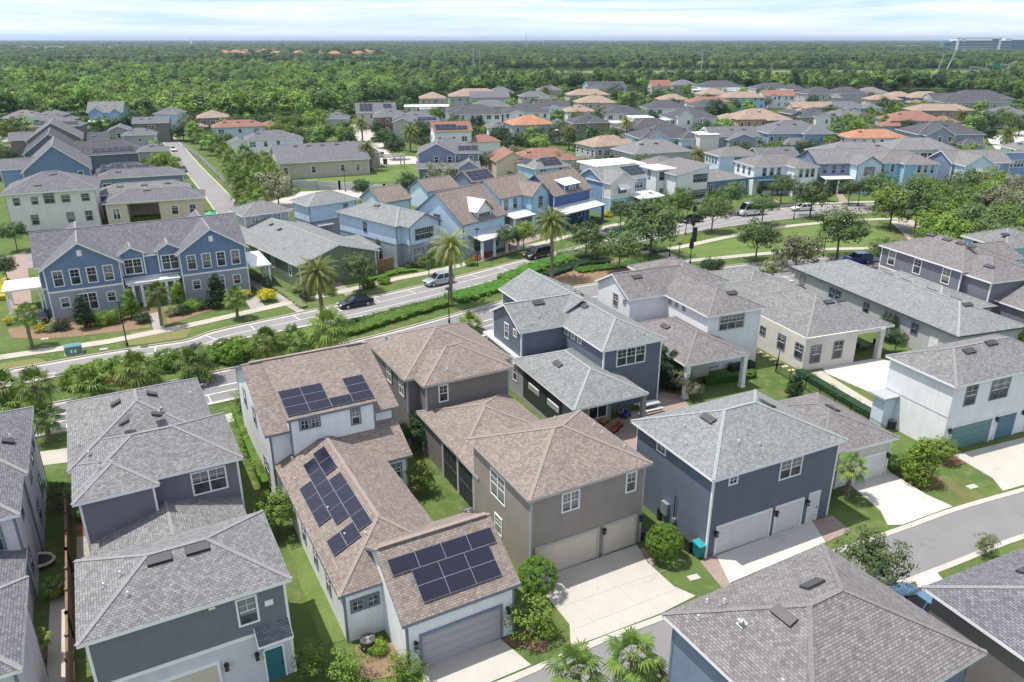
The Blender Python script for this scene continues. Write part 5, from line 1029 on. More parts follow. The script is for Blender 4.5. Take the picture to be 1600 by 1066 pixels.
# park paths and park lawn
PA = [un(*p) for p in [(1000, 396), (1060, 387), (1130, 372), (1200, 358), (1290, 348), (1370, 343), (1440, 342)]]
PB = [un(*p) for p in [(1062, 409), (1120, 404), (1180, 398), (1270, 391), (1330, 389), (1420, 388), (1500, 387)]]
for P in (PA, PB): P = catmull(P, 4); ribbon('path', offset(P, .8), offset(P, -.8), .055, 'sidewalk')
P = [un(1022, 388), un(1040, 398), un(1068, 411)]; ribbon('path', offset(P, 1.2), offset(P, -1.2), .050, 'sidewalk')
slab('lawn', [(1040, 392), (1130, 377), (1200, 361), (1290, 350), (1370, 345), (1400, 372), (1380, 386), (1330, 387), (1270, 389), (1180, 396), (1078, 405)], .006, 'lawn')
slab('path', [(1390, 345), (1440, 343), (1470, 372), (1420, 375)], .01, 'sidewalk')
# our own alley
AN = offset(catmull([(-44, 10.0), (-26, 19.6), (-14, 26.0), (-7, 29.6)] + [un(*q) for q in [(740, 1080), (830, 1043), (892, 1016), (960, 988), (1031, 962), (1087, 938), (1180, 902), (1300, 860), (1410, 822), (1488, 794), (1600, 762), (1700, 736)]] + [(62, 61.5)], 5), -.45)
AS = offset(AN, -3.9)
ribbon('road', AN, AS, .004, 'asphalt_dark'); kerb(AN, .45, .042, 1); kerb(AS, .45, .042, -1)
CW = 'concrete_white'
slab('driveway', [(840, 905), (995, 852), (1012, 880), (1053, 917), (1087, 932), (1031, 960), (892, 1013), (890, 977), (855, 933)], .02, 'concrete', hgt=.03)
jt = MB()
for a_, b_ in (((860, 912), (960, 1000)), ((930, 880), (1015, 965)), ((872, 950), (1045, 890)), ((895, 985), (1060, 920))):
    p = un(*a_); q = un(*b_); jt.beam((*p, .060), (*q, .060), .03, .006)
tag(jt.build('driveway_joint', 'kerb_concrete'), kind='structure')
slab('driveway', [(657, 1044), (782, 999), (830, 1040), (730, 1082), (670, 1108)], .02, 'concrete', hgt=.03)
slab('driveway', [(1119, 869), (1268, 814), (1290, 848), (1140, 912)], .02, CW, hgt=.03)
slab('path', [(1094, 878), (1116, 866), (1119, 869), (1140, 911), (1150, 925), (1126, 917)], .03, 'paver'); slab('path', [(1268, 816), (1300, 806), (1330, 830), (1291, 848)], .03, 'paver')
slab('path', [(1012, 765), (1022, 772), (1075, 830), (1118, 868), (1108, 880), (1062, 835), (1005, 775)], .025, 'paver'); slab('path', [(998, 858), (1006, 856), (1026, 880), (1018, 885)], .022, 'paver')
slab('driveway', [(1312, 752), (1384, 731), (1391, 739), (1446, 773), (1488, 792), (1409, 821), (1387, 821), (1376, 799), (1329, 759)], .02, CW, hgt=.03)
slab('driveway', [(1490, 712), (1640, 674), (1680, 735), (1567, 768), (1551, 748)], .02, 'concrete', hgt=.03)
slab('driveway', [(1284, 575), (1370, 560), (1420, 572), (1400, 645), (1379, 622), (1291, 584)], .02, CW, hgt=.03)
slab('path', [(1240, 592), (1283, 578), (1290, 584), (1372, 634), (1366, 644), (1270, 592)], .02, 'sidewalk')
slab('driveway', [(1428, 905), (1462, 893), (1480, 915), (1500, 950), (1450, 950)], .02, CW, hgt=.03)
slab('patio', [(925, 668), (1000, 640), (1035, 612), (1062, 618), (1082, 640), (1000, 668), (1003, 706), (950, 700)], .016, 'paver')
slab('patio', [(78, 940), (112, 925), (118, 1080), (72, 1080)], .016, 'concrete'); slab('path', [(50, 708), (112, 700), (112, 722), (50, 730)], .02, 'sidewalk'); slab('path', [(344, 650), (372, 643), (376, 655), (348, 664)], .02, 'sidewalk')
slab('path', [(352, 425), (358, 420), (430, 455), (478, 487), (470, 492), (420, 462)], .014, 'paver_gray'); slab('path', [(518, 445), (532, 441), (552, 458), (540, 463)], .02, 'paver'); slab('path', [(672, 422), (684, 419), (700, 434), (688, 437)], .02, 'paver')
slab('path', [(790, 372), (838, 362), (850, 372), (800, 388)], .018, 'paver'); slab('path', [(232, 491), (247, 488), (258, 512), (240, 516)], .02, 'paver_gray'); slab('path', [(382, 468), (402, 463), (418, 484), (396, 489)], .02, 'paver_gray')
slab('path', [(1202, 314), (1214, 312), (1222, 322), (1210, 324)], .02, 'paver'); slab('path', [(1306, 304), (1316, 303), (1328, 318), (1314, 319)], .02, 'paver')
slab('driveway', [(6, 405), (40, 392), (52, 490), (18, 500)], .014, 'paver')
slab('road', [(0, 425), (-40, 432), (-40, 415), (0, 402), (60, 395), (60, 418)], .006, 'asphalt')
# beds
B_ = 'pinebark'
slab('planting_bed', [(12, 515), (70, 500), (180, 490), (228, 482), (235, 512), (170, 520), (120, 526), (60, 530), (18, 528)], .005, B_)
slab('planting_bed', [(255, 480), (330, 472), (345, 480), (300, 495), (262, 508)], .005, B_)
slab('planting_bed', [(860, 430), (900, 415), (960, 405), (1000, 412), (985, 428), (930, 440), (890, 445), (850, 446)], .010, B_)
slab('planting_bed', [(1305, 745), (1325, 735), (1352, 758), (1345, 768), (1318, 765)], .022, 'mulch'); slab('planting_bed', [(1392, 735), (1410, 725), (1470, 745), (1472, 758), (1450, 768), (1430, 762)], .022, 'mulch')
slab('planting_bed', [(1455, 690), (1490, 690), (1510, 725), (1480, 730)], .022, 'mulch'); slab('planting_bed', [(785, 1000), (835, 975), (870, 980), (850, 1020), (800, 1010)], .012, 'mulch')
slab('planting_bed', [(555, 1010), (650, 990), (660, 1050), (560, 1066)], .012, B_); slab('planting_bed', [(118, 800), (140, 795), (142, 840), (120, 840)], .012, 'mulch'); slab('path', [(120, 840), (142, 838), (143, 900), (120, 900)], .012, 'paver_gray')
slab('verge', [(196, 541), (205, 520), (255, 512), (300, 515), (290, 528), (240, 536)], .006, 'lawn_dry'); slab('verge', [(0, 568), (60, 560), (75, 566), (40, 575), (0, 580)], .006, 'lawn_dry')
slab('lawn_edge', [(384, 670), (410, 660), (470, 800), (540, 1000), (505, 1010), (450, 860), (405, 760)], .005, 'lawn')
for (u, v, w_) in ((112, 544, 1.0), (70, 530, .8), (162, 546, .9), (213, 545, .9), (1084, 903, .8), (1519, 761, .9), (1505, 715, .5)):
    x, y = un(u, v); bx_ = MB(); bx_.box(-w_ / 2, -.25, 0, w_ / 2, .25, .06); o = bx_.build('utility_cover', 'concrete', loc=(x, y, 0)); o.rotation_euler = (0, 0, R(20)); o['kind'] = 'structure'
# second alley on the left and its side arms
L_ = catmull([un(*p) for p in [(236, 208), (255, 224), (289, 268), (319, 307), (344, 345), (350, 362), (372, 385)]], 4)
R__ = catmull([un(*p) for p in [(262, 208), (283, 224), (310, 255), (345, 290), (373, 319), (385, 328), (400, 345)]], 4)
ribbon('road', L_, R__, .006, 'asphalt'); kerb(L_, .3, .05, 1); kerb(R__, .3, .05, -1); ALLEY = [((a[0] + b[0]) / 2, (a[1] + b[1]) / 2) for a, b in zip(resample(L_, 40), resample(R__, 40))]
slab('road', [(380, 330), (470, 300), (620, 292), (760, 280), (765, 290), (640, 306), (500, 316), (400, 345)], .005, 'concrete')
# cul-de-sac and lanes further back
slab('road', [(560, 250), (590, 242), (650, 245), (655, 256), (600, 258), (556, 260)], .008, 'concrete'); slab('road', [(555, 212), (600, 208), (612, 246), (566, 250)], .007, 'concrete')
slab('road', [(470, 200), (560, 195), (620, 206), (560, 214)], .006, 'concrete'); slab('road', [(1540, 215), (1600, 205), (1640, 240), (1560, 238)], .008, 'concrete_white'); slab('road', [(1500, 195), (1600, 180), (1600, 186), (1520, 200)], .007, 'concrete')
slab('road', [(858, 176), (885, 170), (900, 190), (868, 196)], .007, 'concrete'); slab('lawn', [(500, 262), (600, 258), (652, 258), (655, 283), (470, 288)], .005, 'lawn')
slab('road', [(-10, 208), (20, 218), (30, 232), (-10, 245)], .008, 'concrete')
slab('verge', [(760, 111), (1160, 110), (1585, 109), (1600, 130), (1380, 129), (1100, 129), (770, 126)], .01, 'verge_far')
pl = slab('pool', [(506, 374), (540, 366), (548, 378), (516, 384)], .03, 'pool_water') if 'pool_water' in MATS else None
paint('pool_water', (.05, .42, .45), .08, .1); slab('pool', [(510, 372), (540, 366), (546, 376), (516, 383)], .03, 'pool_water')

# ------------------------------------------------------------------ plants
def tintlist(mb, f): return [f[i] for i in range(len(mb.f))]
def leafquad(m, c, n, s, rnd, tl, t, asp=.55):
    n = n.normalized(); a = n.orthogonal().normalized(); b = n.cross(a); an = rnd.uniform(0, 6.283)
    u = (a * math.cos(an) + b * math.sin(an)) * s; v = (b * math.cos(an) - a * math.sin(an)) * s * asp
    k = len(m.v); m.v += [tuple(c - u), tuple(c + v), tuple(c + u), tuple(c - v)]; m.f.append((k, k + 1, k + 2, k + 3)); m.m.append(0); m.uv.append(None); tl.append(t)
def rsph(rnd):
    while True:
        v = Vector((rnd.uniform(-1, 1), rnd.uniform(-1, 1), rnd.uniform(-1, 1)))
        if .05 < v.length < 1: return v
def crown_mesh(name, mat, seed, nclump, per, cr, leaf, rx=1, rz=.8, bottom=-.5, hollow=.45, cone=0, power=1):
    rnd = random.Random(seed); m = MB(); tl = []
    for i in range(nclump):
        d = rsph(rnd).normalized(); rr = rnd.uniform(hollow, 1) ** power
        if d.z < bottom: d.z = rnd.uniform(bottom, .2)
        c = Vector((d.x * rx * rr, d.y * rx * rr, d.z * rz * rr))
        if cone:
            f = 1 - cone * (c.z + rz) / (2 * rz); c.x *= f * 1.15; c.y *= f * 1.15
        t0 = rnd.random() * .6; r0 = cr * rnd.uniform(.6, 1.3)
        for j in range(per):
            q = rsph(rnd); q = q.normalized() * (q.length ** .5)
            p = c + Vector((q.x, q.y, q.z * .75)) * r0
            nrm = q * .8 + d * .5 + Vector((0, 0, .5)) + rsph(rnd) * .6
            leafquad(m, p, nrm, leaf * rnd.uniform(.7, 1.3), rnd, tl, min(1, t0 + rnd.random() * .4))
    return m.mesh(name, [mat], tint=tl)
def trunk_mesh(name, h, r, nl, spread, seed, mat='bark', lean=.05):
    rnd = random.Random(seed); m = MB(); top = Vector((lean * h, 0, h))
    m.tube([(0, 0, -.05), (0, 0, h * .15), (lean * h * .5, 0, h * .55), tuple(top)], [r * 1.35, r, r * .85, r * .6], 8)
    for i in range(nl):
        a = 6.283 * i / nl + rnd.uniform(-.3, .3); s = Vector((lean * h * .5, 0, h * rnd.uniform(.5, .95)))
        e = s + Vector((math.cos(a) * spread, math.sin(a) * spread, spread * rnd.uniform(.5, 1.1))); mid = (s + e) / 2 + Vector((0, 0, -.1 * spread))
        m.tube([tuple(s), tuple(mid), tuple(e)], [r * .45, r * .3, r * .12], 5)
        e2 = mid + Vector((math.cos(a + .9) * spread * .5, math.sin(a + .9) * spread * .5, spread * .5)); m.tube([tuple(mid), tuple(e2)], [r * .22, r * .08], 4)
    return m.mesh(name, [mat], smooth=True)
def fan_palm_crown(name, seed, nleaf=24, pet=.72, fan=.95, mat='leaf_palm'):
    rnd = random.Random(seed); m = MB(); tl = []
    for i in range(nleaf):
        az = i * 2.399963; el = R(82) - R(135) * (i / nleaf) ** .8 + rnd.uniform(-.12, .12)
        d = Vector((math.cos(az) * math.cos(el), math.sin(az) * math.cos(el), math.sin(el))); L = pet * rnd.uniform(.8, 1.15)
        side = d.cross(Vector((0, 0, 1))).normalized() if abs(d.z) < .98 else Vector((1, 0, 0)); up = side.cross(d)
        base = d * .12; tip = base + d * L + Vector((0, 0, -.12 * L))
        m.beam(tuple(base), tuple(tip), .035, .02); tl += [.7] * 6
        t0 = rnd.random() * .5
        nseg = 15
        for j in range(nseg):
            a = -1.9 + 3.8 * j / (nseg - 1); dd = (d * math.cos(a) + side * math.sin(a)); ln = fan * (1 - .35 * abs(a) / 1.9) * rnd.uniform(.85, 1.1)
            p1 = tip + dd * ln * .55 + up * .04; p2 = tip + dd * ln + Vector((0, 0, -.42 * ln * rnd.uniform(.6, 1.4)))
            w = d.cross(dd); w = (dd.cross(up)).normalized() * .046 * (fan / .8)
            k = len(m.v); m.v += [tuple(tip), tuple(p1 + w), tuple(p2), tuple(p1 - w)]; m.f.append((k, k + 1, k + 2, k + 3)); m.m.append(0); m.uv.append(None); tl.append(min(1, t0 + rnd.random() * .5 + .35 * max(0, -math.sin(el))))
    return m.mesh(name, [mat], tint=tl)
def date_palm_crown(name, seed, n=62, L=3.1, mat='leaf_date'):
    rnd = random.Random(seed); m = MB(); tl = []
    for i in range(n):
        az = i * 2.399963; el = R(86) - R(118) * (i / n) ** .75; l_ = L * rnd.uniform(.85, 1.1)
        h = Vector((math.cos(az), math.sin(az), 0)); pts = []; p = Vector((0, 0, .1)); e = el
        for k in range(9):
            pts.append(p.copy()); dv = h * math.cos(e) + Vector((0, 0, math.sin(e))); p = p + dv * (l_ / 8); e -= R(8.5) + R(4) * k / 8
        for k in range(8):
            a, b = pts[k], pts[k + 1]; d = (b - a).normalized(); s = Vector((-h.y, h.x, 0)); upv = s.cross(d)
            kk = len(m.v); w = s * .03; m.v += [tuple(a - w), tuple(a + w), tuple(b + w), tuple(b - w)]; m.f.append((kk, kk + 1, kk + 2, kk + 3)); m.m.append(0); m.uv.append(None); tl.append(.9)
            for q in range(4):
                o = a + (b - a) * (q / 4); fl = .55 * math.sin(math.pi * min(1, (k + q / 4 + .8) / 9)) + .08
                for sg in (-1, 1):
                    dd = (s * sg * .75 + d * .6 + upv * .28).normalized() * fl + Vector((0, 0, -.06)); kk = len(m.v); w2 = d * .035
                    m.v += [tuple(o - w2), tuple(o + w2), tuple(o + dd)]; m.f.append((kk, kk + 1, kk + 2)); m.m.append(0); m.uv.append(None); tl.append(rnd.random() * .6 + .35 * (el < 0))
    return m.mesh(name, [mat], tint=tl)
def palm_trunk(h, r0, r1, seed, boots=True):
    rnd = random.Random(seed); m = MB(); n = 14; pts = []; rr = []
    for i in range(n + 1):
        t = i / n; pts.append((.03 * h * t * t, .01 * h * math.sin(3 * t), h * t - .05)); rr.append((r0 * (1 - t) + r1 * t) * (1 + .07 * (i % 2)))
    m.tube(pts, rr, 9)
    if boots:
        for i in range(26):
            a = i * 2.4; z = h - .05 - i * .03; c = Vector((pts[-1][0], pts[-1][1], z)); m.beam(tuple(c), tuple(c + Vector((math.cos(a) * r1 * 1.9, math.sin(a) * r1 * 1.9, .18))), .09, .05)
    return m.mesh('trunk', ['palm_bark'])
PM = {}
def proto(kind, var):
    k = (kind, var)
    if k in PM: return PM[k]
    s = hash(kind) if 0 else sum(map(ord, kind)) * 13 + var
    if kind == 'oak': v = (crown_mesh('crown', 'leaf_oak', s, 120, 42, .22, .046, 1, .78, -.45), trunk_mesh('trunk', .9, .045, 6, .45, s))
    elif kind == 'lush': v = (crown_mesh('crown', 'leaf_bright', s, 130, 46, .23, .044, 1, .85, -.7), trunk_mesh('trunk', .7, .045, 6, .45, s))
    elif kind == 'dark': v = (crown_mesh('crown', 'leaf_dark', s, 130, 46, .22, .044, 1, .9, -.6), trunk_mesh('trunk', .8, .05, 6, .4, s))
    elif kind == 'graytree': v = (crown_mesh('crown', 'leaf_gray', s, 90, 34, .24, .05, 1, .85, -.6), trunk_mesh('trunk', .6, .04, 6, .45, s))
    elif kind == 'cone': v = (crown_mesh('crown', 'leaf_dark', s, 120, 34, .20, .055, .62, 1.0, -1, .6, cone=.75), trunk_mesh('trunk', .6, .035, 4, .2, s))
    elif kind == 'conebright': v = (crown_mesh('crown', 'leaf_hedge', s, 130, 34, .20, .05, .66, 1.0, -1, .6, cone=.6), trunk_mesh('trunk', .6, .035, 4, .2, s))
    elif kind == 'ball': v = (crown_mesh('crown', 'leaf_hedge', s, 330, 40, .12, .032, .93, .85, -1, .88), trunk_mesh('trunk', .35, .05, 5, .3, s))
    elif kind == 'clip': v = (crown_mesh('foliage', 'leaf_hedge', s, 200, 36, .14, .042, .88, .75, -.3, .86), None)
    elif kind == 'shrub': v = (crown_mesh('foliage', 'leaf_hedge', s, 110, 40, .22, .045, .85, .65, -.3, .55), None)
    elif kind == 'shrubd': v = (crown_mesh('foliage', 'leaf_dark', s, 110, 40, .22, .045, .85, .65, -.3, .55), None)
    elif kind == 'yellow': v = (crown_mesh('foliage', 'leaf_yellow', s, 60, 30, .26, .06, .85, .6, -.3, .6), None)
    elif kind == 'red': v = (crown_mesh('foliage', 'leaf_red', s, 50, 26, .28, .07, .85, .6, -.3, .5), None)
    elif kind == 'pale': v = (crown_mesh('foliage', 'leaf_pale', s, 55, 26, .28, .07, .85, .65, -.3, .5), None)
    elif kind == 'loose': v = (crown_mesh('crown', 'leaf_bright', s, 75, 26, .22, .05, .95, .95, -.8, .35), trunk_mesh('trunk', .8, .03, 8, .5, s))
    elif kind == 'airy': v = (crown_mesh('crown', 'leaf_oak', s, 150, 34, .15, .034, 1.0, .62, -.6, .25), trunk_mesh('trunk', .8, .03, 8, .6, s))
    elif kind == 'dateP': v = (date_palm_crown('crown', s), palm_trunk(1, .3, .22, s, False))
    elif kind == 'sabal': v = (fan_palm_crown('crown', s), None)
    elif kind == 'fan': v = (fan_palm_crown('crown', s, 19, .95, 1.2), None)
    PM[k] = v; return v
TG = 0
LAB = {}
def plant(kind, u, v, zc, r, label, cat='tree', group=None, name=None, base=None, sz=None, z_as=None):
    """u,v: photograph pixel of the crown's middle, zc its height above ground in metres, r its radius."""
    global TG
    TG += 1; var = TG % 3
    x, y = un(u, v, zc) if base is None else un(*base)
    cm, tm = proto(kind, var)
    nm = name or {'dateP': 'date_palm', 'sabal': 'fan_palm', 'fan': 'fan_palm', 'ball': 'round_bush', 'shrub': 'shrub', 'clip': 'shrub', 'shrubd': 'shrub', 'yellow': 'shrub', 'red': 'shrub', 'pale': 'shrub', 'cone': 'conical_tree', 'conebright': 'conical_tree'}.get(kind, 'broadleaf_tree')
    rz = random.Random(TG * 7 + 1).uniform(0, 6.28)
    if tm is None and kind not in ('sabal', 'fan'):
        o = link(nm, cm, None, (x, y, max(.02, zc)), (0, 0, rz), (r, r, r * (sz or 1))); tag(o, label, cat, group); return o
    t = thing(nm, label, cat, (x, y, 0), rz, group)
    if kind in ('sabal', 'fan'):
        key = ('pt', round(zc * 2) / 2)
        if key not in PM: PM[key] = palm_trunk(key[1], .2, .17, int(zc * 10))
        link('trunk', PM[key], t); link('crown', cm, t, (.03 * zc, 0, key[1]), scale=r / (1.7 if kind == 'sabal' else 2.2))
    elif kind == 'dateP':
        key = ('dt', round(zc * 2) / 2)
        if key not in PM: PM[key] = palm_trunk(key[1], .26, .24, int(zc * 10))
        link('trunk', PM[key], t); link('crown', cm, t, (.03 * zc, 0, key[1]), scale=r / 3.0)
    else:
        link('crown', cm, t, (0, 0, zc), scale=(r, r, r * (sz or 1)))
        hh = .7; link('trunk', tm, t, (0, 0, 0), scale=(r * .9, r * .9, max(.5, zc) * 1.0))
    return t
# palms along the boulevard
pl = plant
SG = 'sabal palms along the boulevard'
pl('sabal', 38, 492, 4.0, 1.9, 'fan palm on the far verge at the left edge, in front of the duplex carport', 'palm', SG)
pl('sabal', 243, 455, 4.6, 1.9, 'tall fan palm on the far verge in front of the duplex white entry roof', 'palm', SG)
pl('sabal', 367, 466, 2.8, 1.9, 'short stocky fan palm on the verge by the right steps of the blue duplex', 'palm', SG)
pl('sabal', 57, 600, 5.0, 2.1, 'fan palm on the near verge between the two leftmost gray roofs', 'palm', SG)
pl('sabal', 68, 650, 2.6, 1.8, 'low fan palm half hidden under the tall one between the leftmost gray roofs', 'palm', SG)
for (u, v, zc, r, lab) in [(2, 605, 3.0, 2.0, 'fan palm in the median cut by the left edge'), (30, 628, 1.6, 1.9, 'low fan palm in the median just above the left edge roof'), (141, 600, 1.5, 2.2, 'leftmost stemless fan palm of the median shrub mass'),
      (215, 582, 1.8, 2.5, 'big spreading fan palm in the median behind the gray roof ridge'), (305, 572, 1.8, 2.3, 'spreading fan palm in the median at the right corner of the gray roof'), (415, 533, 2.4, 2.0, 'fan palm in the median left of the white and brown gable'),
      (459, 536, 1.8, 2.2, 'low wide fan palm in the median above the solar panel roof'), (514, 512, 3.4, 2.6, 'shaggy pale fan palm in the median at the end of the long hedge'), (735, 503, 1.2, 1.8, 'low fan palm between the brown and the navy roof')]:
    pl('sabal', u, v, zc, r * 1.15, lab, 'palm', 'fan palms in the median')
DG = 'date palms along the boulevard'
pl('dateP', 497, 428, 6.6, 3.3, 'date palm in front of the green bungalow, leftmost of the three tall ones', 'palm', DG); pl('dateP', 702, 385, 8.2, 3.4, 'tall date palm beside the silver car, middle of the three', 'palm', DG)
pl('dateP', 864, 350, 8.4, 3.3, 'tall date palm right of the black minivan, rightmost of the three', 'palm', DG)
for (u, v, zc, r, lab) in [(640, 207, 6.0, 4.2, 'orange-skirted date palm left of the red solar roof'), (575, 232, 6.0, 3.4, 'date palm at the corner of the lawn by the cul-de-sac'), (565, 194, 6.0, 4.0, 'date palm at the far end of the lane by the brick house'),
      (1093, 244, 3.0, 3.2, 'stubby date palm between the modern house and the white hip roofed house'), (980, 193, 8.0, 3.4, 'date palm above the low tan tile roof, centre'), (852, 142, 7, 4.2, 'orange date palm at the tree line, upper centre'),
      (1576, 211, 6.5, 3.6, 'date palm by the cul-de-sac at the right edge'), (1504, 182, 6, 4, 'date palm behind the long tan roof, far right'), (890, 205, 6, 3, 'date palm in front of the gray stone house')]:
    pl('dateP', u, v, zc, r, lab, 'palm')
pl('fan', 1332, 724, 3.2, 1.5, 'small palm in a mulch ring right of the navy garage', 'palm')
pl('fan', 992, 1022, 3.6, 1.9, 'bright palm at the bottom edge against the alley, right one of two', 'palm', 'palms at the bottom edge'); pl('fan', 903, 1052, 3.4, 1.9, 'palm at the bottom edge against the alley, left one of two', 'palm', 'palms at the bottom edge')
pl('fan', 1018, 1052, 2.2, 1.5, 'low palm crown hidden under the right-hand palm at the bottom edge', 'palm', 'palms at the bottom edge')
pl('fan', 84, 916, .9, .9, 'small bright palm in the left-edge yard beside the wooden fence', 'palm'); pl('fan', 60, 1000, 1.4, .9, 'small palm against the left-edge garage wall', 'palm'); pl('fan', 22 + 68, 770, 1.4, 1.1, 'young palm in the shaded side yard left of the gray house', 'palm')
# palm clumps
for i, (u, v) in enumerate([(372, 262), (392, 252), (385, 285), (405, 275), (360, 246), (415, 290), (378, 304), (345, 228), (330, 215), (400, 305), (312, 212), (420, 262), (395, 318), (300, 204), (366, 275), (382, 240), (350, 236), (410, 250), (430, 275), (376, 290), (392, 265), (402, 292), (358, 258)]):
    pl('sabal', u, v, 4.4, 3.2, 'one of the fan palms crowded along the alley wall, left of the two-storey garages', 'palm', 'fan palms crowded along the alley wall')
for i, (u, v) in enumerate([(1310, 196), (1325, 186), (1340, 200), (1356, 190), (1372, 184), (1300, 186), (1392, 172), (1405, 168), (1333, 178), (1362, 176), (1350, 182), (1384, 190)]):
    pl('sabal', u, v, 5, 3.2, 'one of the bright palms in the thicket above the terracotta roof on the right', 'palm', 'palm thicket above the terracotta roof')
for i, (u, v) in enumerate([(1030, 321), (1018, 312), (1112, 308), (1105, 318), (1120, 312), (935, 383), (842, 310), (812, 330), (618, 360), (868, 325), (626, 350)]):
    pl('sabal', u, v, 2.5, 2.0, 'small fan palm in a front garden of the row houses across the boulevard', 'palm', 'small palms in the row house gardens')
# street and park trees
for (u, v, zc, r, k, lab) in [
  (560, 418, 3.6, 2.7, 'oak', 'round street tree just behind the parked black sedan'), (669, 408, 3.0, 1.9, 'oak', 'small street tree left of the silver car'), (796, 368, 3.4, 2.4, 'oak', 'dark round street tree left of the black minivan'),
  (818, 362, 3.0, 2.3, 'lush', 'bright garden tree between the dormer house and the minivan'), (916, 369, 3.8, 3.1, 'oak', 'street tree right of the third tall date palm'), (971, 328, 3.6, 2.6, 'oak', 'street tree in front of the cream gable with awning'),
  (969, 385, 4.2, 3.5, 'oak', 'dark median tree behind the peak of the white stucco house'), (1020, 352, 5.2, 5.2, 'oak', 'largest oak at the tip of the park'), (1062, 312, 4, 3.2, 'lush', 'bright tree in front of the modern house, beside the tall dark pole'),
  (1115, 328, 4.2, 3.4, 'oak', 'street tree in front of the white van, left'), (1143, 303, 4.0, 3.2, 'oak', 'street tree behind the white van, left'), (1194, 320, 4.0, 3.0, 'oak', 'street tree at the rear of the white van'),
  (1223, 290, 4.2, 3.4, 'oak', 'street tree below the teal balcony'), (1270, 306, 4.4, 3.9, 'oak', 'street tree hiding the parked white car'), (1185, 368, 4.4, 3.7, 'oak', 'broad oak standing alone in the park, left'),
  (1315, 356, 5.2, 4.6, 'oak', 'big oak standing in the park beside the blue car'), (1248, 390, 3.2, 3.8, 'graytree', 'bushy gray-green tree on the near verge of the park'), (1205, 420, 2.2, 2.0, 'pale', 'sparse tree with brownish leaves left of the long bungalow'),
  (1113, 416, 1.8, 2.2, 'shrubd', 'dark bush behind the brown-gray roof peak by the park'), (1380, 390, 3.2, 2.6, 'oak', 'gray-green tree right of the blue car'), (1329, 294, 3.6, 2.6, 'oak', 'street tree in front of the cottage path'),
  (1187, 294, 2.4, 1.4, 'cone', 'thin dark tree at the door of the cottage'), (1295, 294, 3, 2, 'cone', 'dark tree left of the cottage porch'), (1372, 292, 4.8, 4.4, 'oak', 'oak at the left end of the grove, behind the park'), (1397, 316, 5.0, 4.6, 'lush', 'spreading oak with visible trunk at the left end of the grove'),
  (1437, 320, 5.4, 5.0, 'oak', 'spreading dark oak second from the left end of the grove')]:
    pl(k, u, v, zc, r, lab, 'bush' if k in ('pale', 'shrubd') else 'tree', 'street and park trees')
rnd = random.Random(5); n = 0
for (u, v) in [(1470, 345), (1490, 330), (1510, 318), (1532, 312), (1555, 322), (1578, 310), (1598, 318), (1480, 300), (1505, 290), (1528, 284), (1550, 280), (1590, 288), (1475, 370), (1500, 372), (1520, 352), (1545, 350), (1565, 345), (1590, 350), (1530, 375), (1556, 368), (1585, 375), (1610, 360), (1570, 392), (1597, 392), (1460, 312), (1440, 290), (1545, 303), (1612, 335), (1575, 335), (1512, 335)]:
    n += 1; pl(rnd.choice(['lush', 'oak', 'lush', 'graytree']), u, v, 4.2, rnd.uniform(3.2, 4.6), 'one of the mixed green trees crowded in the grove at the right edge', 'tree', 'trees of the grove at the right edge')
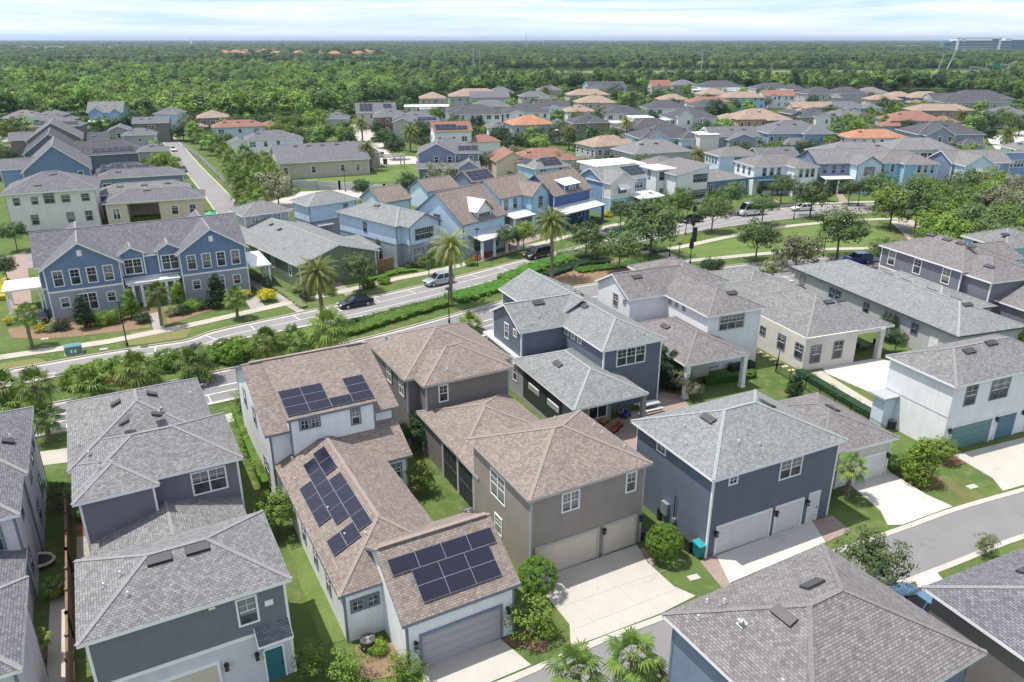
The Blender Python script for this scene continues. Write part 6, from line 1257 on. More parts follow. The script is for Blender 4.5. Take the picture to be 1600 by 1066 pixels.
for (u, v, zc, r, k, lab) in [
  (20, 362, 3.4, 2.4, 'oak', 'small tree in front of the cream house at the left edge'), (6, 414, 3.0, 1.8, 'dark', 'young tree cut by the left edge left of the duplex roof'), (16, 205, 4, 4.5, 'lush', 'bright round tree at the left edge beside the third gable'),
  (5, 246, 4, 4.0, 'oak', 'tree at the left edge level with the royal blue gable'), (28, 226, 3.5, 3, 'lush', 'small tree left of the third gable wall'), (4, 275, 4, 3.4, 'oak', 'gray-green tree at the left edge above the cream house'), (258, 256, 3.6, 4.2, 'lush', 'wide light green tree leaning over the alley, left side'),
  (240, 258, 3, 3, 'lush', 'light tree beside the big solar array and the alley'), (432, 290, 4.6, 4.6, 'graytree', 'big gray-green tree beside the fan palms and the pool garage'), (505, 205, 4, 4.0, 'lush', 'bright tree at the corner of the white slate-roofed house'), (495, 188, 5, 5, 'lush', 'light green tree at the far lane beside the woods'),
  (540, 210, 4, 3.6, 'lush', 'bushy tree left of the cul-de-sac'), (615, 228, 4, 3.2, 'dark', 'dark round tree by the cul-de-sac pavement'), (565, 292, 3.4, 2.2, 'dark', 'dark garden tree behind the white-blue garage'), (585, 302, 2.4, 1.8, 'lush', 'bright bush beside the dark garden tree behind the garages'),
  (637, 285, 3.6, 2.8, 'dark', 'dark tree behind the wall left of the slate-blue panel house'), (560, 252, 2.2, 2.4, 'dark', 'dark round tree at the right end of the low hall'), (455, 262, 1.6, 1.6, 'ball', 'clipped ball shrub in front of the low hall, left'), (485, 264, 1.6, 1.8, 'ball', 'clipped ball shrub in front of the low hall, right'),
  (838, 212, 3.6, 3.2, 'dark', 'dark tree in front of the terracotta villa'), (800, 222, 3, 4, 'dark', 'dark thicket left of the terracotta villa'), (780, 210, 3, 3.6, 'dark', 'dark thicket behind the red roofed annex'), (762, 205, 3, 3.4, 'lush', 'green thicket behind the red roofed annex'), (745, 192, 3, 3.4, 'dark', 'dark tree left of the white hip roofed house'),
  (776, 262, 1.2, 1.8, 'ball', 'clipped green shrub by the cream gable wall, centre'), (795, 268, 1.2, 1.8, 'shrub', 'low hedge bush under the cream gable wall, centre'), (1010, 225, 4, 3.6, 'dark', 'dark palmlike tree below the pale blue gable, centre'), (985, 232, 3, 2.6, 'dark', 'dark shrubbery right of the low tan tile roof'), (1120, 172, 5, 5.5, 'dark', 'dark tree between the castle-like house and the clay villa'),
  (1098, 202, 3, 4, 'dark', 'dark hedge tree left of the white modern house'), (1026, 152, 4, 5, 'dark', 'dark round tree right of the white modern cube'), (963, 142, 5, 5.5, 'graytree', 'gray-green tree left of the dark roof by the tree line'), (1298, 222, 4, 3.6, 'lush', 'bright tree between the blue house and the terracotta roof'),
  (870, 164, 4, 5, 'graytree', 'gray-green tree by the lane in the upper centre'), (846, 160, 3, 5, 'lush', 'green hedge trees beside the lane in the upper centre'), (1568, 185, 4, 5, 'oak', 'tree by the far cul-de-sac pavement on the right'), (1540, 190, 4, 5, 'dark', 'dark garden tree left of the far right cul-de-sac'),
  (1525, 200, 3.5, 4, 'dark', 'dark tree in front of the low slate house, far right'), (1595, 195, 4, 5, 'oak', 'tree at the right edge above the cul-de-sac'), (1075, 140, 4, 5, 'lush', 'light tree beside the tan gable, upper middle'), (1165, 155, 4, 4, 'lush', 'small light tree in front of the sky-blue tan-roofed house'),
  (1430, 168, 3, 4, 'lush', 'light green tree under the tan double hip roof, far right'), (925, 300, 3.5, 2.4, 'lush', 'light tree in the garden of the navy gable house'), (893, 322, 2.4, 2.0, 'dark', 'dark garden shrub beside the navy porch'), (645, 372, 3.0, 1.4, 'dark', 'small tree between the wooden fence and the white walls')]:
    pl(k, u, v, zc, r, lab, 'shrub' if k in ('ball', 'shrub') else 'tree')
rnd = random.Random(3)
for i, (u, v) in enumerate([(730, 215), (812, 150), (835, 165), (905, 152), (880, 140), (930, 168), (1150, 165), (1182, 230), (1040, 205), (1215, 195), (1260, 235), (1440, 205), (1460, 215), (1300, 165), (1170, 140), (1240, 142), (1410, 150), (1480, 160), (1500, 205), (1320, 255), (1290, 250), (700, 245), (760, 250), (690, 270), (870, 250), (915, 262), (600, 215), (590, 200), (650, 190), (670, 195), (710, 200), (1020, 180), (1000, 262), (945, 180), (1380, 222), (1545, 210), (1580, 190), (1130, 130), (1060, 132), (990, 128), (1370, 135), (1330, 132), (1200, 128), (300, 190), (320, 192), (348, 186), (440, 190), (465, 192), (420, 196), (110, 192), (200, 190), (230, 185), (60, 205), (45, 215), (90, 205), (220, 200), (285, 205), (360, 200)]):
    k_ = rnd.choice(['lush', 'dark', 'oak', 'graytree', 'dark']); pl(k_, u, v, 3.4, rnd.uniform(2.6, 4.4), 'one of the small green trees filling the gaps between the distant houses', 'tree', 'small trees between the distant houses')
pl('cone', 594, 390, 1.9, 1.9, 'dark conical tree standing behind the wooden fence', 'tree', sz=1.1)
rnd = random.Random(21); n = 0; tries = 0
while n < 125 and tries < 6000:
    tries += 1
    if rnd.random() < .8: u, v = rnd.uniform(600, 1600), 150 + 130 * rnd.random() ** 1.3
    else: u, v = rnd.uniform(20, 560), rnd.uniform(196, 262)
    x, y = un(u, v)
    if u > 600 and v > 250 and u < 900: continue
    if u < 560 and min(math.dist((x, y), q_) for q_ in ALLEY) < 7: continue
    if 500 < u < 660 and v > 240 or 1530 < u and v > 200: continue
    c_ = clearance(x, y); r = rnd.uniform(1.8, 3.6) * (1.0 if y < 260 else 1.25)
    if c_ < r * .62 or c_ > 7: continue
    n += 1; FOOT.append((x, y, 1, 0, -1, -1, 1, 1))
    k_ = rnd.choice(['lush', 'dark', 'oak', 'dark', 'oak', 'graytree']); pl(k_, u, v, r * rnd.uniform(.8, 1.3), r, 'one of the small green trees filling the gaps between the distant houses', 'tree', 'small trees between the distant houses', base=(u, v))
# duplex garden
for (u, v, zc, r, k, lab) in [(128, 487, 2.2, 2.1, 'cone', 'big conical tree in front of the left duplex gable'), (202, 474, 2.0, 1.9, 'conebright', 'bright conical tree left of the duplex steps'), (277, 458, 2.0, 1.7, 'conebright', 'bright oval tree right of the duplex entry'), (337, 454, 2.4, 2.3, 'cone', 'big conical tree in front of the right duplex gable'), (418, 442, 1.3, 1.3, 'cone', 'small conical shrub above the yellow bush')]:
    pl(k, u, v, zc, r, lab, 'tree')
for (u, v, zc, r, k, lab) in [(417, 462, .8, 1.6, 'yellow', 'bright yellow bush at the right corner of the duplex'), (62, 511, .6, 1.0, 'yellow', 'yellow bush right of the leftmost fan palm'), (14, 500, .6, .9, 'yellow', 'yellow bush by the duplex carport, left'), (95, 508, .6, 1.3, 'shrubd', 'dark shrub at the foot of the left duplex wall'),
  (78, 512, .5, 1.0, 'pale', 'pale shrub left of the big conical tree'), (160, 498, .7, 1.7, 'shrub', 'clipped hedge between the big conical tree and the steps, left part'), (178, 495, .7, 1.7, 'shrub', 'clipped hedge between the big conical tree and the steps, right part'), (222, 497, .6, 1.3, 'shrubd', 'dark shrub beside the duplex steps'),
  (268, 486, .6, 1.2, 'pale', 'pale shrub right of the duplex steps'), (285, 484, .6, 1.2, 'shrubd', 'dark shrub in the bed right of the duplex steps'), (301, 477, .7, 1.4, 'shrub', 'green shrub under the right duplex gable'), (320, 475, .6, 1.2, 'shrubd', 'low dark shrub under the right duplex gable'), (383, 459, .7, 1.0, 'yellow', 'small yellow-green bush beside the duplex side porch'),
  (465, 450, .6, 1.2, 'pale', 'pale garden shrub under the left date palm'), (480, 462, .6, 1.3, 'shrubd', 'dark shrub under the left date palm'), (515, 455, .5, 1.2, 'shrub', 'low shrub right of the left date palm'), (575, 444, .5, 1.3, 'shrub', 'low garden shrub right of the first street tree'), (600, 438, .5, 1.2, 'shrub', 'garden shrub below the wooden fence'),
  (640, 415, .6, 1.2, 'shrubd', 'shrub beneath the small palm at the blue-white house'), (655, 412, .6, 1.1, 'red', 'reddish shrub beneath the small palm at the blue-white house'), (745, 403, .4, 1.1, 'red', 'orange low hedge along the porch walk, left end'), (760, 399, .4, 1.1, 'red', 'orange low hedge along the porch walk, right end'), (735, 410, .5, 1.1, 'shrub', 'low green shrub by the lamp in front of the dormer house'),
  (872, 352, .6, 1.6, 'shrub', 'groundcover shrub by the pavement below the navy house'), (948, 335, .5, 1.4, 'yellow', 'yellow-green bush in the garden of the cream gabled house'), (930, 346, .5, 1.6, 'shrubd', 'dark low bush in front of the navy porch')]:
    pl(k, u, v, zc, r, lab, 'shrub')
# median shrubs
for i, (u, v, r, k) in enumerate([(122, 592, 2.1, 'clip'), (136, 588, 1.8, 'clip'), (153, 577, 1.5, 'clip'), (170, 580, 1.6, 'clip'), (184, 573, 1.7, 'clip'), (200, 570, 1.3, 'shrub'), (262, 565, 2.0, 'clip'), (287, 557, 1.5, 'clip'), (306, 550, 1.7, 'shrubd'), (329, 556, 1.6, 'clip'), (348, 541, 1.3, 'clip'), (362, 555, 1.8, 'clip'), (373, 539, 1.5, 'clip'), (392, 545, 1.4, 'shrub'), (438, 535, 1.6, 'shrub'), (487, 530, 1.5, 'shrub')]):
    pl(k, u, v, .8, r * .95, ['clipped round shrub of the median row between the fan palms, near the left end', 'rounded shrub of the median row between the fan palms, middle part', 'loose shrub of the median row above the solar panel roof'][0 if i < 6 else 1 if i < 13 else 2], 'shrub', ['median shrubs, left run', 'median shrubs, middle run', 'median shrubs, right run'][0 if i < 6 else 1 if i < 13 else 2])
pl('red', 177, 594, .5, 1.0, 'rust-red shrub in the median in front of the big fan palm', 'shrub')
def hedge(label, pts, w, hgt, mat, leaf=.10, dens=120, cat='hedge', rough=.25, px=True, seed=1, name='hedge', group=None):
    P = [un(*p) for p in pts] if px else pts; rnd = random.Random(seed); m = MB(); tl = []
    for a, b in zip(P, P[1:]):
        L = math.dist(a, b); d = Vector((b[0] - a[0], b[1] - a[1], 0)).normalized(); s = Vector((-d.y, d.x, 0))
        nc = max(2, int(L * w * 2.2))
        for i in range(nc):
            t = rnd.random() * L; q = rnd.uniform(-.5, .5) * w; hh = hgt * (1 + rough * (rnd.random() - .6)); c = Vector((a[0], a[1], 0)) + d * t + s * q; t0 = rnd.random() * .6
            rr = min(.45, hgt * .5)
            for j in range(int(dens * rr)):
                e = rsph(rnd); p = c + Vector((e.x * rr * 1.3, e.y * rr * 1.3, hh - rr * .5 + e.z * rr * .55)); leafquad(m, p, e + Vector((0, 0, .9)), leaf * rnd.uniform(.7, 1.3), rnd, tl, min(1, t0 + rnd.random() * .4))
        for i in range(int(L * 14)):       # sides
            t = rnd.random() * L; sg = rnd.choice((-1, 1)); p = Vector((a[0], a[1], rnd.uniform(0, hgt))) + d * t + s * sg * w * .5; leafquad(m, p, s * sg + rsph(rnd) * .6, leaf * 1.2, rnd, tl, rnd.random() * .6)
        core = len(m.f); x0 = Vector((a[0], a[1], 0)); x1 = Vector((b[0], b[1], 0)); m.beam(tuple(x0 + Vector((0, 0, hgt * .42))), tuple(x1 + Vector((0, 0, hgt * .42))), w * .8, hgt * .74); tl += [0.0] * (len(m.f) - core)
    me = m.mesh(name, [mat], tint=tl); o = link(name, me); tag(o, label, cat, group); return o
hedge('long low clipped hedge in the median starting at the shaggy fan palm', [(535, 524), (600, 504), (655, 487), (700, 475)], 2.6, .8, 'leaf_hedge', seed=2, dens=200, leaf=.08)
hedge('low spreading juniper hedge in the median left of the middle date palm', [(560, 506), (640, 484), (700, 470), (740, 458)], 1.8, .6, 'leaf_hedge', seed=3, dens=160)
hedge('low hedge in the median right of the middle date palm', [(705, 470), (760, 455), (815, 440)], 4.2, .7, 'leaf_hedge', seed=4, dens=160)
hedge('dark groundcover in the median beside the right date palm', [(790, 440), (850, 415), (890, 405)], 4.0, .7, 'leaf_hedge', rough=.8, seed=5)
hedge('patchy yellow-green groundcover at the wide end of the median', [(880, 402), (940, 392), (975, 398)], 5.0, .5, 'leaf_pale', rough=1.0, seed=6, cat='groundcover', name='groundcover')
hedge('dark groundcover strip in front of the white house peak', [(855, 432), (905, 414), (950, 410)], 2.4, .6, 'leaf_dark', rough=1.0, seed=7, cat='groundcover', name='groundcover')
hedge('green groundcover under the dark median tree', [(900, 424), (960, 418), (1040, 405)], 3.0, .45, 'leaf_hedge', rough=1, seed=8, cat='groundcover', name='groundcover')
hedge('groundcover around the base of the largest park oak', [(960, 400), (1010, 385), (1035, 395)], 3.6, .5, 'leaf_bright', rough=1, seed=9, cat='groundcover', name='groundcover')
hedge('long loose hedge between the gray house and the solar panel house', [(375, 648), (392, 690), (408, 730), (424, 768)], 1.7, 1.3, 'leaf_bright', leaf=.08, dens=110, rough=.8, seed=10)
hedge('clipped hedge in front of the white house patio', [(1100, 600), (1135, 596), (1178, 588)], 1.0, .9, 'leaf_hedge', leaf=.07, dens=130, seed=11)
hedge('short hedge beside the patio column of the white house', [(1140, 580), (1176, 572)], 1.0, .8, 'leaf_dark', leaf=.07, dens=130, seed=12)
hedge('row of low shrubs along the black iron fence', [(1248, 585), (1290, 610), (1340, 640), (1376, 660)], 1.2, .8, 'leaf_dark', leaf=.07, dens=110, rough=.9, seed=13)
hedge('narrow hedge between the taupe garage and the white house', [(1408, 664), (1440, 682), (1462, 695)], .9, 1.1, 'leaf_hedge', leaf=.07, dens=120, seed=14)
hedge('clipped lime green hedge block beside the low hall', [(505, 271), (524, 268)], 2.4, 1.8, 'leaf_yellow' if 0 else 'leaf_bright', seed=15); hedge('clipped low hedge under the low hall wall', [(435, 277), (475, 276)], 1.6, 1.2, 'leaf_hedge', seed=16)
hedge('low hedge behind the blue duplex in front of the cream house', [(110, 352), (200, 346), (250, 342)], 1.2, .8, 'leaf_bright', seed=17); hedge('flower bed border left of the duplex carport', [(4, 470), (10, 440)], 1.2, .8, 'leaf_yellow', seed=18)
hedge('ferny border along the paved path beside the green bungalow', [(410, 440), (450, 462), (475, 482)], 1.2, .35, 'leaf_pale', rough=1, seed=19); hedge('low garden bed along the pavement below the pale blue house', [(575, 440), (620, 428), (650, 424)], 1.0, .5, 'leaf_bright', rough=1, seed=20)
# foreground bushes
FB = 'bush'
pl('ball', 1038, 846, 1.5, 1.38, 'clipped round bush at the right side of the brown garage driveway', FB); pl('ball', 840, 899, 1.5, 1.38, 'clipped round bush at the left corner of the brown garage', FB)
pl('loose', 828, 962, 1.5, 1.7, 'loose bright bush on the lawn between the two garages', FB); pl('loose', 486, 1030, 1.1, 1.2, 'dark bush beside the teal door of the gray house', FB); pl('loose', 543, 1040, 1.1, 1.4, 'loose bush below the air conditioner of the solar panel house', FB); pl('loose', 634, 1045, 1.1, 1.3, 'loose bush at the left corner of the solar panel garage', FB)
pl('lush', 432, 795, 2.2, 1.7, 'large round bush between the gray house and the solar panel house', FB); pl('loose', 376, 622, 2.4, 1.1, 'slender garden tree at the street corner of the solar panel house', 'tree'); pl('dark', 650, 672, 2.0, 1.5, 'dark bush in the yard left of the brown house', FB); pl('loose', 657, 745, 1.6, 1.5, 'bright bush in the courtyard lawn of the solar panel house', FB)
pl('conebright', 1441, 722, 1.9, 2.2, 'big egg-shaped bush on the lawn beside the taupe garage driveway', FB, sz=.95); pl('lush', 1474, 700, 1.3, 1.2, 'small round bush at the corner of the teal garage doors', FB); pl('ball', 1401, 722, .8, .8, 'small clipped bush beside the taupe garage', FB)
pl('cone', 1243, 603, 1.4, 1.5, 'conical bush at the back lawn behind the navy garage', FB); pl('airy', 1362, 868, 3.0, 2.6, 'airy small-leaved tree at the corner of the big taupe roof', 'tree'); pl('loose', 1543, 850, 1.0, .9, 'sapling on the far alley verge', 'tree')
for (u, v, zc, r, lab) in [(1032, 568, 2.4, 2.2, 'tall dark conifer beside the navy house patio, leftmost'), (1052, 578, 2.2, 2.2, 'tall conifer beside the navy house patio, second'), (1067, 592, 1.9, 1.9, 'lighter conifer beside the navy house patio, third'), (1084, 606, 1.4, 1.4, 'small conifer nearest the white house patio')]:
    pl('cone' if u < 1060 else 'graytree', u, v, zc, r * (1 if u < 1060 else .7), lab, 'tree', 'conifers beside the navy patio')
pl('dark', 1402, 530, 1.8, 1.3, 'small tree between the white bungalow carport and the teal garage house', 'tree'); pl('dark', 1388, 505, 2.2, 1.3, 'dark shrub beside the bungalow carport', FB); pl('shrub', 1242, 560, .5, .7, 'small bush by the gate of the iron fence', FB); pl('lush', 1600, 530, 2, 1.6, 'bush at the right edge behind the teal garage house', FB)
pl('shrub', 590, 1030 - 20, .4, .7, 'low weedy shrub by the air conditioner', FB); pl('shrub', 855, 985, .3, .8, 'low plants under the loose bush between the garages', FB); pl('shrub', 130, 805, .4, .7, 'low plants at the back corner of the gray house', FB); pl('loose', 60, 760, .9, .9, 'leafy plant in the shaded left yard', FB)
pl('shrub', 640, 655, .9, 1.0, 'climbing shrub at the wall of the brown house', FB); pl('dark', 663, 640, 1.6, 1.1, 'dark bush nearest the brown house wall', FB)

# ------------------------------------------------------------------ fences, walls, lamps, bins
def fence(label, pts, hgt, mat, name='wooden_fence', post=2.4, px=True, kind='board', cat='fence'):
    P = [un(*p, hgt * .98) if px else p for p in pts]; t = thing(name, label, cat, (0, 0, 0))
    pm = MB(); bm = MB()
    for a, b in zip(P, P[1:]):
        L = math.dist(a, b); n = max(1, round(L / post)); d = ((b[0] - a[0]) / L, (b[1] - a[1]) / L)
        for i in range(n + 1):
            x, y = a[0] + d[0] * L * i / n, a[1] + d[1] * L * i / n; w = .07 if kind != 'wall' else .22
            if kind == 'iron': w = .035
            pm.box(x - w, y - w, 0, x + w, y + w, hgt + (.12 if kind != 'iron' else .1)); pm.box(x - w * 1.3, y - w * 1.3, hgt + .12, x + w * 1.3, y + w * 1.3, hgt + .17) if kind != 'iron' else None
        if kind == 'board':
            k = int(L / .15)
            for i in range(k):
                x, y = a[0] + d[0] * (i + .5) * .15, a[1] + d[1] * (i + .5) * .15; o = .015 * (i % 2)
                bm.beam((x - d[0] * .07 + o * d[1], y - d[1] * .07, hgt * .5), (x + d[0] * .07 + o * d[1], y + d[1] * .07, hgt * .5), .025, hgt - .05 * (i % 3) * .3)
            bm.beam((*a, hgt), (*b, hgt), .14, .04)
        elif kind == 'wall': bm.beam((*a, hgt * .47), (*b, hgt * .47), .18, hgt * .94)
        elif kind == 'iron':
            for z in (.2, hgt - .05): bm.beam((*a, z), (*b, z), .03, .03)
            k = int(L / .14)
            for i in range(k): x, y = a[0] + d[0] * i * .14, a[1] + d[1] * i * .14; bm.box(x - .009, y - .009, 0, x + .009, y + .009, hgt)
        else:
            for z in (.4, .9, 1.4): bm.beam((*a, z), (*b, z), .05, .16)
    pm.build('post', mat, t); bm.build('panel', mat, t); return t
fence('red-brown board fence between the left edge house and the gray house', [(102, 777), (103, 860), (104, 960), (105, 1075)], 1.8, 'wood_fence'); fence('short board fence at the right rear corner of the gray house', [(371, 743), (379, 783)], 1.7, 'wood_tan')
fence('tan board fence on the boulevard lawn beside the blue-white house', [(578, 411), (614, 402)], 1.8, 'wood_tan'); fence('black iron fence on the back lawn behind the navy garage', [(1218, 550), (1214, 565), (1260, 592), (1330, 634), (1386, 668)], 1.3, 'black_metal', 'iron_fence', kind='iron')
fence('white panel wall with caps behind the low hall and lawn', [(405, 277), (455, 281), (530, 284), (600, 289), (680, 292), (760, 290)], 2.0, 'pale_gray', 'garden_wall', 5, kind='wall', cat='wall'); fence('white rail fence along the palm side of the left alley', [(285, 222), (310, 240), (340, 268), (365, 292)], 1.6, 'pale_gray', 'rail_fence', 3, kind='rail')
def lamp(label, base, hgt, kind='single', name='street_lamp', yaw=20):
    x, y = un(*base); t = thing(name, label, 'lamp post' if name == 'street_lamp' else 'pole', (x, y, 0), R(yaw)); p = MB(); p.tube([(0, 0, 0), (0, 0, .5), (0, 0, .55), (0, 0, hgt)], [.14, .14, .075, .05], 8); p.build('post', 'black_metal', t)
    def hd(px):
        m = MB(); m.tube([(px, 0, hgt - .05), (px, 0, hgt + .05)], [.42, .42], 14); m.tube([(px, 0, hgt + .05), (px, 0, hgt + .16)], [.42, .1], 14); m.tube([(px, 0, hgt - .18), (px, 0, hgt - .05)], [.16, .22], 10); m.build('lamp_head', 'black_metal', t)
    if kind == 'single': hd(0)
    elif kind == 'twin':
        a = MB(); a.beam((-.8, 0, hgt - .25), (.8, 0, hgt - .25), .06, .06); a.build('arm', 'black_metal', t); hd(-.8); hd(.8)
    elif kind == 'band':
        for z, s in ((hgt - 1, .22), (hgt - 3.2, .2), (2.6, .25), (3.4, .2)): m = MB(); m.box(-s, -s, z, s, s, z + .9); m.build('speaker_box', 'black_metal', t)
        m = MB(); m.box(.1, -.03, 3.6, .8, .03, 6.0); m.build('banner', 'black_metal', t)
    return t
lamp('black street lamp on the verge left of the duplex steps', (199, 541), 5.6); lamp('black street lamp on the verge in front of the dormer house', (746, 416), 6.0); lamp('black twin-headed lamp on the verge near the parked white car', (1240, 343), 6.2, 'twin'); lamp('black twin-headed lamp in the park beside the big oak', (1286, 401), 6.2, 'twin')
lamp('black lamp on the verge near the black car by the modern house', (1071, 367), 5.0); lamp('short black lamp at the junction of the park paths', (1060, 411), 3.2); lamp('short bollard lamp left of the path junction', (1046, 401), 2.2, 'none')
lamp('tall dark pole with boxes and a banner at the tip of the park', (1078, 413), 9.5, 'band', 'equipment_pole'); lamp('brown pole in the median just above the brown house roof', (702, 505), 4.6, 'single'); lamp('pale lamp pole behind the garages at the garden wall', (540, 300), 5.0, 'single'); lamp('lamp beside the sidewalk near the cottage', (1340, 322), 5, 'single')
def bin_(label, uv, body, lid, rz=27, z=0, s=1):
    x, y = un(*uv); t = thing('wheelie_bin', label, 'bin', (x, y, 0), R(rz)); m = MB(); a, b, hh = .26 * s, .33 * s, .95 * s
    lo = [(-a, -a, .08), (a, -a, .08), (a, a, .08), (-a, a, .08)]; hi = [(-b, -b, hh), (b, -b, hh), (b, b, hh), (-b, b, hh)]
    for i in range(4): j = (i + 1) % 4; m.poly([lo[i], lo[j], hi[j], hi[i]])
    m.poly(lo[::-1]); m.box(-b - .03, -b - .03, hh - .06, b + .03, b + .03, hh - .01); m.build('body', body, t)
    l_ = MB(); l_.poly([(-b, -b - .05, hh), (b, -b - .05, hh), (b, b, hh + .1), (-b, b, hh + .1)]); l_.poly([(-b, -b - .05, hh), (-b, b, hh + .1), (-b, b, hh)]); l_.poly([(b, -b - .05, hh), (b, b, hh), (b, b, hh + .1)]); l_.poly([(-b, b, hh), (-b, b, hh + .1), (b, b, hh + .1), (b, b, hh)]); l_.beam((-b, b + .05, hh + .05), (b, b + .05, hh + .05), .04, .04); l_.build('lid', lid, t)
    for sx in (-1, 1): w = MB(); w.tube([(sx * b * .8, a, .12), (sx * b * .95, a, .12)], .12, 10); w.build('wheel', 'black_metal', t)
paint('bin_teal', (.01, .17, .20), .45, .1); paint('bin_lid', (.02, .27, .30), .45, .1); paint('bin_black', (.03, .028, .03), .5, .1)
bin_('teal wheelie bin at the left corner of the navy garage', (1092, 869), 'bin_teal', 'bin_lid', s=1.15); bin_('dark wheelie bin behind the teal one at the navy garage', (1077, 860), 'bin_black', 'bin_black', s=1.1); bin_('black bin between the brown and navy garages', (1017, 790), 'bin_black', 'bin_black', s=1.2); bin_('dark bin at the right corner of the brown garage', (1004, 842), 'bin_black', 'bin_black', s=.8)
bin_('dark bin on the lane beside the pavement, near the lawn', (602, 257), 'bin_black', 'bin_black', s=1.6); bin_('dark bin on the lane near the dark round tree', (597, 246), 'bin_black', 'bin_black', s=1.6); bin_('dark bin beside the palm in front of the teal door house', (468, 1042), 'bin_black', 'bin_black', s=.7)
def ac(label, uv, top=True):
    x, y = un(*uv); t = thing('air_conditioner', label, 'air conditioner', (x, y, 0), R(28)); m = MB(); m.tube([(0, 0, .05), (0, 0, .85)], [.42, .42], 20)
    for i in range(24): a = 6.283 * i / 24; m.beam((math.cos(a) * .43, math.sin(a) * .43, .1), (math.cos(a) * .43, math.sin(a) * .43, .82), .03, .03)
    m.build('casing', 'vent_metal', t); r = MB(); r.tube([(0, 0, .84), (0, 0, .9)], [.46, .44], 20, cap=False); r.beam((-.42, 0, .89), (.42, 0, .89), .03, .02); r.beam((0, -.42, .89), (0, .42, .89), .03, .02); r.tube([(0, 0, .86), (0, 0, .92)], .12, 10)
    for i in range(3): a = 2.09 * i; r.poly([(0, 0, .87), (math.cos(a) * .36, math.sin(a) * .36, .86), (math.cos(a + .7) * .36, math.sin(a + .7) * .36, .88)])
    for q in (.2, .3, .4): r.tube([(q * math.cos(6.283 * k / 20), q * math.sin(6.283 * k / 20), .9) for k in range(21)], .008, 4)
    r.build('fan_grille', 'galvanised', t)
ac('round air conditioner at the front corner of the solar panel house', (576, 1015)); ac('air conditioner on the courtyard lawn between solar and brown houses', (731, 812)); ac('air conditioner beside the iron fence and the white house', (1392, 668))
# transformer, mailbox-like boxes, trampoline, picnic table, patio things
x, y = un(116, 552); t = thing('transformer_box', 'dark green transformer box on the far verge below the duplex', 'utility box', (x, y, 0), R(28)); m = MB(); m.box(-.85, -.6, .05, .85, .6, .95); m.box(-.95, -.7, 0, .95, .7, .06, 1); m.box(-.88, -.64, .93, .88, .64, 1.02); m.build('cabinet', ['door_green', 'concrete'], t); m = MB(); m.box(-.3, -.62, .25, -.1, -.6, .6); m.box(.1, -.62, .25, .3, -.6, .6); m.build('warning_label', 'trim_white', t)
x, y = un(62, 882); t = thing('garden_trampoline', 'small oval yellow-rimmed trampoline in the left yard', 'trampoline', (x, y, 0)); m = MB(); ring = [(1.0 * math.cos(a * .3142), .75 * math.sin(a * .3142), .35) for a in range(21)]; m.tube(ring, .11, 8); m.build('rim_pad', 'leaf_yellow' if 0 else 'yellow_cream', t); m = MB(); m.poly([(p[0] * .9, p[1] * .9, .33) for p in ring[:-1]]); m.build('mat', 'black_metal', t)
for i in range(4): a = .8 + i * 1.57; m = MB(); m.tube([(.9 * math.cos(a), .65 * math.sin(a), 0), (.9 * math.cos(a), .65 * math.sin(a), .34)], .03, 6); m.build('leg', 'galvanised', t)
x, y = un(1014, 630, .75); t = thing('picnic_table', 'gray picnic table with benches behind the navy patio', 'table', (x, y, 0), R(25)); m = MB()
for i in range(5): m.box(-1.1, -.42 + i * .17, .72, 1.1, -.27 + i * .17, .77)
m.build('tabletop', 'pale_gray', t)
for sy in (-1, 1): m = MB(); m.box(-1.1, sy * .85 - .15, .42, 1.1, sy * .85 + .15, .47); m.build('bench', 'pale_gray', t)
for sx in (-1, 1): m = MB(); m.beam((sx * .8, -.9, .4), (sx * .8, .9, .4), .06, .1); m.beam((sx * .8, -.6, 0), (sx * .8, -.25, .72), .08, .08); m.beam((sx * .8, .6, 0), (sx * .8, .25, .72), .08, .08); m.build('leg', 'trim_gray', t)
x, y = un(1014, 623, 1.5); t = thing('closed_parasol', 'closed dark parasol standing at the navy house picnic table', 'parasol', (x - .2, y + .9, 0)); m = MB(); m.tube([(0, 0, 0), (0, 0, 2.5)], .03, 6); m.build('pole', 'black_metal', t); m = MB(); m.tube([(0, 0, 1.0), (0, 0, 1.6), (0, 0, 2.4)], [.14, .1, .03], 8); m.build('canopy', 'trim_dark', t)
paint('toy_orange', (.35, .08, .03), .5, .1); paint('toy_blue', (.03, .05, .25), .5, .1); paint('toy_pink', (.35, .15, .32), .5, .1); paint('toy_yellow', (.45, .26, .04), .5, .1)
def toy(label, uv, c, s=1):
    x, y = un(*uv); t = thing('ride_on_toy', label, 'toy', (x, y, 0), R(50)); m = MB(); m.box(-.35 * s, -.16 * s, .15 * s, .35 * s, .16 * s, .36 * s); m.box(-.1 * s, -.14 * s, .36 * s, -.04 * s, .14 * s, .62 * s); m.beam((.2 * s, 0, .36 * s), (.28 * s, 0, .58 * s), .04, .04); m.build('body', c, t)
    for sx in (-1, 1):
        for sy in (-1, 1): w = MB(); w.tube([(sx * .24 * s, sy * .17 * s, .12 * s), (sx * .24 * s, sy * .24 * s, .12 * s)], .12 * s, 10); w.build('wheel', 'black_metal', t)
toy('orange ride-on toy at the edge of the navy house patio', (958, 676), 'toy_orange', 1.3); toy('second orange ride-on toy at the patio edge', (967, 668), 'toy_orange', 1.1); toy('blue ride-on toy near the patio column', (978, 652), 'toy_blue', 1.3); toy('pink toy near the patio column', (971, 648), 'toy_pink', 1.2); toy('yellow toy on the dark patio', (944, 662), 'toy_yellow', 1.1)
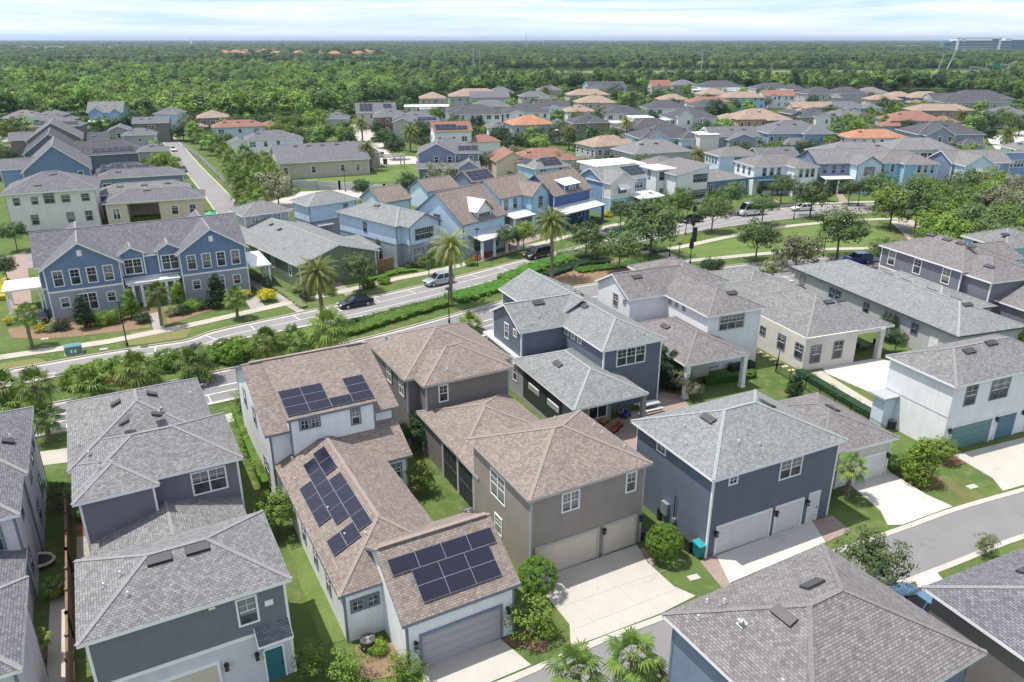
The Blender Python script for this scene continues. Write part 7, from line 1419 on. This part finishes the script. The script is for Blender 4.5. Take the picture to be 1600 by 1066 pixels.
def chairset(label, uv, n=2, rz=25, dark=True, cat='furniture', name='patio_furniture'):
    x, y = un(*uv); t = thing(name, label, cat, (x, y, 0), R(rz)); mt = 'black_metal' if dark else 'trim_white'; m = MB(); m.box(-.6, -.4, .4, .6, .4, .45); m.build('tabletop', mt, t)
    for sx in (-1, 1): m = MB(); m.box(sx * 1.2 - .3, -.3, .38, sx * 1.2 + .3, .3, .44); m.box(sx * 1.5 - .04, -.3, .44, sx * 1.5 + .04, .3, .95); m.build('seat', mt, t)
    for sx in (-1, 1):
        for sy in (-1, 1): m = MB(); m.beam((sx * .5, sy * .3, 0), (sx * .5, sy * .3, .4), .05, .05); m.build('leg', mt, t)
chairset('dark patio table and seats under the navy house roof', (925, 648)); chairset('dark folding chairs on the white house patio', (1112, 577)); chairset('pale patio table and chairs in the cream bungalow patio opening', (215, 337), dark=False); chairset('dark grill and seats under the white bungalow carport', (1352, 545))
x, y = un(331, 352); t = thing('canopy_umbrella', 'bright green umbrella-shaped canopy on a pole at the alley corner', 'umbrella', (x, y, 0)); paint('umbrella_green', (.02, .30, .12), .5, .1); m = MB(); m.tube([(0, 0, 0), (0, 0, 2.6)], .04, 6); m.build('pole', 'black_metal', t); m = MB(); m.tube([(0, 0, 2.3), (0, 0, 2.75)], [1.2, .1], 10); m.build('canopy', 'umbrella_green', t)

# ------------------------------------------------------------------ vehicles
paint('rubber', (.018, .018, .018), .7, .2); paint('chrome', (.5, .5, .52), .25, .05, metal=.6); paint('lamp_glass', (.75, .75, .72), .1, .05); paint('lamp_red', (.35, .01, .01), .2, .05)
m, nt_, b_ = mat_base('car_glass'); b_.inputs['Base Color'].default_value = (.015, .02, .025, 1); b_.inputs['Roughness'].default_value = .06
def carpaint(name, c):
    m, nt, b = mat_base(name); nt.links.new(mixrgb(nt, c4(c, .93), c4(c, 1.05), ramp(nt, noise(nt, geo_pos(nt), 2, 3), .3, .7)), b.inputs['Base Color']); b.inputs['Roughness'].default_value = .28; b.inputs['Coat Weight'].default_value = .7; b.inputs['Coat Roughness'].default_value = .08; b.inputs['Metallic'].default_value = .25
for n_, c_ in dict(car_black=(.012, .016, .03), car_silver=(.36, .42, .47), car_dark=(.02, .018, .022), car_gray=(.10, .11, .13), car_white=(.72, .72, .72), car_blue=(.015, .03, .25), car_lightblue=(.10, .20, .32)).items(): carpaint(n_, c_)
PROF = dict(   # (x, z of body belt), roof outline as (x, z, half width factor)
  sedan=dict(L=4.8, W=1.84, belt=.92, hood=.86, trunk=.96, base=.22, top=1.45, A=1.0, Bp=.15, C=-1.35, D=-1.95, wb=1.42, wr=.33),
  suv=dict(L=4.7, W=1.9, belt=1.08, hood=1.02, trunk=1.08, base=.28, top=1.70, A=1.05, Bp=.35, C=-1.85, D=-2.22, wb=1.40, wr=.37),
  minivan=dict(L=5.1, W=1.98, belt=1.08, hood=1.02, trunk=1.1, base=.24, top=1.76, A=1.55, Bp=.65, C=-2.1, D=-2.45, wb=1.5, wr=.35),
  van=dict(L=5.9, W=2.05, belt=1.35, hood=1.2, trunk=1.35, base=.3, top=2.55, A=2.15, Bp=1.35, C=-2.85, D=-2.93, wb=1.85, wr=.36))
def car(kind, label, uv, yaw, col, name='parked_car', cat='car', z=0):
    p = PROF[kind]; x, y = un(*uv); t = thing(name, label, cat, (x, y, 0), R(yaw), 'parked vehicles'); L, W = p['L'] / 2, p['W'] / 2
    # body: cross sections along x
    secs = [(-L, .55, p['trunk'] - .12, .80), (-L + .12, p['base'] + .1, p['trunk'] - .02, .92), (-L + .5, p['base'], p['trunk'], .99), (-p['wb'] - .45, p['base'], p['belt'], 1), (0, p['base'], p['belt'] - .02, 1), (p['A'] + .1, p['base'], p['belt'] - .02, 1), (p['A'] + .5, p['base'], p['hood'], .99), (L - .35, p['base'], p['hood'] - .12, .94), (L - .08, p['base'] + .08, p['hood'] - .26, .84), (L, .45, p['hood'] - .38, .72)]
    m = MB(); n = 0
    for (sx, z0, z1, wf) in secs:
        w = W * wf; m.v += [(sx, -w * .93, z0), (sx, -w, (z0 + z1) / 2), (sx, -w * .96, z1 - .06), (sx, -w * .80, z1), (sx, w * .80, z1), (sx, w * .96, z1 - .06), (sx, w, (z0 + z1) / 2), (sx, w * .93, z0)]
    for i in range(len(secs) - 1):
        for j in range(8):
            a = i * 8 + j; b = i * 8 + (j + 1) % 8; m.f.append((a, b, b + 8, a + 8)); m.m.append(0); m.uv.append(None)
    m.f.append(tuple(range(7, -1, -1))); m.m.append(0); m.uv.append(None); m.f.append(tuple(range((len(secs) - 1) * 8, len(secs) * 8))); m.m.append(0); m.uv.append(None)
    body = m.build('body', [col], t, smooth=False)
    md = body.modifiers.new('bevel', 'BEVEL'); md.width = .05; md.segments = 2; md.limit_method = 'ANGLE'; md.angle_limit = R(25)
    # cabin
    A, Bp, C, D = p['A'], p['Bp'], p['C'], p['D']; zb, zt = p['belt'] - .02, p['top']; wb_, wt = W * .88, W * .70
    if kind == 'van': wt = W * .86
    bot = [(A, wb_), (D, wb_)]; top = [(Bp, wt), (C, wt * .97)]
    g = MB(); q = lambda s: [(A, s * wb_, zb), (D, s * wb_, zb), (C, s * wt, zt - .05), (Bp, s * wt, zt - .05)]
    gm_ = 0
    g.poly([(A, -wb_, zb), (A, wb_, zb), (Bp, wt, zt - .05), (Bp, -wt, zt - .05)]); g.poly([(D, wb_, zb), (D, -wb_, zb), (C, -wt, zt - .05), (C, wt, zt - .05)]); g.poly(q(-1)[::1]); g.poly(q(1)[::-1]); g.build('glazing', 'car_glass', t)
    r = MB(); r.poly([(Bp, -wt, zt - .06), (Bp, wt, zt - .06), (C, wt * .97, zt - .06), (C, -wt * .97, zt - .06)]); k = len(r.v)
    r.box(C, -wt, zt - .07, Bp, wt, zt)
    for s in (-1, 1):
        r.beam((A, s * wb_, zb), (Bp, s * wt, zt - .03), .08, .06); r.beam((D, s * wb_, zb), (C, s * wt, zt - .03), .12, .1)
        for f in ((.38, .7) if kind != 'sedan' else (.5,)): xb = A + (D - A) * (f + .06); xt = Bp + (C - Bp) * f; r.beam((xb, s * wb_ * 1.005, zb), (xt, s * wt * 1.01, zt - .03), .09, .05)
        if kind == 'van': r.box(C - .02, s * wt - .04, zb + .55, Bp * .2, s * wt + .04, zt - .06)
    if kind == 'van':
        r.box(D, -wb_ * .99, zb - .02, C + 1.6, -wb_ * .97 + .02, zt - .05); r.box(D, wb_ * .97 - .02, zb - .02, C + 1.6, wb_ * .99, zt - .05)
    r.build('roof', [col], t)
    for sx in (-1, 1):
        for sy in (-1, 1):
            w = MB(); w.tube([(sx * p['wb'], sy * (W - .20), p['wr']), (sx * p['wb'], sy * (W + .01), p['wr'])], p['wr'], 18); wo = w.build('wheel', 'rubber', t)
            w = MB(); w.tube([(sx * p['wb'], sy * (W - .02), p['wr']), (sx * p['wb'], sy * (W + .03), p['wr'])], p['wr'] * .6, 10); w.build('rim', 'chrome', wo)
    for sy in (-1, 1):
        w = MB(); w.box(L - .22, sy * W * .62 - .2, p['hood'] - .36, L - .03, sy * W * .62 + .16, p['hood'] - .2); w.build('headlight', 'lamp_glass', t); w = MB(); w.box(-L + .01, sy * W * .68 - .14, p['trunk'] - .32, -L + .14, sy * W * .68 + .14, p['trunk'] - .14); w.build('tail_light', 'lamp_red', t)
        w = MB(); w.box(A - .25, sy * (W + .06) - .09, zb, A - .1, sy * (W + .06) + .09, zb + .14); w.build('wing_mirror', col, t)
    gr = MB(); gr.box(L - .05, -.4, .5, L + .015, .4, p['hood'] - .3); gr.build('grille', 'rubber', t); pt = MB(); pt.box(-L - .015, -.26, .62, -L + .05, .26, .76); pt.build('number_plate', 'trim_white', t)
    return t
car('sedan', 'black sedan parked under the street tree beside the left date palm', (556, 478), 212, 'car_black'); car('suv', 'silver gray hatchback parked behind the middle date palm', (686, 444), 215, 'car_silver'); car('minivan', 'black minivan parked between the dormer house and the right date palm', (840, 402), 222, 'car_dark')
car('suv', 'dark gray car parked behind the street tree below the cream gabled house', (952, 371), 220, 'car_gray'); car('sedan', 'black car parked beyond the tall dark pole', (1081, 347), 208, 'car_dark'); car('van', 'white high-roofed van parked along the far kerb', (1172, 336), 200, 'car_white', 'parked_van', 'van')
car('sedan', 'small white car parked behind the twin-headed lamp', (1253, 329), 190, 'car_white'); car('suv', 'blue estate car parked beside the park oak', (1338, 411), 188, 'car_blue'); car('sedan', 'pale car parked right behind the blue estate car', (1366, 408), 8, 'car_silver'); car('sedan', 'black car whose roof shows above the long bungalow roof', (1302, 420), 188, 'car_dark')
car('suv', 'silver car parked on the far right cul-de-sac', (1572, 226), 100, 'car_silver'); car('suv', 'white pickup on the far right cul-de-sac', (1590, 246), 95, 'car_white'); car('sedan', 'white car standing in the left alley by the garages', (271, 236), 300, 'car_white'); car('suv', 'dark car on the cul-de-sac lane by the brick house', (590, 222), 20, 'car_gray')
car('suv', 'blue car parked between the two roofs at the bottom right', (1441, 962), 118, 'car_lightblue'); car('sedan', 'dark car standing under the duplex carport', (64, 500), 118, 'car_black'); car('sedan', 'dark car parked at the left side of the alley', (286, 268), 300, 'car_black')
# stepping stones, door mat
for i in range(7): u = 1186 + i * 10; v = 551 + i * 5.5; x, y = un(u, v); s = MB(); s.box(-.35, -.22, 0, .35, .22, .04); o = s.build('stepping_stone', 'yellow_cream', loc=(x, y, 0)); o.rotation_euler = (0, 0, R(20)); tag(o, 'one of the pale stepping stones along the white bungalow wall', 'stepping stone', 'stepping stones')

# ------------------------------------------------------------------ woods and the distance
from mathutils import noise as mnoise
rnd = random.Random(11)
WT = []
for i, (mt, rx, rz, hh, cone) in enumerate([('leaf_wood', 1, .8, .9, 0), ('leaf_wood', 1, .95, 1.0, 0), ('leaf_woodb', .8, 1.1, 1.1, .4), ('leaf_woodb', 1, .85, .95, 0), ('leaf_wood', .8, 1.0, 1, 0), ('leaf_woodb', .6, 1.3, 1.2, .5)]):
    me = crown_mesh('crown', mt, 500 + i, 60, 16, .27, .10, rx, rz, -.4, .5, cone=cone)
    o = bpy.data.objects.new('wood_tree', me); WT.append(o)
def wood_collection(idx):
    c = bpy.data.collections.new('wood_prototypes')
    for i in idx: c.objects.link(WT[i].copy())
    return c
def scatter(name, pts, idx, label, cat, proto_h=1.0):
    """pts: (x, y, z, radius)"""
    me = bpy.data.meshes.new(name); me.from_pydata([(p[0], p[1], p[2]) for p in pts], [], [])
    a = me.attributes.new('rad', 'FLOAT', 'POINT'); a.data.foreach_set('value', [p[3] for p in pts])
    a = me.attributes.new('spin', 'FLOAT', 'POINT'); a.data.foreach_set('value', [rnd.uniform(0, 6.28) for p in pts])
    ng = bpy.data.node_groups.new(name, 'GeometryNodeTree'); ng.interface.new_socket('Geometry', in_out='INPUT', socket_type='NodeSocketGeometry'); ng.interface.new_socket('Geometry', in_out='OUTPUT', socket_type='NodeSocketGeometry')
    gi = ng.nodes.new('NodeGroupInput'); go = ng.nodes.new('NodeGroupOutput'); ip = ng.nodes.new('GeometryNodeInstanceOnPoints'); ci = ng.nodes.new('GeometryNodeCollectionInfo')
    ci.inputs['Collection'].default_value = wood_collection(idx); ci.inputs['Separate Children'].default_value = True; ci.inputs['Reset Children'].default_value = True
    ra = ng.nodes.new('GeometryNodeInputNamedAttribute'); ra.data_type = 'FLOAT'; ra.inputs[0].default_value = 'rad'; sp = ng.nodes.new('GeometryNodeInputNamedAttribute'); sp.data_type = 'FLOAT'; sp.inputs[0].default_value = 'spin'
    cx = ng.nodes.new('ShaderNodeCombineXYZ'); lk = ng.links.new; lk(sp.outputs[0], cx.inputs[2])
    lk(gi.outputs[0], ip.inputs['Points']); lk(ci.outputs[0], ip.inputs['Instance']); ip.inputs['Pick Instance'].default_value = True; sv3 = ng.nodes.new('ShaderNodeCombineXYZ'); mn = ng.nodes.new('ShaderNodeMath'); mn.operation = 'MINIMUM'; mn.inputs[1].default_value = 6.5; lk(ra.outputs[0], mn.inputs[0]); lk(ra.outputs[0], sv3.inputs[0]); lk(ra.outputs[0], sv3.inputs[1]); lk(mn.outputs[0], sv3.inputs[2]); lk(sv3.outputs[0], ip.inputs['Scale']); lk(cx.outputs[0], ip.inputs['Rotation']); lk(ip.outputs[0], go.inputs[0])
    o = link(name, me); md = o.modifiers.new('scatter', 'NODES'); md.node_group = ng; tag(o, label, cat, kind='stuff'); return o
# near edge of the woods, as distance along each bearing (pixel ground line in the photograph)
EDGE = [(-900, 205), (-200, 205), (0, 203), (120, 196), (280, 196), (420, 195), (520, 190), (570, 180), (640, 168), (690, 152), (760, 148), (820, 146), (950, 142), (1100, 140), (1250, 140), (1400, 146), (1480, 150), (1560, 160), (1640, 165), (2500, 165)]
def edge_r(u):
    for (a, va), (b, vb) in zip(EDGE, EDGE[1:]):
        if a <= u <= b: v = va + (vb - va) * (u - a) / (b - a); p = un(u, v); return p[1]
    return 400
def pix_u(x, y): return 800 + FPX * (x / (y * CP + H * SP))
near = []; clear = (un(800, 119)[1], un(800, 108)[1])
def inclear(u, y):
    v = 533 - FPX * ((y * SP - H * CP) / (y * CP + H * SP)); return 775 < u < 1592 and 111 < v < 125.5 + 2.5 * math.sin(u * .043) + 1.5 * math.sin(u * .11)
y = 280.0
while y < 1000:
    step = 6.2 if y < 600 else 8.6; x = -y * .78
    while x < y * .78:
        px, py = x + rnd.uniform(-.5, .5) * step, y + rnd.uniform(-.5, .5) * step; u = pix_u(px, py); x += step
        if py < edge_r(u) or inclear(u, py): continue
        if y > 640 and rnd.random() < .25: continue
        left = u < 620; nv = mnoise.noise(Vector((px * .013, py * .007, 3))); nv2 = mnoise.noise(Vector((px * .05, py * .03, 9)))
        if nv2 < -.42: continue
        hgt = 7.2 + 4.5 * nv + rnd.uniform(-1.6, 1.6)
        if not left and py > 560 and py < 800: hgt = rnd.uniform(4.5, 7)
        r = rnd.uniform(2.6, 5.4)
        if py < edge_r(u) + 30: hgt += rnd.uniform(0, 3.5); r *= rnd.uniform(.9, 1.3)
        if rnd.random() < .12: hgt += rnd.uniform(2, 5); r *= .8
        near.append((px, py, hgt - 1.5, r, left))
    y += step
fill = []; tries = 0
while len(fill) < 420 and tries < 30000:
    tries += 1
    if rnd.random() < .8: u, v = rnd.uniform(600, 1650), 138 + 135 * rnd.random() ** 1.5
    else: u, v = rnd.uniform(-20, 560), rnd.uniform(190, 250)
    x, y = un(u, v)
    if u > 600 and v > 245 and u < 900: continue
    if u < 560 and min(math.dist((x, y), q_) for q_ in ALLEY) < 7: continue
    if 500 < u < 660 and v > 235 or 1530 < u and v > 195: continue
    c_ = clearance(x, y); r = rnd.uniform(1.4, 3.4) * (1.0 if y < 260 else 1.3)
    if c_ < r * .6 or c_ > 16: continue
    fill.append((x, y, r * rnd.uniform(.7, 1.2), r)); FOOT.append((x, y, 1, 0, -.6, -.6, .6, .6))
scatter('garden_trees', fill, [0, 2, 3, 4], 'mass of small garden trees and hedges between the distant houses', 'trees')
A_ = [p[:4] for p in near if p[4] and rnd.random() < .72]; Bq = [p[:4] for p in near if not p[4]] + [p[:4] for p in near if p[4] and rnd.random() < .30]
scatter('woods', A_, [0, 1, 4], 'bright green dense woods filling the left distance behind the houses', 'woods'); scatter('woods', Bq, [2, 3, 5, 0], 'darker mixed pine and oak woods behind the houses', 'woods')
far = []; y = 1000.0
while y < 9000:
    step = 11 + (y - 1000) * .011; x = -y * .76
    while x < y * .76:
        px, py = x + rnd.uniform(-.5, .5) * step, y + rnd.uniform(-.5, .5) * step; u = pix_u(px, py); x += step
        if (325 < u < 605) and 1180 < py < 1800 and rnd.random() < .93: continue
        if (0 < u < 350) and 1900 < py < 2700 and rnd.random() < .7: continue
        if (u > 1470) and 1700 < py < 3000: continue
        if inclear(u, py): continue
        far.append((px, py, 6.5 + 5 * mnoise.noise(Vector((px * .004, py * .0016, 1))) + rnd.uniform(-1, 2), step * rnd.uniform(.55, .8)))
    y += step
scatter('woods', far, [2, 3, 5], 'far dark woods stretching to the horizon', 'woods')
# distant red-roofed estate, towers, office building, highway things
k = 0
for (u, v) in [(358, 88), (372, 87), (388, 86), (402, 86), (418, 86), (434, 87), (448, 86), (497, 87), (512, 86), (528, 85), (543, 86), (560, 87), (576, 88), (535, 90), (395, 90), (455, 90), (510, 91), (365, 91), (340, 89), (590, 88), (420, 91), (548, 91)]:
    x, y = un(u, v); k += 1; h = House('far_house', 'one of the orange-roofed houses of the far estate at the left, under the horizon', (x, y), rnd.uniform(-15, 15), 'roof_terracotta', 'yellow_cream', det=False, fascia='trim_tan', group='orange-roofed far estate'); h.block(0, 0, 26, 18, 7.5, 'hip', sl=.5); h.done()
for i, (u, v, w_, hh, ml, lab) in enumerate([(34, 81, 70, 8, 'brown_gray', 'low tan building in the far left woods, leftmost'), (82, 81, 80, 8, 'brown_gray', 'low tan building in the far left woods, second'), (155, 81, 90, 8, 'beige', 'low tan building in the far left woods, third'), (212, 80, 60, 8, 'beige', 'low tan building in the far left woods, fourth'), (305, 81.5, 110, 9, 'metal_white', 'long white warehouse in the far left woods')]):
    x, y = un(u, v); h = House('far_building', lab, (x - w_ / 2, y), 0, 'roof_taupe' if i < 4 else 'metal_white', ml, cat='building', det=False, fascia='trim_tan'); h.block(0, 0, w_, 40, hh, 'hip' if i < 4 else 'flat', sl=.3 if i < 4 else 0, th=.6); h.done()
for i, (u, v, w_, hh, ml, lab) in enumerate([(881, 72, 210, 26, 'pale_gray', 'wide dark block on the horizon right of centre'), (530, 70, 180, 22, 'pale_gray', 'low gray block on the horizon left of centre'), (1445, 76.5, 190, 10, 'white', 'long row of white low buildings left of the glass office'), (1378, 76.5, 30, 8, 'white', 'small white building in the far right woods'), (735, 73, 500, 7, 'pale_gray', 'strip of pale far buildings under the horizon, centre')]):
    x, y = un(u, v); h = House('far_building', lab, (x - w_ / 2, y), 0, 'metal_white', ml, cat='building', det=False, fascia='trim_gray'); h.block(0, 0, w_, 60, hh, 'flat', sl=0, th=1, oh=.2)
    h.done()
x, y = un(1485, 82); t = thing('office_building', 'long glass office building with white frames on the right horizon', 'building', (x, y, 0), R(-3)); t.scale = (1.3, 1.3, 1.3)
m = MB(); m.box(0, 0, 0, 118, 30, 22); paint('far_glass', (.10, .19, .22), .3, .2, .2); m.build('wall', 'far_glass', t)
for z in (6, 11, 16, 21.5): m = MB(); m.box(-1, -1.2, z, 118, -.2, z + 1.2); m.build('floor_band', 'pale_gray', t)
for x_ in (8, 92): m = MB(); m.box(x_, -3, 0, x_ + 4, 30, 28); m.build('frame', 'trim_white', t)
m = MB(); m.box(8, -3, 25.5, 96, 28, 28.5); m.box(20, -3, 20, 24, 0, 27); m.box(104, -2, 22, 116, 20, 27); m.build('roof_frame', 'trim_white', t); m = MB(); m.box(-14, 2, 0, 0, 26, 19); m.build('wing', 'far_glass', t); m = MB(); m.box(118, 4, 0, 150, 28, 24); m.build('wing', 'far_glass', t); m = MB(); m.box(4, -8, 0, 92, -4, 4.5); m.build('podium', 'trim_white', t)
def mast(label, u, v, top_v, w, name='power_pole', cat='pole', dx=0, arms=0, mat='galvanised'):
    x, y = un(u, v); d = y; hgt = H - (top_v - 61) * (y * CP) / FPX / CP if 0 else None
    # height so that its top reaches the given picture row
    lo, hi = 0, 200
    for _ in range(40):
        z = (lo + hi) / 2; zc = y * CP + (H - z) * SP; yy = y * SP + (z - H) * CP; vv = 533 - FPX * yy / zc
        if vv > top_v: lo = z
        else: hi = z
    t = thing(name, label, cat, (x, y, 0)); m = MB(); m.tube([(0, 0, 0), (dx, 0, z)], [w, w * .6], 6); m.build('pole', mat, t)
    for i in range(arms): m = MB(); m.beam((-2.5, 0, z - 1.5 - i * 3.5), (2.5, 0, z - 1.5 - i * 3.5), .25, .25); m.build('crossarm', mat, t)
    return t, (x, y, z)
PP = []
for (u, v, tv, lab, dx, w) in [(740, 119, 75, 'tall pale power pole left of centre, left one of the pair', 0, .55), (750, 119, 78, 'tall pale power pole left of centre, right one of the pair', 0, .45), (1095, 118, 77, 'power pole right of centre above the woods', 0, .5), (1204, 118, 99, 'slim power pole above the middle of the right woods', 0, .4), (1476, 116, 72, 'big leaning steel pole left of the glass office', 8, .9), (1463, 117, 84, 'slimmer leaning pole beside the big steel pole', 4, .6)]:
    PP.append(mast(lab, u, v, tv, w, dx=dx, arms=2)[1])
for (u, v, tv, lab) in [(693, 120, 96, 'leftmost highway light mast above the woods'), (1015, 120, 96, 'highway light mast above the centre houses'), (1108, 119, 97, 'highway light mast right of the centre power pole'), (1304, 118, 98, 'highway light mast above the right rows'), (1402, 117, 98, 'highway light mast left of the leaning poles'), (1496, 118, 98, 'highway light mast left of the sign gantry')]:
    t, (x, y, z) = mast(lab, u, v, tv, .22, 'light_mast', 'light mast'); m = MB(); m.beam((-2.2, 0, z - .4), (0, 0, z), .2, .2); m.beam((2.2, 0, z - .4), (0, 0, z), .2, .2); m.build('arm', 'galvanised', t)
wr = MB(); cables = [(un(200, 110), 16)]
ws = [(-620, 760, 24)] + [PP[0], PP[2], PP[4], (900, 640, 26)]
t = thing('power_lines', 'thin power lines strung between the far poles', 'power lines', (0, 0, 0))
for off in (0, 3.2, 6.4):
    m = MB()
    for (a, b) in zip(ws, ws[1:]):
        pts = []
        for i in range(13): f = i / 12; pts.append((a[0] + (b[0] - a[0]) * f, a[1] + (b[1] - a[1]) * f, a[2] + (b[2] - a[2]) * f - off - 1 - 5 * 4 * f * (1 - f)))
        m.tube(pts, .09, 4, cap=False)
    m.build('cable', 'galvanised', t)
x, y = un(1513, 118.5); t = thing('sign_gantry', 'grey highway sign gantry with a green board near the right edge', 'sign gantry', (x, y, 0), R(-4)); z = 8
for x_ in (0, 15, 36): m = MB(); m.box(x_ - .3, -.3, 0, x_ + .3, .3, 12 if x_ else 8.5); m.build('post', 'galvanised', t)
m = MB(); m.beam((0, 0, 8.2), (16, 0, 7), .5, 1.0); m.beam((15, 0, 10.6), (37, 0, 10.2), .5, 1.0); m.beam((15, 0, 6.5), (37, 0, 5.9), .5, 1.0); m.build('truss', 'galvanised', t)
paint('sign_green', (.01, .22, .13), .5, .05); m = MB(); m.box(21, -.9, 7.6, 27.5, -.6, 12.2); m.build('sign_board', 'sign_green', t); m = MB()
for i in range(4): m.box(19 + i * 2.6, -.8, 5.2, 20.6 + i * 2.6, -.5, 7.2)
m.build('sensor_panel', 'black_metal', t)
mast('thin red and white transmitter mast on the horizon, centre', 822, 74, 52, 1.4, 'transmitter_mast', 'mast')
x, y = un(300, 73); m = MB(); m.tube([(0, 0, 0), (0, 0, 24), (0, 0, 48)], [9, 3, .5], 8); o = m.build('far_spire', 'white', loc=(x, y, 0)); tag(o, 'tiny white spire on the far left horizon', 'spire')
# haze: a closed box of thin pale air round everything
hb = MB(); hb.box(-12000, -400, -1.0, 12000, 30000, 90); m = bpy.data.materials.new('haze'); m.use_nodes = True; nt = m.node_tree; nt.nodes.clear()
pv = nt.nodes.new('ShaderNodeVolumePrincipled'); pv.inputs['Density'].default_value = 0.00007; pv.inputs['Color'].default_value = (.62, .76, 1.0, 1); pv.inputs['Anisotropy'].default_value = .3
om = nt.nodes.new('ShaderNodeOutputMaterial'); nt.links.new(pv.outputs[0], om.inputs['Volume']); MATS['haze'] = m
HAZE = True
if HAZE: tag(hb.build('haze', 'haze'), kind='stuff')
